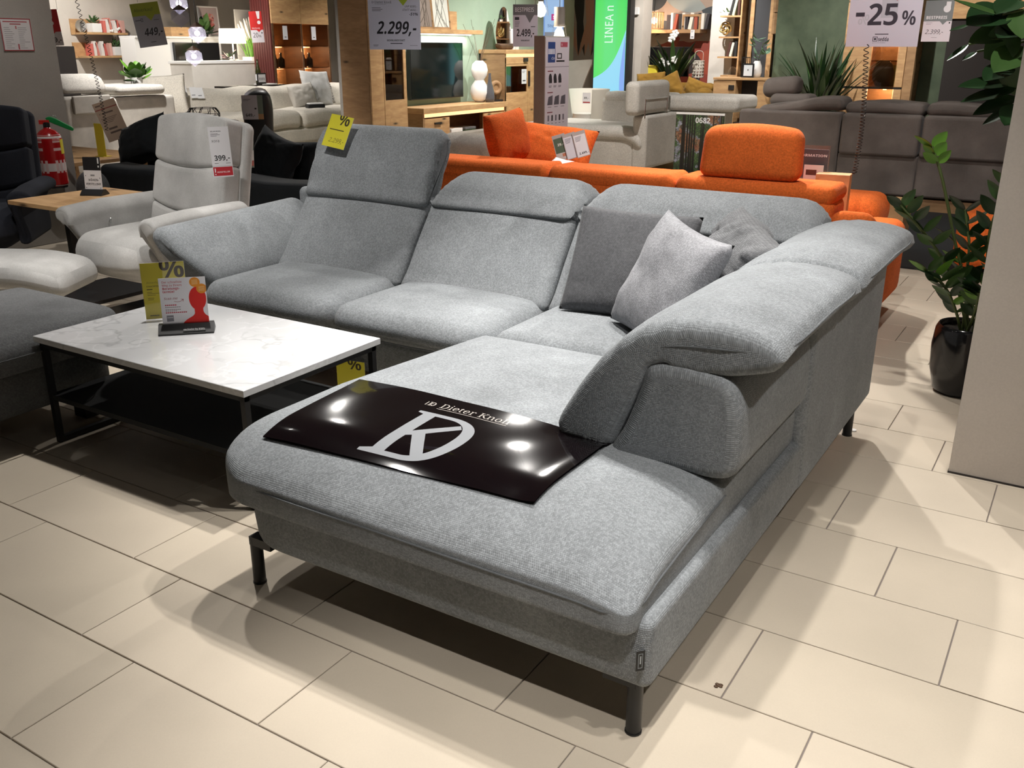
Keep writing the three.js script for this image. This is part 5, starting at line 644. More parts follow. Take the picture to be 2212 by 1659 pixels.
{ // white ledge wall, second television, picture, lamp, grass
  const x2 = -12.6, ledge = fX(x2, 296, 83, 480, 168), L = thing('white_ledge_wall', 'low white media wall with a ledge behind the cream sofa', 'wall unit', [x2, 0, ledge.pos[2]], Math.PI / 2), w = ledge.w; part('panel', box(-w / 2, 0, -0.35, w / 2, ledge.y1, 0, 0.003), M.white, L); part('ledge', box(-w / 2, ledge.y1, -0.36, w / 2 + 0.3, ledge.y1 + 0.03, 0.02, 0.003), M.white, L); const bx = fX(x2 - 0.1, 362, 62, 402, 82); part('oak_box', box(-0.1, ledge.y1 + 0.03, -0.3, bx.w - 0.1, ledge.y1 + 0.03 + bx.h, -0.05), M.oak, L);
  const f = fX(x2 + 0.05, 380, 92, 476, 166), t = thing('television', 'black flat television on the white media wall', 'television', [x2 + 0.05, f.y0, f.pos[2]], Math.PI / 2); part('screen', box(-f.w / 2 + 0.012, 0.012, 0, f.w / 2 - 0.012, f.h - 0.012, 0.004), M.blackGloss, t); part('bezel', box(-f.w / 2, 0, -0.045, f.w / 2, f.h, 0, 0.003), M.black, t);
  const pf = fX(x2 - 0.15, 431, 15, 474, 81), p = thing('framed_picture', 'white framed picture of pink flowers leaning on the white ledge', 'picture', [x2 - 0.15, ledge.y1 + 0.03, pf.pos[2]], Math.PI / 2); const tex = canvasTex(200, 300, (g, W, H) => { g.fillStyle = '#e8e2df'; g.fillRect(0, 0, W, H); g.fillStyle = '#b9a6a4'; g.fillRect(14, 14, W - 28, H - 28); const r = rng(3); for (let i = 0; i < 60; i++) { g.fillStyle = ['#c4776f', '#b5605c', '#d69b8e', '#8f4a48'][i % 4]; g.beginPath(); g.ellipse(W / 2 + (r() - 0.5) * 90, 80 + r() * 110, 8 + r() * 12, 5 + r() * 8, r() * 3, 0, 7); g.fill(); } g.fillStyle = '#3d4a3a'; for (let i = 0; i < 30; i++) { g.beginPath(); g.ellipse(40 + r() * 90, 190 + r() * 80, 14, 5, r() * 3, 0, 7); g.fill(); } }); const s = sheetPart('print', pf.w, pf.h, tex, p, { t: 0.02 }); s.rotation.x = -0.06;
  const pl = bigLeafPlant('trailing_plant', 'dark green trailing plant in front of the flower picture', [x2 - 0.05, ledge.y1 + 0.03, atX(446, 60, x2).z], 26, 0.22, 0.09, [M.leafDark, M.leaf], 15, 1.6); part('pot', cyl(0, 0, 0, 0.08, 0.05, 0.06), M.black, pl);
}
{ // table lamp, counter, grass, tray with bottle
  const xc = -11.6, c = fX(xc, 414, 131, 602, 178), C = thing('white_counter', 'long white counter behind the cream sofa', 'counter', [xc, 0, c.pos[2]], Math.PI / 2); part('top', box(-c.w / 2, c.y1 - 0.04, -0.5, c.w / 2, c.y1, 0, 0.003), M.white, C); part('front', box(-c.w / 2 + 0.02, 0, -0.48, c.w / 2 - 0.02, c.y1 - 0.04, -0.01), M.wallWhite, C); part('grey_inset', box(c.w / 2 - 0.42, c.y1 - 0.20, -0.012, c.w / 2 - 0.14, c.y1 - 0.045, 0.0), M.wallGrey, C);
  const lz = atX(505, 120, xc - 0.25).z, sh = fX(xc - 0.25, 479, 62, 530, 94), l = thing('table_lamp', 'white drum shade table lamp glowing on the white counter', 'lamp', [xc - 0.25, c.y1, lz]); part('foot', cyl(0, 0, 0, 0.02, 0.07), M.white, l); part('stem', cyl(0, 0.02, 0, sh.y0 - c.y1 + 0.02, 0.012), M.white, l); const y0 = sh.y0 - c.y1, h = sh.h, R = sh.w * 0.5 * 0.86; part('lamp_shade', [new THREE.CylinderGeometry(R * 0.92, R, h, 32, 1, true).translate(0, y0 + h / 2, 0)], new THREE.MeshPhysicalMaterial({ color: lin(0.9, 0.86, 0.78), roughness: 1, transmission: 0.5, thickness: 0, side: THREE.DoubleSide, emissive: lin(1, 0.9, 0.75), emissiveIntensity: 0.9 }), l); part('bulb', new THREE.SphereGeometry(0.035, 16, 12).translate(0, y0 + h * 0.45, 0), bulbGlow, l); lampAt(l, 0, y0 + h * 0.45, 0, 1.2, [1, 0.86, 0.66]);
  const gz = atX(560, 120, xc - 0.2).z, G = thing('pampas_grass', 'tall pampas grass arrangement on the white counter', 'plant', [xc - 0.2, c.y1, gz]), r = rng(19), bl = [], pl = []; for (let i = 0; i < 90; i++) { const a = r() * 6.28, e = 0.05 + r() * 0.45, L = 0.25 + r() * 0.3, g = leafGeo(L, 0.014, 0.25, 2, 5); g.rotateX(e); g.rotateY(a); g.translate((r() - 0.5) * 0.2, 0, (r() - 0.5) * 0.42); bl.push(g); } part('blades', bl, M.leafBright, G).userData.kind = 'stuff'; for (let i = 0; i < 26; i++) { const a = r() * 6.28, e = 0.05 + r() * 0.3, g = new THREE.SphereGeometry(0.16, 6, 8); g.scale(0.13, 1, 0.13); g.translate(0, 0.16 + 0.22 + r() * 0.14, 0); g.rotateX(e); g.rotateY(a); g.translate((r() - 0.5) * 0.15, 0, (r() - 0.5) * 0.38); pl.push(g); } part('plumes', pl, M.cream, G); part('trough', box(-0.1, 0, -0.26, 0.1, 0.05, 0.26), M.white, G);
  const pk = bigLeafPlant('pink_flowers', 'small pink flower bunch at the foot of the table lamp', [xc - 0.1, c.y1, atX(508, 128, xc).z], 14, 0.12, 0.05, [M.leaf, plain(lin(0.75, 0.45, 0.45), 0.7), M.leafDark], 17, 1.4);
  // tray with bottle and price frame
  const tz = atX(556, 165, -10.95).z, ty = atX(556, 178, -10.95).y, T = thing('serving_tray', 'dark serving tray lying on the cream sofa back', 'tray', [-10.95, ty - 0.06, tz], Math.PI / 2); part('board', box(-0.75, 0, -0.1, 0.45, 0.025, 0.12), M.dark, T); part('magazine', box(0.0, 0.025, -0.09, 0.3, 0.04, 0.1), M.white, T); part('support', box(-0.5, -0.75, -0.12, 0.3, 0.0, -0.04), M.wallWhite, T);
  const bt = thing('wine_bottle', 'dark wine bottle with pale label on the serving tray', 'bottle', [-10.95, ty - 0.035, tz - 0.02]); part('bottle', lathe([[0, 0], [0.04, 0], [0.042, 0.03], [0.042, 0.19], [0.03, 0.24], [0.015, 0.30], [0.014, 0.36], [0, 0.36]], 22), plain(lin(0.03, 0.03, 0.008), 0.1), bt); part('label', cyl(0, 0.06, 0, 0.09, 0.0425), M.paper, bt);
  const pr = thing('price_stand', 'small black framed price card in front of the wine bottle', 'sign', [-10.86, ty - 0.035, tz], Math.PI / 2); part('frame', box(-0.085, 0, -0.012, 0.085, 0.17, 0, 0.003), M.black, pr); const ps = sheetPart('card', 0.14, 0.11, canvasTex(128, 100, (g, w, h) => { g.fillStyle = '#dedee2'; g.fillRect(0, 0, w, h); g.fillStyle = '#222'; for (let i = 0; i < 4; i++) g.fillRect(16 + i * 26, 40, 10, 34); }), pr); ps.position.set(0, 0.04, 0.003);
}
{ // cream sofa (faces +x)
  const xb = -10.45, xs = -9.55, z1 = atX(300, 250, -9.8).z, z0 = -11.6, yb = atX(560, 186, xb).y, ys = atX(480, 246, -9.9).y, S = thing('cream_sofa', 'wide cream sofa with soft back cushions beyond the black sofa', 'sofa', [-10, 0, (z0 + z1) / 2]), W = (n, g, m = M.cream) => wpart(n, g, m, S);
  const zs = [z1 - 0.1, atX(552, 200, xb).z, z0]; for (let i = 0; i < 2; i++) { W('back_cushion', soft(xb - 0.12, ys - 0.06, zs[i + 1] + 0.01, xb + 0.22, yb, zs[i] - 0.01, 0.10, (v) => { v.y += 0.012 * Math.sin(v.z * 7 + i); v.x += 0.10 * clamp((yb - v.y) / 0.4, 0, 1) * 0.8; })); W('seat_cushion', soft(xb + 0.12, ys - 0.24, zs[i + 1], xs, ys, zs[i], 0.09, (v) => { v.y += 0.01 * Math.sin(v.z * 9); })); }
  W('base', soft(xb - 0.1, 0.06, z0, xs - 0.04, ys - 0.22, z1, 0.06)); W('armrest', soft(xb - 0.1, 0.08, z1 - 0.08, xs + 0.02, yb - 0.06, z1 + 0.26, 0.11)); for (const z of [z0 + 0.1, z1]) for (const x of [xb, xs - 0.12]) W('leg', cyl(x, 0, z, 0.07, 0.025), M.black);
  const pil = (px, py, w, h, rz, mat, label, x, ry = Math.PI / 2 - 0.2) => { const q = atX(px, py, x), m = single('sofa_pillow', pillowGeo(w, h, 0.18, px, 0.02, 0.06), mat, label, 'pillow', 'pillows on the cream sofa'); m.position.set(x, Math.max(ys, q.y - h / 2), q.z); m.rotation.set(-0.3, ry, rz, 'YXZ'); };
  pil(352, 218, 0.62, 0.52, 0.05, M.cream, 'large cream pillow leaning on the left arm of the cream sofa', -10.02, Math.PI / 2 - 0.7); pil(662, 228, 0.44, 0.34, 0.12, M.beigeSofa, 'small taupe pillow at the right end of the cream sofa', -9.98); pil(690, 212, 0.5, 0.52, -0.05, M.recliner, 'pale pillow behind the small taupe pillow on the cream sofa', -10.08);
  const ptex = canvasTex(128, 128, (g, w, h) => { g.fillStyle = '#b9b3ab'; g.fillRect(0, 0, w, h); const r = rng(4); g.strokeStyle = '#3a3a40'; g.lineWidth = 3; for (let i = 0; i < 120; i++) { const x = r() * w, y = r() * h; g.beginPath(); g.moveTo(x, y); g.lineTo(x + 8 * (r() - 0.5), y + 8 * (r() - 0.5)); g.lineTo(x + 10 * (r() - 0.5), y + 10 * (r() - 0.5)); g.stroke(); } }); ptex.wrapS = ptex.wrapT = THREE.RepeatWrapping; ptex.repeat.set(3, 3);
  pil(696, 200, 0.5, 0.46, 0.1, plain(lin(0.9, 0.9, 0.9), 0.9, { map: ptex }), 'black and white patterned pillow at the right end of the cream sofa', -10.16);
  for (const [px, py, l] of [[398, 196, 'white price card on the left half of the cream sofa back'], [420, 198, 'white price card beside the folded one on the cream sofa back'], [434, 199, 'white folded price card on the cream sofa back']]) { const q = atX(px, py, xb + 0.27), t = thing('price_card', l, 'price tag', q, Math.PI / 2, 'cards on the cream sofa back'); const s = sheetPart('card', 0.11, 0.14, canvasTex(64, 64, (g, w, h) => { g.fillStyle = '#ececee'; g.fillRect(0, 0, w, h); g.fillStyle = '#8a8a90'; g.fillRect(8, 44, 34, 5); }), t); s.position.y = -0.08; s.rotation.x = -0.25; }
  const q = atX(682, 246, -9.72), cr = thing('card_reader', 'small grey and black remote box lying on the cream sofa seat', 'box', [-9.72, ys + 0.008, q.z], 1.2); part('case', soft(-0.13, 0, -0.06, 0.13, 0.05, 0.06, 0.012), M.black, cr); part('lid', soft(-0.11, 0.048, -0.05, 0.11, 0.068, 0.05, 0.008), M.white, cr);
}
{ // round glass side table with wire basket
  const q = atD(428, 262, 9.3), T = thing('round_table', 'round table with thin dark top and bent wire legs before the cream sofa', 'table', [q.x, 0, q.z]), y = q.y, R = 0.36; part('tabletop', cyl(0, y - 0.02, 0, 0.02, R, R, 40), M.dark, T); for (let i = 0; i < 3; i++) { const a = i * 2.1 + 0.5; part('leg', tube([[Math.cos(a) * R * 0.85, y - 0.03, Math.sin(a) * R * 0.85], [Math.cos(a) * R * 0.92, y - 0.05, Math.sin(a) * R * 0.92], [Math.cos(a) * R * 0.92, 0.01, Math.sin(a) * R * 0.92], [Math.cos(a + 0.8) * R * 0.5, 0.008, Math.sin(a + 0.8) * R * 0.5]], 0.008, 6, 20), M.black, T); }
  const b = thing('wire_basket', 'round black wire basket on the dark round table', 'basket', [q.x + 0.06, y, q.z - 0.02]), l = [], r = rng(33); for (let i = 0; i < 26; i++) { const a = r() * 6.28, a2 = a + (r() - 0.5) * 1.6, pt = (t) => { const an = lerp(a, a2, t), h = t * 0.115, rr = 0.115 + 0.03 * Math.sin(Math.PI * t); return [Math.cos(an) * rr, h + 0.003, Math.sin(an) * rr]; }; l.push(tube([pt(0), pt(0.33), pt(0.66), pt(1)], 0.0028, 5, 8)); } for (const [h, rr] of [[0.003, 0.115], [0.118, 0.115], [0.06, 0.145]]) l.push(new THREE.TorusGeometry(rr, 0.003, 5, 36).rotateX(Math.PI / 2).translate(0, h, 0)); part('wire', l, M.black, b);
}
{ // beige sofa with headrest seen from behind, plants
  const xb = -8.7, S = thing('beige_sofa', 'beige sofa seen from behind with a raised headrest beside the left pillar', 'sofa', [xb - 0.5, 0, -6]), W = (n, g, m = M.beigeSofa) => wpart(n, g, m, S), a = onX(xb, 142, 206, 242, 305), b = onX(xb - 0.1, 238, 205, 300, 300), yb = onX(xb, 150, 300, 300, 306).y0;
  W('back_panel', soft(xb - 0.22, 0.12, a.z0, xb, a.y1, a.z1, 0.04)); W('back_panel', soft(xb - 0.32, 0.12, b.z0 - 0.5, xb - 0.1, b.y1 - 0.02, a.z0 - 0.005, 0.04)); const h = onX(xb + 0.02, 134, 161, 238, 202); W('headrest', soft(xb - 0.30, h.y0, h.z0, xb + 0.02, h.y1, h.z1, 0.07, (v) => { v.x -= 0.12 * clamp((v.y - h.y0) / 0.2, 0, 1); }), M.paleSofa); const p = onX(xb - 0.2, 234, 183, 340, 204); W('side_pad', soft(xb - 0.75, p.y0, p.z0, xb - 0.05, p.y1, p.z1, 0.055), M.paleSofa);
  const cv = onX(xb + 0.02, 150, 206, 240, 246); W('back_cover', soft(xb, cv.y0, cv.z0, xb + 0.03, cv.y1, cv.z1 - 0.04, 0.014)); W('seat', soft(xb - 1.2, 0.12, b.z0 - 0.5, xb - 0.2, 0.42, a.z1, 0.06)); for (const z of [a.z1 - 0.1, b.z0 - 0.35]) for (const x of [xb - 0.1, xb - 1.05]) W('leg', box(x - 0.03, 0, z - 0.03, x + 0.03, 0.125, z + 0.03), M.black);
  const f = atX(303, 186, xb - 0.5), pl = bigLeafPlant('rubber_plant', 'bright green broad-leaved plant on the beige sofa arm before the lit white wall', [xb - 0.55, p.y1, f.z], 22, 0.17, 0.13, [M.leafBright, M.leaf], 27, 1.1); part('pot', cyl(0, 0, 0, 0.06, 0.06, 0.07), M.white, pl);
  const r = atD(262, 320, 7.9), rec = thing('information_board', 'slanted beige information board with a red stripe behind the black cushions', 'sign', [r.x, 0, r.z], faceCam(r) + 0.25), yy = atD(262, 300, 7.9).y, tex = canvasTex(256, 420, (g, w, hh) => { g.fillStyle = '#c2a892'; g.fillRect(0, 0, w, hh); g.fillStyle = '#9a4a44'; g.fillRect(0, 70, w, 10); g.fillStyle = '#6d5a50'; g.fillRect(20, 28, 60, 14); g.font = '28px sans-serif'; g.fillText('#1', 24, 130); g.fillRect(66, 112, 120, 16); for (let i = 0; i < 4; i++) g.fillRect(26, 170 + i * 16, 180 - i * 20, 5); g.fillRect(60, 280, 100, 20); g.fillRect(60, 322, 130, 20); }); const s = sheetPart('board', 0.17, 0.29, tex, rec, { t: 0.006 }); s.position.y = yy; s.rotation.set(-0.1, 0, 0.28); part('stand', rod([0, 0, -0.02], [0, yy + 0.1, -0.02], 0.01, 8), M.black, rec); part('foot', cyl(0, 0, -0.02, 0.015, 0.12), M.black, rec);
  const bl = onX(-10.2, 118, 100, 166, 182), pn = thing('room_divider', 'dark upright panel beside the left pillar', 'panel', [-10.2, 0, (bl.z0 + bl.z1) / 2], Math.PI / 2); part('panel', box(-0.5, 0, -0.04, (bl.z1 - bl.z0) / 2, bl.y1, 0, 0.003), M.dark, pn);
}
{ // lit oak vitrine
  const xf = -11.1, f = fX(xf, 590, 0, 712, 178), c = thing('lit_vitrine', 'oak and dark glass vitrine with lit shelves of bottles', 'cabinet', [xf, 0, f.pos[2]], Math.PI / 2), w = f.w, H = 2.25, d = 0.42, dy = atX(650, 52, xf).y, y2 = atX(650, 99, xf).y, y3 = atX(650, 146, xf).y;
  part('back_panel', box(-w / 2, 0, -d, w / 2, H, -d + 0.02), M.oakGrey, c); for (const x of [-w / 2, -0.015, w / 2 - 0.03]) part('side_panel', box(x, 0, -d, x + 0.03, dy, 0), M.walnut, c); part('plinth', box(-w / 2, 0, -d, w / 2, 0.3, -0.02), M.walnut, c);
  for (const x of [-w / 2, 0.004]) part('upper_door', box(x, dy, -d, x + w / 2 - 0.004, H - 0.1, 0.0, 0.002), M.oak, c); part('cornice_light', box(-w / 2, H - 0.1, -d, w / 2, H - 0.06, -0.02), warmStrip, c); part('cornice', box(-w / 2, H - 0.06, -d, w / 2, H, 0), M.oak, c);
  for (const y of [y2, y3]) { part('shelf_board', box(-w / 2 + 0.03, y - 0.012, -d + 0.02, w / 2 - 0.03, y, -0.04), M.smoked, c); for (const x of [-w / 4, w / 4]) { part('shelf_light', box(x - w / 6, y - 0.03, -d + 0.04, x + w / 6, y - 0.012, -d + 0.07), warmStrip, c); } lampAt(c, -w / 4, y - 0.07, -0.25, 0.8, [1, 0.76, 0.55]); lampAt(c, w / 4, y - 0.07, -0.25, 0.8, [1, 0.76, 0.55]); }
  for (let i = 0; i < 2; i++) { const door = part('glass_door', [box(-w / 2 + i * w / 2 + 0.035, 0.3, -0.012, -w / 2 + (i + 1) * w / 2 - 0.02, dy, -0.006)], M.smoked, c); }
  const put = (name, geo, mat, label, cat, lx, y, grp) => { const m = single(name, geo, mat, label, cat, grp); m.position.set(xf - 0.2, y, f.pos[2] - lx); };
  let n = 0; for (const s of [-1, 1]) { const bx = s * w / 4; put('liquor_bottle', lathe([[0, 0], [0.055, 0], [0.06, 0.02], [0.06, 0.12], [0.02, 0.16], [0.018, 0.22], [0, 0.22]], 18), M.blackGloss, s < 0 ? 'round black liquor bottle on the left side of the lit vitrine' : 'round black liquor bottle on the right side of the lit vitrine', 'bottle', bx + 0.02, y3 + 0.001, 'bottles in the lit vitrine'); put('liquor_bottle', lathe([[0, 0], [0.04, 0], [0.04, 0.11], [0.015, 0.15], [0.015, 0.19], [0, 0.19]], 16), plain(lin(0.10, 0.03, 0.01), 0.15), s < 0 ? 'brown square bottle beside the left black bottle in the vitrine' : 'brown square bottle beside the right black bottle in the vitrine', 'bottle', bx - 0.10, y3 + 0.001, 'bottles in the lit vitrine');
    for (let k = 0; k < 3; k++) put('wine_glass', lathe([[0, 0], [0.028, 0.002], [0.004, 0.006], [0.004, 0.06], [0.03, 0.09], [0.032, 0.13], [0.026, 0.15]], 14), M.glass, 'clear stemmed glass on the upper shelf of the lit vitrine', 'glass', bx - 0.1 + k * 0.09, y2 + 0.001, 'stemmed glasses in the lit vitrine');
    const q = thing('price_card', s < 0 ? 'white price card on the left glass door of the lit vitrine' : 'white price card on the right glass door of the lit vitrine', 'price tag', [xf + 0.003, atX(650, 86, xf).y, f.pos[2] - s * w / 4 + 0.05], Math.PI / 2, 'cards on the lit vitrine'); sheetPart('card', 0.10, 0.20, canvasTex(64, 128, (g, W, h) => { g.fillStyle = '#e8e8ee'; g.fillRect(0, 0, W, h); g.fillStyle = '#555'; g.fillRect(20, 100, 26, 8); }), q); }
  const rp = thing('red_curtain', 'dark red slatted panel left of the lit vitrine', 'panel', [xf - 0.21, 0, f.pos[2] + w / 2 + 0.03], 0); for (let i = 0; i < 8; i++) part('slat', box(-0.2 + i * 0.05, 0, -0.025, -0.2 + i * 0.05 + 0.042, 2.3, 0, 0.004), plain(lin(0.10, 0.015, 0.012), 0.6), rp);
  const sc = fX(-12.05, 512, 22, 590, 130), scr = thing('grey_screen', 'grey folding partition screen behind the pampas grass', 'screen', [-12.05, 0, sc.pos[2]], Math.PI / 2); part('panel', box(-sc.w / 2, 0, -0.03, sc.w / 2, sc.y1, 0), M.wallGrey, scr);
}

// ---- back wall (faces +z)
const BZ = -13.6;
structure('wall_inner', box(-8.2, 0, BZ - 0.2, RX1, 3.1, BZ), M.wallGrey);
{ // mural
  const f = fZ(BZ + 0.02, 1386, 0, 1538, 182), t = thing('wall_mural', 'large wall mural of red, peach and grey leaf shapes', 'mural', [f.pos[0], 0.2, BZ + 0.012]); const tex = canvasTex(700, 900, (g, w, h) => { g.fillStyle = '#b9a394'; g.fillRect(0, 0, w, h); g.fillStyle = '#9c4a3e'; g.fillRect(0, 470, w, h - 470); const r = rng(12), leaf = (x, y, L, W, a, c) => { g.save(); g.translate(x, y); g.rotate(a); g.fillStyle = c; g.beginPath(); g.moveTo(0, 0); g.bezierCurveTo(W, -L * 0.3, W, -L * 0.7, 0, -L); g.bezierCurveTo(-W, -L * 0.7, -W, -L * 0.3, 0, 0); g.fill(); g.restore(); }; for (let i = 0; i < 26; i++) leaf(r() * w, r() * h + 100, 180 + r() * 260, 24 + r() * 60, r() * 6.28, ['#4d5257', '#c9a18f', '#8c8278', '#b0543f', '#d6c6b4', '#3c3436', '#a8b0ae'][i % 7]); });
  sheetPart('print', f.w * 1.3, 2.6, tex, t, { t: 0.01 });
}
{ // shelf on the mural: books and lamp
  const f = fZ(BZ + 0.3, 1386, 62, 1512, 72), s = thing('wall_shelf', 'grey oak wall shelf on the leaf mural', 'shelf', [f.pos[0], f.y0, BZ + 0.02]); part('board', box(-f.w / 2, 0, 0, f.w / 2, 0.05, 0.28, 0.003), M.oakGrey, s); part('end_box', [box(f.w / 2 - 0.28, 0.05, 0.0, f.w / 2 - 0.25, 0.22, 0.27), box(f.w / 2 - 0.28, 0.22, 0, f.w / 2 + 0.0, 0.25, 0.27), box(f.w / 2 - 0.03, 0.05, 0, f.w / 2, 0.22, 0.27)], M.oakGrey, s);
  const r = rng(44), cs = [['dark', lin(0.03, 0.025, 0.03)], ['cream', lin(0.75, 0.68, 0.6)], ['brick red', lin(0.32, 0.07, 0.04)], ['black', lin(0.02, 0.02, 0.02)], ['pale', lin(0.7, 0.66, 0.6)]].map(([n, c]) => [n, plain(c, 0.7)]); let x = f.pos[0] - f.w / 2 + 0.40; for (let i = 0; i < 11; i++) { const t = 0.035 + 0.015 * r(), h = 0.19 + 0.04 * r(), m = single('book', box(-t / 2, 0, -0.08, t / 2, h, 0.08, 0.001), cs[i % 5][1], cs[i % 5][0] + ' book on the grey oak shelf in front of the mural', 'book', 'books on the mural shelf'); m.position.set(x, f.y0 + 0.051, BZ + 0.2); x += t + 0.006; if (i % 4 === 2) { m.rotation.z = -0.17; x += 0.035; } }
  const lp = fZ(BZ + 0.42, 1394, 27, 1432, 62), L = thing('slatted_lamp', 'round lamp of vertical wooden slats glowing before the leaf mural', 'lamp', [lp.pos[0], lp.y0, BZ + 0.42]), R = lp.w / 2; for (let i = 0; i < 22; i++) { const a = i / 22 * 6.283; part('slat', box(-0.006, 0, -0.004, 0.006, lp.h, 0.004).translate(0, 0, R).rotateY(a), M.oak, L); } part('ring', [new THREE.TorusGeometry(R, 0.006, 6, 32).rotateX(Math.PI / 2), new THREE.TorusGeometry(R, 0.006, 6, 32).rotateX(Math.PI / 2).translate(0, lp.h, 0)], M.oak, L); part('bulb', new THREE.SphereGeometry(0.045, 16, 12).translate(0, lp.h * 0.5, 0), bulbGlow, L); lampAt(L, 0, lp.h * 0.5, 0, 1.2, [1, 0.72, 0.5]); part('cable', cyl(0, lp.h * 0.5, 0, CEIL - lp.y0 - lp.h * 0.5, 0.004, 0.004, 6), M.black, L);
}
{ // television, orchid, mustard cushions before the mural
  const f = fZ(BZ + 0.5, 1388, 101, 1487, 165), t = thing('television', 'black flat television standing before the leaf mural', 'television', [f.pos[0], f.y0, BZ + 0.5]); part('screen', box(-f.w / 2 + 0.01, 0.01, 0, f.w / 2 - 0.01, f.h - 0.01, 0.004), M.blackGloss, t); part('bezel', box(-f.w / 2, 0, -0.04, f.w / 2, f.h, 0, 0.003), M.black, t); part('stand', box(-0.1, -f.y0, -0.06, 0.1, 0.02, -0.02), M.black, t);
  const o = atZ(1450, 200, -12.8), og = bigLeafPlant('orchid_plant', 'green strap-leaved plant with white orchid blossoms before the black television', [o.x, o.y, o.z], 30, 0.50, 0.07, [M.leaf, M.leafDark], 71, 0.38), r = rng(72); const br = []; for (const [x, y] of [[-0.12, 0.42], [-0.06, 0.38], [0.06, 0.44], [0.10, 0.42], [0.02, 0.74], [0.05, 0.78], [0.0, 0.70]]) for (let k = 0; k < 5; k++) { const g = new THREE.SphereGeometry(0.028, 8, 6); g.scale(1, 0.7, 0.3); g.translate(Math.cos(k * 1.26) * 0.03, Math.sin(k * 1.26) * 0.03, 0); g.translate(x, y, 0.1); br.push(g); } part('blossom', br, M.white, og); part('flower_stem', tube([[0, 0.1, 0.05], [0.03, 0.5, 0.08], [0.03, 0.78, 0.1]], 0.004, 5, 12), M.stem, og); part('pot', cyl(0, -o.y, 0, o.y + 0.05, 0.11, 0.13), M.black, og);
  const ms = [[1455, 172, 0.62, 0.5, 'mustard cushion with a tall peak on the mustard sofa'], [1408, 165, 0.5, 0.42, 'mustard fur cushion beside the orchid'], [1500, 180, 0.5, 0.36, 'mustard cushion leaning right of the tall peak']]; const sx = atZ(1460, 200, -11.9), S = thing('mustard_sofa', 'mustard velvet sofa behind the pale grey sofa', 'sofa', [sx.x, 0, -12.2]); const yS = atZ(1460, 192, -11.9).y; part('base', soft(-0.42, 0.05, -0.3, 0.3, yS - 0.1, 0.3, 0.06), M.mustard, S); part('back', soft(-0.42, 0.3, -0.4, 0.3, yS + 0.06, -0.25, 0.07), M.mustard, S); part('arm', soft(0.28, 0.05, -0.3, 0.46, yS + 0.02, 0.35, 0.08), M.mustard, S);
  ms.forEach(([px, py, w, h, l], i) => { const q = atZ(px, py, -12.0), m = single('mustard_cushion', pillowGeo(w * 0.8, h * 0.85, 0.26, 80 + i, 0.03, 0.05), M.mustard, l, 'cushion', 'cushions on the mustard sofa'); m.position.set(q.x, q.y - h * 0.72, q.z); m.rotation.set(-0.2, 0.1, [0.5, 0.1, -0.3][i], 'YXZ'); });
  const oc = atZ(1403, 150, BZ + 0.9), och = thing('orange_chair', 'small orange chair back before the leaf mural', 'chair', [oc.x, 0, oc.z]); part('backrest', soft(-0.15, oc.y - 0.12, -0.04, 0.13, oc.y + 0.06, 0.04, 0.035), M.yellow, och); part('frame', [rod([-0.1, 0, 0], [-0.1, oc.y, 0], 0.012, 8), rod([0.1, 0, 0], [0.1, oc.y, 0], 0.012, 8)], M.black, och);
  const bk = atZ(1507, 168, BZ + 0.7), bs = thing('wicker_lantern', 'white wicker lantern with a looped handle right of the television', 'lantern', [bk.x, bk.y, bk.z]), bars = []; for (let i = 0; i < 12; i++) bars.push(box(-0.008, 0, -0.004, 0.008, 0.22, 0.004).translate(0, 0, 0.075).rotateY(i / 12 * 6.283)); for (let k = 0; k < 6; k++) bars.push(new THREE.TorusGeometry(0.075, 0.008, 5, 24).rotateX(Math.PI / 2).translate(0, 0.01 + k * 0.042, 0)); part('wicker', bars, M.cream, bs); part('handle', tube([[-0.06, 0.22, 0], [-0.05, 0.34, 0], [0.05, 0.34, 0], [0.06, 0.22, 0]], 0.004, 5, 16), M.cream, bs); part('table_post', cyl(0, -bk.y, 0, bk.y, 0.03), M.wallGrey, bs);
}
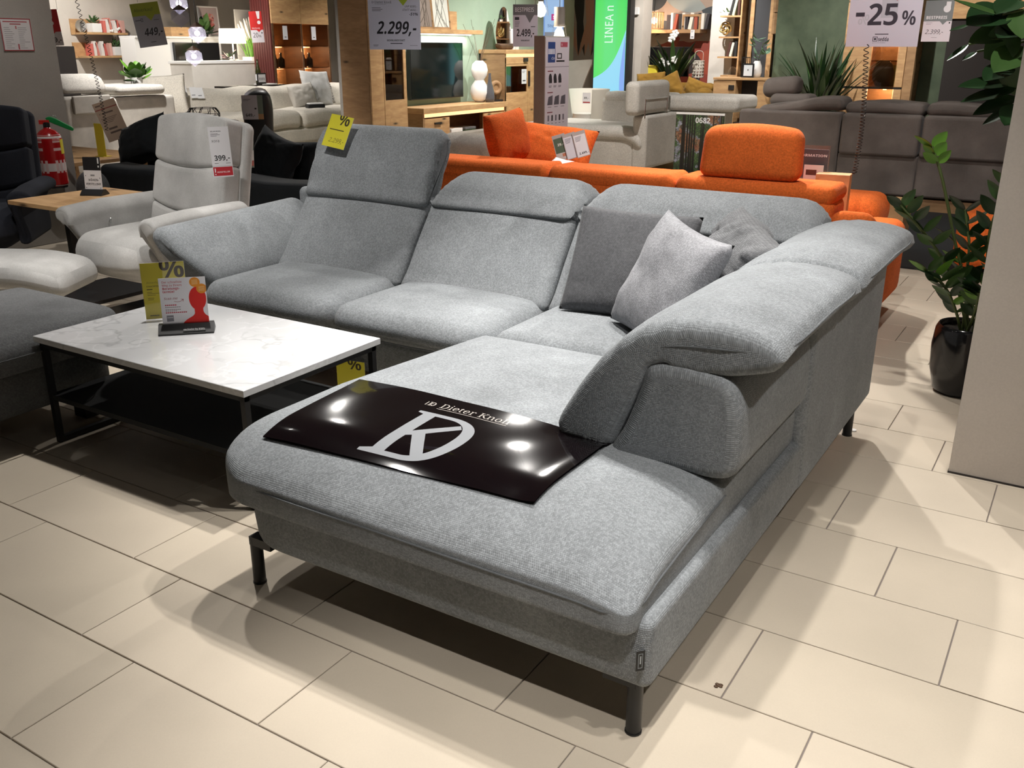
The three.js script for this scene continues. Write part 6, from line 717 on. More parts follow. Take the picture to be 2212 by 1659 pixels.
{ // cream wall column, narrow shelf unit and oak desk
  const c = onZ(BZ + 0.9, 1533, 0, 1606, 200); structure('wall_column', box(c.x0, 0, BZ, c.x1 + 0.1, 3.1, BZ + 0.9), M.wallWhite);
  const zf = BZ + 0.92, u = onZ(zf, 1566, 0, 1612, 165), s = thing('stepped_bookcase', 'stepped oak bookcase with books on the white wall column', 'bookcase', [(u.x0 + u.x1) / 2, 0, zf]), w = u.x1 - u.x0; part('side_panel', box(w / 2 - 0.02, u.y0, 0, w / 2, 2.3, 0.24), M.oak, s); part('back_panel', box(-w / 2 + 0.12, u.y0, 0, w / 2, 2.3, 0.012), M.walnut, s);
  const ys = [34, 79, 122].map((p) => atZ(1590, p, zf + 0.1).y); ys.forEach((y) => part('shelf_board', box(-w / 2, y - 0.02, 0, w / 2 - 0.02, y, 0.24), M.oak, s)); part('shelf_board', box(-w / 2 + 0.06, u.y0, 0, w / 2 - 0.02, u.y0 + 0.02, 0.24), M.oak, s);
  const r = rng(55), cs = [['black', lin(0.02, 0.02, 0.02)], ['pale green', lin(0.55, 0.62, 0.42)], ['dark brown', lin(0.08, 0.03, 0.02)], ['cream', lin(0.75, 0.7, 0.6)]].map(([n, q]) => [n, plain(q, 0.7)]); for (const k of [0, 2]) { let x = (u.x0 + u.x1) / 2 - w / 2 + 0.10; for (let i = 0; i < 6; i++) { const t = 0.026 + 0.01 * r(), m = single('book', box(-t / 2, 0, -0.08, t / 2, 0.17 + 0.05 * r(), 0.08, 0.001), cs[(i + k) % 4][1], cs[(i + k) % 4][0] + ' book on the ' + (k ? 'lower' : 'upper') + ' board of the stepped oak bookcase', 'book', 'books on the stepped bookcase'); m.position.set(x + (i < 2 ? 0.02 : 0), ys[k] + 0.001, zf + 0.13); if (i < 2) m.rotation.z = -0.2; x += t + 0.009 + (i === 1 ? 0.05 : 0); if (x > (u.x0 + u.x1) / 2 + w / 2 - 0.05) break; } }
  for (let i = 0; i < 2; i++) { const p = bigLeafPlant('small_succulent', i ? 'tiny succulent in a white cup left of its twin' : 'tiny succulent in a white cup on the top bookcase board', [(u.x0 + u.x1) / 2 - w / 2 + 0.05 + i * 0.09, ys[0] + 0.001, zf + 0.12], 8, 0.05, 0.02, [M.leaf], 90 + i, 1.0); part('cup', cyl(0, 0, 0, 0.03, 0.022, 0.026), M.white, p); }
  const oz = single('gold_ornament', new THREE.TorusKnotGeometry(0.05, 0.012, 60, 6, 3, 4).translate(0, 0.1, 0), plain(lin(0.5, 0.36, 0.14), 0.3, { metalness: 0.7 }), 'small gold twisted ornament on the middle bookcase board', 'ornament'); oz.position.set((u.x0 + u.x1) / 2 - 0.1, ys[1] + 0.001, zf + 0.13);
  const d = onZ(-12.0, 1540, 168, 1664, 206), D = thing('oak_desk_sideboard', 'small oak sideboard with a dark open centre below the bookcase', 'sideboard', [(d.x0 + d.x1) / 2, 0, -12.0]), W = d.x1 - d.x0, y1 = d.y1; part('top_board', box(-W / 2, y1 - 0.03, -0.4, W / 2, y1, 0.01, 0.003), M.oak, D); const dr = part('drawer', box(-W / 2 + 0.005, 0.1, -0.38, -W / 2 + W * 0.40, y1 - 0.035, 0), M.oak, D); handle(dr, -W / 2 + W * 0.33, y1 - 0.12, 0.07, 0.06, 0.015); part('open_niche', box(-W / 2 + W * 0.40, 0.1, -0.38, -W / 2 + W * 0.78, y1 - 0.035, -0.25), M.dark, D); part('drawer', box(-W / 2 + W * 0.78, 0.1, -0.38, W / 2 - 0.005, y1 - 0.035, 0), M.oak, D); part('plinth', box(-W / 2 + 0.05, 0, -0.36, W / 2 - 0.05, 0.1, -0.04), M.dark, D);
  for (let i = 0; i < 6; i++) { const m = single('book', box(-0.014, 0, -0.08, 0.014, 0.2, 0.08, 0.001), i % 3 === 0 ? M.white : M.dark, i % 3 === 0 ? 'white spined book in the dark niche of the small oak sideboard' : 'black spined book in the dark niche of the small oak sideboard', 'book', 'books in the small oak sideboard'); m.position.set((d.x0 + d.x1) / 2 - W / 2 + W * 0.55 + i * 0.036, 0.45 > y1 - 0.25 ? y1 - 0.30 : 0.45, -12.12); } part('niche_shelf', box(-W / 2 + W * 0.40, (0.45 > y1 - 0.25 ? y1 - 0.30 : 0.45) - 0.02, -0.25, -W / 2 + W * 0.78, (0.45 > y1 - 0.25 ? y1 - 0.30 : 0.45), -0.01), M.dark, D);
  const top = (px) => atZ(px, 160, -12.15).x; const vz = thing('white_vase_plant', 'white jug vase with eucalyptus sprigs on the small oak sideboard', 'plant', [top(1632), y1 + 0.001, -12.18]); part('vase', lathe([[0, 0], [0.05, 0], [0.065, 0.06], [0.06, 0.14], [0.035, 0.2], [0.032, 0.2]], 22), M.white, vz); const q = rng(5), lf = []; for (let i = 0; i < 16; i++) { const g = leafGeo(0.10, 0.075, 0.1, 2, 4); g.rotateX(0.4 + q()); g.rotateY(q() * 6.28); g.translate((q() - 0.5) * 0.2, 0.22 + q() * 0.24, (q() - 0.5) * 0.1); lf.push(g); } part('eucalyptus', lf, plain(lin(0.16, 0.28, 0.18), 0.6), vz); part('sprig', [rod([0, 0.15, 0], [0.06, 0.42, 0], 0.004, 5), rod([0, 0.15, 0], [-0.07, 0.40, 0], 0.004, 5)], M.stem, vz);
  const pf = thing('framed_picture', 'small black framed white card on the small oak sideboard', 'picture', [top(1619), y1 + 0.001, -12.08]); part('frame', box(-0.075, 0, -0.01, 0.075, 0.17, 0.0), M.black, pf); const ps = sheetPart('print', 0.11, 0.13, canvasTex(64, 80, (g, w, h) => { g.fillStyle = '#e2e8ee'; g.fillRect(0, 0, w, h); g.fillStyle = '#555'; g.fillRect(28, 30, 8, 12); }), pf); ps.position.set(0, 0.02, 0.002);
  const cl = single('glass_cloche', lathe([[0, 0.13], [0.03, 0.12], [0.055, 0.08], [0.06, 0]], 20), M.glass, 'clear glass dome on the small oak sideboard', 'ornament'); cl.position.set(top(1582), y1 + 0.001, -12.15); const dl = thing('black_lantern', 'black wire lantern left of the white jug vase', 'lantern', [top(1606), y1 + 0.001, -12.2]); part('frame', [box(-0.04, 0, -0.04, -0.033, 0.24, -0.033), box(0.033, 0, -0.04, 0.04, 0.24, -0.033), box(-0.04, 0, 0.033, -0.033, 0.24, 0.04), box(0.033, 0, 0.033, 0.04, 0.24, 0.04), box(-0.04, 0.235, -0.04, 0.04, 0.245, 0.04), box(-0.04, 0, -0.04, 0.04, 0.008, 0.04)], M.black, dl);
  const dp = onZ(-12.42, 1616, 0, 1668, 168), P = thing('tall_mirror', 'tall dark panel in a pale wooden frame behind the small oak sideboard', 'panel', [(dp.x0 + dp.x1) / 2, 0, -12.45]), pw = dp.x1 - dp.x0; part('panel', box(-pw / 2 + 0.05, 0.3, -0.03, pw / 2 - 0.06, 2.4, 0), plain(lin(0.05, 0.052, 0.058), 0.7), P); part('frame', [box(pw / 2 - 0.06, 0.3, -0.04, pw / 2, 2.4, 0.02), box(-pw / 2, 0.3, -0.04, -pw / 2 + 0.05, 2.4, 0.02)], M.oak, P); part('foot', box(-pw / 2, 0, -0.06, pw / 2, 0.3, -0.02), M.dark, P); const sw = part('swatch', [box(pw / 2 - 0.02, atZ(1680, 73, -12.4).y, 0.02, pw / 2 + 0.12, atZ(1680, 28, -12.4).y, 0.03), box(pw / 2 - 0.02, atZ(1680, 26, -12.4).y, 0.02, pw / 2 + 0.13, 2.3, 0.03)], M.oakGrey, P);
  const tg = onZ(zf + 0.02, 1561, 44, 1575, 63), T = thing('price_card', 'white price card on the white wall column beside the bookcase', 'price tag', [(tg.x0 + tg.x1) / 2, tg.y0, zf - 0.012]); sheetPart('card', tg.x1 - tg.x0, tg.y1 - tg.y0, canvasTex(64, 90, (g, w, h) => { g.fillStyle = '#ececf0'; g.fillRect(0, 0, w, h); g.fillStyle = '#666'; g.fillRect(8, 12, 40, 5); g.fillRect(8, 60, 30, 8); }), T);
}
{ // green wall, oak vitrine, dark wardrobe on the right
  const gz = -12.3, a = onZ(gz, 1672, 0, 1836, 220), b = onZ(gz, 1960, 0, 2052, 226); structure('wall_green', box(a.x0, 0, gz - 0.15, b.x1 + 0.05, 3.0, gz), M.greenStone);
  const v = onZ(gz + 0.42, 1822, 0, 1978, 222), c = thing('oak_vitrine', 'oak vitrine with a dark glass centre and small spot lights', 'cabinet', [(v.x0 + v.x1) / 2, 0, gz + 0.42]), w = v.x1 - v.x0 + 0.0, L = -w / 2, H = 2.1, g0 = L + w * 0.40, g1 = L + w * 0.77, ym = atZ(1890, 190, gz + 0.42).y; for (const [p, q] of [[L, g0], [g1, -L - 0.10]]) { part('door', box(p, ym + 0.012, -0.03, q, H, 0, 0.002), M.oak, c); part('door', box(p, 0.1, -0.03, q, ym - 0.012, 0, 0.002), M.oak, c); } part('side_panel', box(-L - 0.10, 0.0, -0.4, -L, H, -0.02), M.oakGrey, c); part('side_panel', box(L, 0, -0.4, L + 0.02, H, -0.03), M.oakGrey, c); part('back_panel', box(L, 0, -0.41, -L, H, -0.39), M.oakGrey, c); part('dividing_strip', box(L, ym - 0.012, -0.03, -L - 0.1, ym + 0.012, -0.01), M.dark, c);
  part('glass_pane', box(g0 + 0.01, 0.1, -0.015, g1 - 0.01, H, -0.009), M.smoked, c); const yA = atZ(1885, 130, gz + 0.3).y; part('shelf_board', box(g0, yA - 0.015, -0.39, g1, yA, -0.04), M.smoked, c); part('shelf_board', box(g0, ym - 0.01, -0.39, g1, ym + 0.01, -0.04), M.oakGrey, c); part('spot_lamp', [cyl(0.08, yA - 0.03, -0.2, 0.014, 0.02), cyl(0.08, ym - 0.026, -0.2, 0.014, 0.02)], glow(1, 0.75, 0.5, 12), c); lampAt(c, 0.08, yA - 0.045, -0.2, 0.9, [1, 0.74, 0.5]); lampAt(c, 0.08, ym - 0.045, -0.2, 0.9, [1, 0.74, 0.5]); lampAt(c, 0.08, yA + 0.35, -0.2, 0.9, [1, 0.74, 0.5]);
  const e = single('stone_egg_vase', lathe([[0, 0], [0.07, 0.005], [0.115, 0.08], [0.12, 0.16], [0.09, 0.25], [0.05, 0.29], [0.045, 0.29]], 26), plain(lin(0.05, 0.06, 0.065), 0.8), 'dark stone egg-shaped vase inside the oak vitrine', 'vase'); e.position.set((v.x0 + v.x1) / 2 + (g0 + g1) / 2 - 0.03, ym + 0.012, gz + 0.22); const bx = single('green_box', box(-0.09, 0, -0.03, 0.09, 0.24, 0.03, 0.003), plain(lin(0.22, 0.26, 0.10), 0.6), 'pale green card box right of the dark egg vase', 'box'); bx.position.set((v.x0 + v.x1) / 2 + g1 - 0.12, ym + 0.012, gz + 0.14);
  for (let i = 0; i < 4; i++) { const gl = single('wine_glass', lathe([[0, 0], [0.028, 0.002], [0.004, 0.006], [0.004, 0.07], [0.03, 0.10], [0.032, 0.15], [0.026, 0.18]], 14), M.glass, 'clear wine glass on the upper shelf of the oak vitrine with spot lights', 'glass', 'wine glasses in the oak vitrine'); gl.position.set((v.x0 + v.x1) / 2 + g0 + 0.08 + i * 0.10, yA + 0.001, gz + 0.2); }
  const k = onZ(-11.6, 2038, 40, 2170, 230), K = thing('dark_wardrobe', 'dark brown wardrobe behind the fiddle-leaf plant', 'wardrobe', [(k.x0 + k.x1) / 2, 0, -11.6]); part('body', box(-(k.x1 - k.x0) / 2, 0, -0.6, (k.x1 - k.x0) / 2 + 0.6, k.y1, -0.02), M.dark, K); part('door', box(-(k.x1 - k.x0) / 2 + 0.004, 0.02, -0.02, 0.18, k.y1 - 0.02, 0, 0.002), M.dark, K); part('door', box(0.19, 0.02, -0.02, (k.x1 - k.x0) / 2 + 0.59, k.y1 - 0.02, 0, 0.002), M.dark, K); part('cornice', box(-(k.x1 - k.x0) / 2 - 0.02, k.y1, -0.62, (k.x1 - k.x0) / 2 + 0.62, k.y1 + 0.2, 0.02), M.oak, K);
  // yucca-like dark plant before the green wall
  const q = atZ(1772, 214, gz + 1.0), Y = thing('dark_grass_plant', 'big dark green plant with long pointed leaves before the green wall', 'plant', [q.x, 0, gz + 1.0]), r = rng(66); for (let i = 0; i < 130; i++) { const an = r() * 6.28, ee = 0.03 + Math.pow(r(), 1.1) * 0.62, g = leafGeo(0.45 + 0.5 * r(), 0.05, 0.18, 2, 6); g.rotateX(ee); g.rotateY(an); g.translate((r() - 0.5) * 0.12, 0.52 + r() * 0.12, (r() - 0.5) * 0.12); part('leaf', g, i % 3 ? M.leafDark : M.leaf, Y); } part('pot', lathe([[0, 0], [0.15, 0], [0.2, 0.5], [0.18, 0.55], [0, 0.53]], 28), M.black, Y);
}
{ // beige pillar with switch, glowing banner, leaf wallpaper
  const z = -12.4, p = onZ(z, 1352, 0, 1386, 190), P = structure('pillar', box(p.x0, 0, z - 0.3, p.x1, 3.2, z, 0.004), M.wall); const sw = onZ(z, 1371, 16, 1381, 32), S = thing('wall_switch', 'small white switch box on the beige pillar beside the green banner', 'switch', [(sw.x0 + sw.x1) / 2, sw.y0, z]); part('case', box(-(sw.x1 - sw.x0) / 2, 0, 0, (sw.x1 - sw.x0) / 2, sw.y1 - sw.y0, 0.03, 0.003), M.white, S);
  const bz = z + 0.22, b = onZ(bz, 1283, 0, 1350, 262), B = thing('light_banner', 'tall glowing green and blue light box with vertical LINEA lettering', 'light box', [(b.x0 + b.x1) / 2, 0, bz]), w = b.x1 - b.x0, H = 2.4, y0 = 0.15; const tex = canvasTex(256, 1500, (g, W, h) => { const gr = g.createLinearGradient(0, 0, 0, h); g.fillStyle = '#3fd862'; g.fillRect(0, 0, W, h); const s = (H - 0) / h, Y = (m) => h * (1 - (m - y0) / (H - y0)); for (let i = 0; i < 30; i++) { g.fillStyle = `rgba(${70 + i},${235},${90 + i * 2},0.05)`; g.fillRect(i * 3, 0, W - i * 6, h); } const yb = Y(0.95); g.fillStyle = '#8fd9f6'; g.beginPath(); g.moveTo(0, yb); g.bezierCurveTo(120, yb - 60, 180, yb - 130, W, yb - 420); g.lineTo(W, h); g.lineTo(0, h); g.fill(); g.fillStyle = '#7fa8f0'; g.beginPath(); g.moveTo(W, yb - 400); g.bezierCurveTo(220, yb - 100, 190, yb + 100, W, yb + 300); g.fill(); g.fillStyle = '#7ee06a'; g.beginPath(); g.moveTo(0, yb + 240); g.bezierCurveTo(90, yb + 260, 170, yb + 330, 190, h); g.lineTo(0, h); g.fill(); g.save(); g.translate(150, Y(1.40)); g.rotate(-Math.PI / 2); g.fillStyle = '#e9fbee'; g.font = '92px sans-serif'; g.fillText('LINEA n', 0, 0); g.restore(); });
  const scr = new THREE.Mesh(new THREE.BoxGeometry(w, H - y0, 0.01), new THREE.MeshStandardMaterial({ color: lin(0.05, 0.05, 0.05), emissive: lin(1, 1, 1), emissiveMap: tex, emissiveIntensity: 1.05, roughness: 0.4 })); scr.name = 'lit_screen'; scr.position.set(0, y0 + (H - y0) / 2, 0); B.add(scr); part('case', [box(-w / 2 - 0.025, y0, -0.14, w / 2 + 0.05, H, -0.006), box(-w / 2 - 0.02, 0, -0.2, w / 2 + 0.02, y0, 0.1)], M.black, B); strip(B, 0, 1.2, 0.01, w, H - y0, 0.9, [0.35, 0.95, 0.6], Math.PI);
  const lw = onZ(BZ + 0.02, 1238, 0, 1290, 132), LW = thing('leaf_wallpaper', 'wallpaper panel of large dark leaves left of the green banner', 'wallpaper', [(lw.x0 + lw.x1) / 2, 0.6, BZ + 0.012]); sheetPart('print', lw.x1 - lw.x0 + 0.2, 2.2, canvasTex(200, 600, (g, W, h) => { g.fillStyle = '#a3968d'; g.fillRect(0, 0, W, h); for (let i = 0; i < 7; i++) { g.save(); g.translate(100 + (i % 3 - 1) * 36, 430); g.rotate(-0.35 + i * 0.13); g.fillStyle = i % 2 ? '#2b2728' : '#b98a74'; g.beginPath(); g.moveTo(0, 0); g.bezierCurveTo(26, -120, 26, -260, 0, -380); g.bezierCurveTo(-26, -260, -26, -120, 0, 0); g.fill(); g.restore(); } }), LW, { t: 0.008 });
  const wp = onZ(-12.9, 1226, 128, 1283, 262), WP = thing('white_board', 'tall white curved board left of the green banner', 'panel', [(wp.x0 + wp.x1) / 2, 0, -12.9]); const sh = new THREE.Shape(), ww = wp.x1 - wp.x0; sh.moveTo(-ww / 2 - 0.3, 0); sh.lineTo(ww / 2 - 0.35, 0); sh.bezierCurveTo(ww / 2 - 0.3, wp.y1 * 0.5, ww / 2 - 0.1, wp.y1 * 0.85, ww / 2, wp.y1); sh.lineTo(-ww / 2 - 0.3, wp.y1 - 0.04); part('panel', new THREE.ExtrudeGeometry(sh, { depth: 0.03, bevelEnabled: false }), M.wallWhite, WP);
  const ch = atZ(1272, 240, -11.85), C = thing('cream_barrel_chair', 'cream barrel chair with slim leg before the green banner', 'chair', [ch.x, 0, -11.85]), cy = atZ(1272, 192, -11.85).y; part('shell', new THREE.CylinderGeometry(0.28, 0.22, 0.42, 28, 1, true, 0.6, 4.6).translate(0, cy - 0.21, 0), plain(lin(0.6, 0.56, 0.5), 0.9, { side: THREE.DoubleSide }), C); part('seat', cyl(0, cy - 0.42, 0, 0.1, 0.22), M.paleSofa, C); for (const [x, z2] of [[0.17, 0.1], [-0.17, 0.1], [0.15, -0.14], [-0.15, -0.14]]) part('leg', rod([x, 0, z2], [x * 0.8, cy - 0.40, z2 * 0.8], 0.012, 8), M.oak, C); const tg = atZ(1267, 212, -11.5), T = thing('hang_tag', 'white price tag hanging on the cream barrel chair', 'price tag', tg, 0.2); sheetPart('card', 0.11, 0.14, canvasTex(64, 80, (g, w2, h) => { g.fillStyle = '#e4e0e4'; g.fillRect(0, 0, w2, h); g.fillStyle = '#444'; g.font = 'bold 22px sans-serif'; g.fillText('89,-', 12, 46); g.fillStyle = '#b55'; g.fillRect(4, 66, 56, 10); }), T).position.y = -0.07;
  const sv = atZ(1020, 305, -6.3), pf = thing('pale_armrest_sofa', 'pale rounded sofa arm between the oak sideboard and the orange sofa', 'sofa', [sv.x, 0, -6.3]); part('armrest', soft(-0.30, 0.08, -0.7, 0.25, atZ(1015, 288, -6.3).y, 0.1, 0.11), M.paleSofa, pf); part('seat', soft(-0.95, 0.08, -0.65, -0.28, 0.40, 0.05, 0.07), M.paleSofa, pf); for (const x of [-0.85, 0.15]) for (const q of [-0.6, 0]) part('leg', cyl(x, 0, q, 0.085, 0.02), M.black, pf);
}
// ---- hanging lamps
{
  const pend = (px, py, d, label, kind) => { const p = atD(px, py, d), t = thing('pendant_lamp', label, 'lamp', p, 0.4, kind ? 'crystal cube pendants' : 'bare bulb pendants'); part('cable', cyl(0, 0.05, 0, CEIL - p.y - 0.05, 0.003, 0.003, 6), M.black, t); return t; };
  const crystal = new THREE.MeshPhysicalMaterial({ color: lin(0.92, 0.92, 1), roughness: 0.12, transmission: 0.85, thickness: 0, side: THREE.DoubleSide });
  [[386, 8, 'upper crystal cube pendant', 1], [389, 36, 'dark-topped crystal cube pendant below the upper one', 0], [426, 72, 'lit crystal cube pendant in front of the flower picture', 1], [419, 122, 'lit crystal cube pendant in front of the black television', 1]].forEach(([px, py, l, on]) => { const t = pend(px, py, 9.2 + 0.3 * (px % 4), l + ', hanging on a thin cable', 1), s = 0.11; const cube = new THREE.BoxGeometry(s, s, s); cube.rotateX(Math.PI / 4); cube.rotateZ(0.615); part('crystal_cube', cube, crystal, t); const cap = new THREE.ConeGeometry(s * 0.62, s * 0.42, 4).rotateY(0.4).translate(0, s * 0.72, 0); part('cap', cap, M.walnut, t); if (on) { part('bulb', new THREE.SphereGeometry(0.026, 14, 10), bulbCool, t); lampAt(t, 0, 0, 0, 0.12, [1, 0.93, 0.95]); } });
  [[1168, 22, 8.2, 'bare glowing bulb pendant beside the 2.499 sign'], [1208, 76, 8.2, 'lower glowing bulb pendant with concrete cap above the display board']].forEach(([px, py, d, l], i) => { const t = pend(px, py, d, l, 0); part('bulb', lathe([[0, -0.055], [0.03, -0.045], [0.045, -0.01], [0.035, 0.03], [0.018, 0.055], [0.018, 0.07], [0, 0.07]], 20), bulbGlow, t); part('cap', cyl(0, 0.065, 0, i ? 0.15 : 0.05, i ? 0.045 : 0.02), i ? M.wallGrey : M.black, t); lampAt(t, 0, 0, 0, 0.9, [1, 0.82, 0.62]); part('glass_shade', new THREE.CylinderGeometry(0.05, 0.065, 0.12, 24, 1, true).translate(0, 0.02, 0), new THREE.MeshPhysicalMaterial({ color: lin(1, 1, 1), roughness: 0.03, transmission: 1, thickness: 0, side: THREE.DoubleSide }), t); });
  const ls = atD(1196, 30, 10.5), S = thing('lit_screen_sign', 'glowing pale blue display sign behind the bulb pendants', 'light box', [ls.x, 0, ls.z], faceCam(ls)); const tex = canvasTex(200, 460, (g, w, h) => { g.fillStyle = '#7fa6e6'; g.fillRect(0, 0, w, h); g.fillStyle = '#a9ccf4'; g.fillRect(12, 0, w - 24, h); g.fillStyle = '#c8438e'; g.fillRect(78, 226, 52, 60); g.fillStyle = '#fff'; g.font = 'bold 44px sans-serif'; g.fillText('S', 92, 272); g.fillStyle = '#3a5a8a'; g.font = '40px serif'; g.fillText('Stu', 40, 350); g.fillStyle = '#8a8f98'; g.fillRect(12, 396, w - 24, 64); }); const y0 = atD(1196, 84, 10.5).y; const m = new THREE.Mesh(new THREE.BoxGeometry(0.21, 0.48, 0.02), new THREE.MeshStandardMaterial({ color: lin(0.05, 0.05, 0.05), emissive: lin(1, 1, 1), emissiveMap: tex, emissiveIntensity: 0.9 })); m.name = 'lit_screen'; m.position.y = y0 + 0.24; S.add(m); part('post', box(-0.04, 0, -0.04, 0.04, y0 + 0.1, -0.01), M.wallGrey, S); strip(S, 0, y0 + 0.24, 0.012, 0.2, 0.46, 0.9, [0.6, 0.75, 1], Math.PI);
}
// ---- hanging price signs
{
  const sign = (name, label, px0, py1, px1, dist, hOverW, tex, o = {}) => { const l = atD(px0, py1, dist), r = atD(px1, py1, dist), w = Math.hypot(l.x - r.x, l.z - r.z), b = atD((px0 + px1) / 2, py1, dist), t = thing(name, label, 'sign', b, faceCam(b) + (o.turn ?? 0)); const s = sheetPart('sheet', w, w * hOverW, tex, t, { back: M.paper, bend: o.bend ?? 0.003 }); s.rotation.z = o.roll ?? 0; const top = w * hOverW; part('hanger', [rod([-w * 0.4, top, 0], [-w * 0.4, CEIL - b.y, 0], 0.0012, 5), rod([w * 0.4, top, 0], [w * 0.4, CEIL - b.y, 0], 0.0012, 5)], M.steel, t); return t; };
  const wedge = (g, x0, x1, y, d, c) => { g.fillStyle = c; g.beginPath(); g.moveTo(x0, y); g.lineTo(x1, y); g.lineTo((x0 + x1) / 2, y + d); g.fill(); };
  sign('hanging_price_sign', 'hanging white sign reading 2.299 with a lime green head', 799, 107, 910, 3.75, 1.42, canvasTex(600, 852, (g, w, h) => { g.fillStyle = '#d3d0e0'; g.fillRect(0, 0, w, h); g.fillStyle = '#a9b92c'; g.fillRect(0, 0, w, 285); wedge(g, 330, 480, 284, 90, '#a9b92c'); g.fillStyle = '#4a4a58'; g.font = '34px serif'; g.fillText('D Dieter Knoll', 44, 350); g.fillRect(80, 358, 130, 2); g.font = '16px sans-serif'; for (let i = 0; i < 3; i++) g.fillRect(46, 396 + i * 16, 100 + 20 * (i % 2), 5); g.fillStyle = '#1d1a24'; g.font = 'italic 30px sans-serif'; g.fillText('UVP 8285,-', 420, 392); g.fillText('STATT 4692,-', 394, 430); g.font = 'italic bold 44px sans-serif'; g.fillText('-51%', 470, 480); g.fillStyle = '#17121c'; g.font = 'italic bold 190px sans-serif'; g.fillText('2.299,-', 84, 680, 460); g.fillStyle = '#35323e'; g.font = 'bold 30px sans-serif'; g.fillText('WOHNLANDSCHAFT', 204, 762, 210); g.fillRect(244, 780, 140, 9); g.fillRect(44, 800, 60, 4); g.fillRect(46, 812, 50, 3); g.fillRect(470, 806, 90, 3); }));
  const big = sign('hanging_price_sign', 'large hanging white sign reading minus 25 percent', 1822, 101, 1982, 5.0, 1.0, canvasTex(800, 800, (g, w, h) => { g.fillStyle = '#d6cfdd'; g.fillRect(0, 0, w, h); g.fillStyle = '#c4c0cc'; g.save(); g.translate(240, 560); g.scale(-1, 1); g.font = 'bold 150px sans-serif'; g.fillText('%', 0, 0); g.restore(); g.fillRect(360, 240, 180, 250); g.fillStyle = '#a82a34'; g.beginPath(); g.moveTo(480, 270); g.lineTo(560, 270); g.lineTo(520, 312); g.fill(); g.fillRect(0, 0, w, 270); g.fillStyle = '#3b3440'; g.font = 'bold 320px sans-serif'; g.fillText('25', 210, 568, 380); g.fillRect(80, 430, 100, 44); g.font = 'bold 210px sans-serif'; g.fillText('%', 590, 568, 160); g.fillRect(322, 660, 150, 9); g.lineWidth = 6; g.strokeStyle = '#3b3440'; g.strokeRect(306, 694, 48, 46); g.font = 'bold 60px sans-serif'; g.fillText('sedda', 364, 740, 120); g.fillRect(318, 706, 24, 22); g.font = '16px sans-serif'; g.fillText('p o l s t e r m ö b e l', 306, 762); }), { turn: -0.25 });
  sign('hanging_price_sign', 'hanging grey and white sign reading 2.399 beside the minus 25 percent sign', 1988, 90, 2050, 6.3, 1.45, canvasTex(400, 580, (g, w, h) => { g.fillStyle = '#dcd8e0'; g.fillRect(0, 0, w, h); g.fillStyle = '#7c8486'; g.fillRect(0, 0, w, 292); wedge(g, 230, 330, 291, 52, '#7c8486'); g.fillStyle = '#e6e8ec'; g.fillRect(292, 20, 64, 80); g.beginPath(); g.arc(310, 120, 50, 0, 7); g.fill(); g.font = 'bold 60px sans-serif'; g.fillText('BESTPREIS', 30, 262, 310); g.fillStyle = '#2c2a30'; g.font = 'italic 84px sans-serif'; g.fillText('2.399,-', 40, 470, 290); g.fillRect(360, 304, 18, 22); g.fillStyle = '#8a8690'; g.fillRect(40, 310, 90, 5); g.fillRect(40, 330, 70, 5); g.fillRect(140, 520, 80, 5); }), { turn: -0.2 });
  sign('hanging_price_sign', 'hanging sign reading 2.499 with a grey best price head', 1108, 101, 1161, 7.6, 1.6, canvasTex(400, 640, (g, w, h) => { g.fillStyle = '#cfc6d2'; g.fillRect(0, 0, w, h); g.fillStyle = '#6e6c70'; g.fillRect(0, 0, w, 160); wedge(g, 200, 340, 159, 120, '#6e6c70'); g.fillStyle = '#e8e6ea'; g.font = '88px sans-serif'; g.fillText('BESTPREIS', 28, 110, 310); g.fillStyle = '#1d1a20'; g.font = 'bold 150px sans-serif'; g.fillText('2.499,-', 56, 480, 290); g.font = 'bold 34px sans-serif'; g.fillText('WOHNLANDSCHAFT', 130, 556, 140); g.fillStyle = '#3a363e'; g.fillRect(30, 190, 70, 44); for (let i = 0; i < 4; i++) g.fillRect(30, 262 + i * 22, 80 - 6 * i, 6); g.fillRect(290, 330, 70, 10); }));
  sign('hanging_price_sign', 'hanging grey sign reading 449 with an olive sale head', 302, 100, 364, 5.7, 1.5, canvasTex(420, 630, (g, w, h) => { g.fillStyle = '#8f8d92'; g.fillRect(0, 0, w, h); g.fillStyle = '#8c9420'; g.fillRect(0, 0, w, 180); wedge(g, 190, 330, 179, 80, '#8c9420'); g.fillStyle = '#55591c'; g.font = '62px sans-serif'; g.fillText('Abverkauf', 40, 120); g.fillStyle = '#55535a'; g.fillRect(28, 235, 80, 12); g.strokeStyle = '#55535a'; g.lineWidth = 8; g.strokeRect(112, 220, 24, 40); g.fillRect(300, 250, 80, 8); g.fillStyle = '#1a181c'; g.font = 'italic bold 150px sans-serif'; g.fillText('449,-', 110, 470, 280); g.fillStyle = '#4a484e'; g.fillRect(180, 560, 80, 10); }), { roll: 0.13, turn: 0.2 });
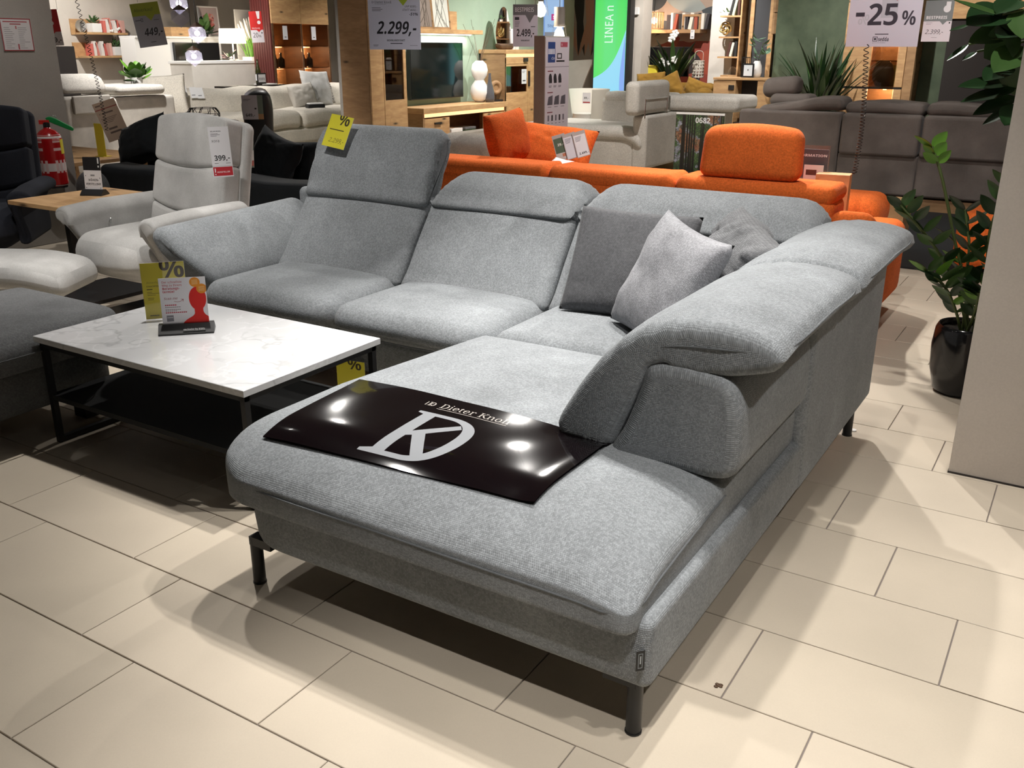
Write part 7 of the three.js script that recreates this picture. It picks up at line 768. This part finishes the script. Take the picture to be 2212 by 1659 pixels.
  sign('hanging_price_sign', 'hanging red and white sign reading 20 percent before the grey screen', 545, 92, 572, 11.0, 2.4, canvasTex(260, 624, (g, w, h) => { g.fillStyle = '#e2dde2'; g.fillRect(0, 0, w, h); g.fillStyle = '#d02a26'; g.fillRect(0, 0, w, 370); wedge(g, 120, 220, 369, 46, '#d02a26'); g.fillStyle = '#f4eeee'; g.beginPath(); g.moveTo(146, 0); g.lineTo(226, 0); g.lineTo(208, 150); g.lineTo(166, 150); g.fill(); g.beginPath(); g.arc(188, 222, 36, 0, 7); g.fill(); g.font = '40px sans-serif'; g.fillText('Werbung', 30, 348); g.fillStyle = '#2a2428'; g.font = '130px sans-serif'; g.fillText('20', 36, 520, 110); g.font = '70px sans-serif'; g.fillText('%', 150, 520); g.beginPath(); g.arc(226, 432, 14, 0, 7); g.fill(); }), { roll: 0.04 });
  sign('hanging_price_sign', 'hanging red and white sign ending in 99 beside the left pillar', 104, 99, 139, 9.0, 2.3, canvasTex(260, 600, (g, w, h) => { g.fillStyle = '#cfccd2'; g.fillRect(0, 0, w, h); g.fillStyle = '#c01f22'; g.fillRect(0, 0, w, 370); wedge(g, 80, 170, 369, 46, '#c01f22'); g.fillStyle = '#efe9ea'; g.beginPath(); g.moveTo(96, 0); g.lineTo(176, 0); g.lineTo(160, 150); g.lineTo(112, 150); g.fill(); g.beginPath(); g.arc(136, 226, 34, 0, 7); g.fill(); g.fillStyle = '#2a2428'; g.font = 'bold 110px sans-serif'; g.fillText('99,-', 60, 540, 180); }), { roll: 0.06 });
  // coiled security cables
  const coil = (label, a, b, d, turns, R) => { const A = atD(a[0], a[1], d), B = atD(b[0], b[1], d), ax = B.clone().sub(A), L = ax.length(), u = ax.clone().normalize(), n1 = new THREE.Vector3(1, 0, 0).cross(u).normalize(), n2 = u.clone().cross(n1), pts = [], N = turns * 14; for (let i = 0; i <= N; i++) { const t = i / N, an = t * turns * 6.283, tt = Math.pow(t, 0.82); const sway = 0.015 * Math.sin(t * 3.1); pts.push(A.clone().addScaledVector(ax, tt).addScaledVector(n1, Math.cos(an) * R).addScaledVector(n2, Math.sin(an) * R + sway)); } const m = single('coiled_cable', new THREE.TubeGeometry(new THREE.CatmullRomCurve3(pts), N, R * 0.2, 5), M.blackGloss, label, 'cable'); };
  coil('black coiled cable hanging from the minus 25 percent sign to the taupe sofa', [1872, 96], [1845, 376], 4.98, 36, 0.011); coil('thin black coiled cable hanging beside the oak wall shelves', [160, -20], [231, 282], 6.4, 36, 0.009);
}
// yellow sale tags on the grey sofa
{
  const y = (label, pos, turn, w, h, o = {}) => { const t = thing('yellow_tag', label, 'price tag', pos, turn); const tex = canvasTex(300, 330, (g, W, H) => { g.fillStyle = '#d9d030'; g.fillRect(0, 0, W, H); g.fillStyle = '#3a3118'; g.font = 'bold 170px sans-serif'; g.fillText('%', 120, 96, 170); if (!o.small) { g.fillRect(40, 146, 190, 9); g.fillStyle = '#5a5220'; g.font = 'italic 64px serif'; g.fillText('2.299,-', 70, 280); } }); const s = sheetPart('card', w, h, tex, t, { bend: 0.002 }); s.rotation.set(o.rx ?? 0, 0, o.rz ?? 0, 'YXZ'); return t; };
  const p = atZ(722, 318, -3.262); y('yellow percent tag draped over the raised headrest of the grey sofa', [p.x, p.y, p.z + 0.012], 0.03, 0.135, 0.15, { rx: -0.44, rz: -0.13 });
  const q = atZ(764, 812, -2.60); y('yellow percent tag under the grey sofa behind the coffee table', [q.x, 0.075, -2.585], 0.15, 0.13, 0.12, { small: true });
}

{ // small price cards on the furniture behind
  const card = (label, p, turn, w, h) => { const t = thing('price_card', label, 'price tag', p, turn); sheetPart('card', w, h, canvasTex(64, 110, (g, W, H) => { g.fillStyle = '#e9e9ee'; g.fillRect(0, 0, W, H); g.fillStyle = '#77777e'; g.fillRect(8, 14, 40, 4); g.fillRect(8, 24, 30, 4); g.fillStyle = '#2a2a30'; g.fillRect(14, 82, 36, 9); }), t); };
  const a = atX(1132, 181, -6.885); card('white price card on the smoked glass door of the oak highboard', a, Math.PI / 2, 0.13, 0.19);
  const b = atZ(1495, 84, BZ + 0.31); card('white price card hanging below the grey oak shelf on the mural', b, 0, 0.06, 0.12);
  const c = atX(281, 95, WL + 0.03); card('white price card on the wall right of the oak shelves', c, Math.PI / 2, 0.08, 0.14);
}

// ================================================================ plants behind the right pillar
{
  const Z = thing('zamioculcas_plant', 'glossy zamioculcas plant in a black pot behind the right pillar', 'plant', [-0.335, 0, -4.06]), R = rng(101);
  part('pot', lathe([[0, 0.0], [0.085, 0.0], [0.10, 0.015], [0.122, 0.10], [0.128, 0.20], [0.122, 0.27], [0.112, 0.29], [0.104, 0.285], [0.108, 0.26], [0, 0.255]], 40), M.blackGloss, Z); part('soil', cyl(0, 0.25, 0, 0.012, 0.104), plain(lin(0.02, 0.015, 0.01), 1), Z);
  // stems: [list of points], leaflets in pairs
  const stems = [[[-0.02, 0.26, 0], [-0.03, 0.42, 0.01], [-0.10, 0.62, 0.02], [-0.19, 0.88, 0.02], [-0.24, 0.98, 0.0]], [[0, 0.26, 0.02], [-0.06, 0.44, 0.05], [-0.16, 0.60, 0.08], [-0.25, 0.70, 0.10], [-0.31, 0.76, 0.1]], [[0.02, 0.26, 0], [0.03, 0.5, 0.02], [0.02, 0.7, 0.04], [0.06, 0.86, 0.05]], [[0, 0.26, -0.02], [-0.04, 0.45, -0.02], [-0.05, 0.6, -0.02], [-0.09, 0.74, -0.05]], [[0.03, 0.26, 0.03], [0.05, 0.38, 0.06], [0.08, 0.52, 0.09], [0.13, 0.64, 0.12]], [[-0.02, 0.26, 0.04], [-0.05, 0.36, 0.08], [-0.10, 0.46, 0.12], [-0.17, 0.52, 0.14]], [[0.02, 0.26, -0.03], [0.1, 0.5, -0.06], [0.14, 0.72, -0.06]], [[0, 0.26, 0.03], [0.02, 0.36, 0.10], [0.03, 0.44, 0.17], [0.03, 0.48, 0.22]]];
  stems.forEach((st, si) => {
    const c = new THREE.CatmullRomCurve3(st.map((p) => new THREE.Vector3(...p))), s = part('stem', new THREE.TubeGeometry(c, 16, 0.006, 6), M.stem, Z), n = si === 0 ? 8 : 7;
    for (let i = 0; i < n; i++) for (const k of [-1, 1]) { if (si === 0 && i > 0 && i < 5 && !(i === 2 && k < 0) && !(i === 1)) continue; const t = si === 0 ? (i < 5 ? 0.30 + i * 0.1 : 0.84 + (i - 5) * 0.075) : 0.3 + 0.68 * i / (n - 1), p = c.getPoint(t), d = c.getTangent(t), g = leafGeo((0.075 + 0.035 * R()) * (si === 0 && i > 4 ? 0.85 : 1), 0.036 + 0.012 * R(), 0.25), q = new THREE.Vector3(k * 0.75, 0.55, (R() - 0.5) * 0.9).addScaledVector(d, 0.4).normalize(); g.rotateY(R() * 1.2 - 0.6 + (k > 0 ? 0.5 : -0.5)); g.applyQuaternion(new THREE.Quaternion().setFromUnitVectors(new THREE.Vector3(0, 1, 0), q)); g.translate(p.x, p.y, p.z); part('leaf', g, (si === 0 && i > 4) || R() < 0.12 ? M.leafBright : R() < 0.5 ? M.leaf : M.leafDark, s); }
  });
  // fiddle-leaf fig with large drooping leaves, pot hidden by the pillar
  const base = [0.12, 0, -4.35], F = thing('fiddle_leaf_fig', 'large-leaved fig tree reaching over the right pillar edge', 'plant', base); part('pot', lathe([[0, 0], [0.14, 0], [0.17, 0.3], [0.15, 0.32], [0, 0.3]], 30), M.white, F); const trunk = part('trunk', tube([[0, 0.28, 0], [0.02, 0.8, 0.02], [-0.01, 1.3, 0], [0.02, 1.9, 0]], 0.016, 8, 24), M.walnut, F);
  const L = [[2165, 32, 2050, 14, 0.062, 0.5, 0], [2175, 20, 2082, 66, 0.15, 0.9, 1], [2185, 62, 2086, 102, 0.10, 1.0, 2], [2205, 70, 2128, 128, 0.15, 1.2, 2], [2212, 100, 2140, 172, 0.13, 1.1, 2], [2092, 52, 2048, 80, 0.032, 0.2, 3], [2092, 96, 2046, 136, 0.036, 0.2, 3], [2110, 112, 2078, 134, 0.03, 0.3, 3], [2190, 172, 2058, 206, 0.085, 0.7, 1], [2195, 190, 2072, 232, 0.075, 0.4, 1], [2195, 208, 2098, 256, 0.07, 0.8, 1], [2200, 224, 2122, 277, 0.055, 0.4, 3], [2212, 232, 2165, 282, 0.12, 1.0, 1], [2225, 20, 2205, 95, 0.14, 0.9, 2], [2200, 0, 2150, 40, 0.11, 0.5, 1], [2215, 130, 2190, 205, 0.15, 1.2, 2], [2180, 140, 2120, 190, 0.10, 0.8, 1], [2212, 60, 2150, 96, 0.12, 0.7, 1]];
  L.forEach(([ax, ay, bx, by, wd, face, m], i) => {
    const dA = 4.2 + 0.05 * (i % 3), dB = 4.02 + 0.07 * (i % 4), A = atD(ax, ay, dA), B = atD(bx, by, dB), d = B.clone().sub(A), len = d.length(), g = leafGeo(len, wd, 0.10, 4, 10);
    d.normalize(); const n = new THREE.Vector3(-A.x, 0, -A.z).normalize().multiplyScalar(face).add(new THREE.Vector3(0, 0.7, 0)); n.addScaledVector(d, -n.dot(d)).normalize(); const x = d.clone().cross(n).normalize();
    g.applyMatrix4(new THREE.Matrix4().makeBasis(x, d, n)); g.translate(A.x - base[0], A.y, A.z - base[2]); const leaf = part('leaf', g, [M.leaf, M.leafDark, M.leaf, M.leafDark][m], F);
    part('leaf_stalk', tube([[0.0, A.y + 0.02, 0], [(A.x - base[0]) * 0.5, A.y + 0.06, (A.z - base[2]) * 0.5], [A.x - base[0], A.y, A.z - base[2]]], 0.005, 5, 8), M.stem, leaf);
  });
}

renderer.render(scene, camera);
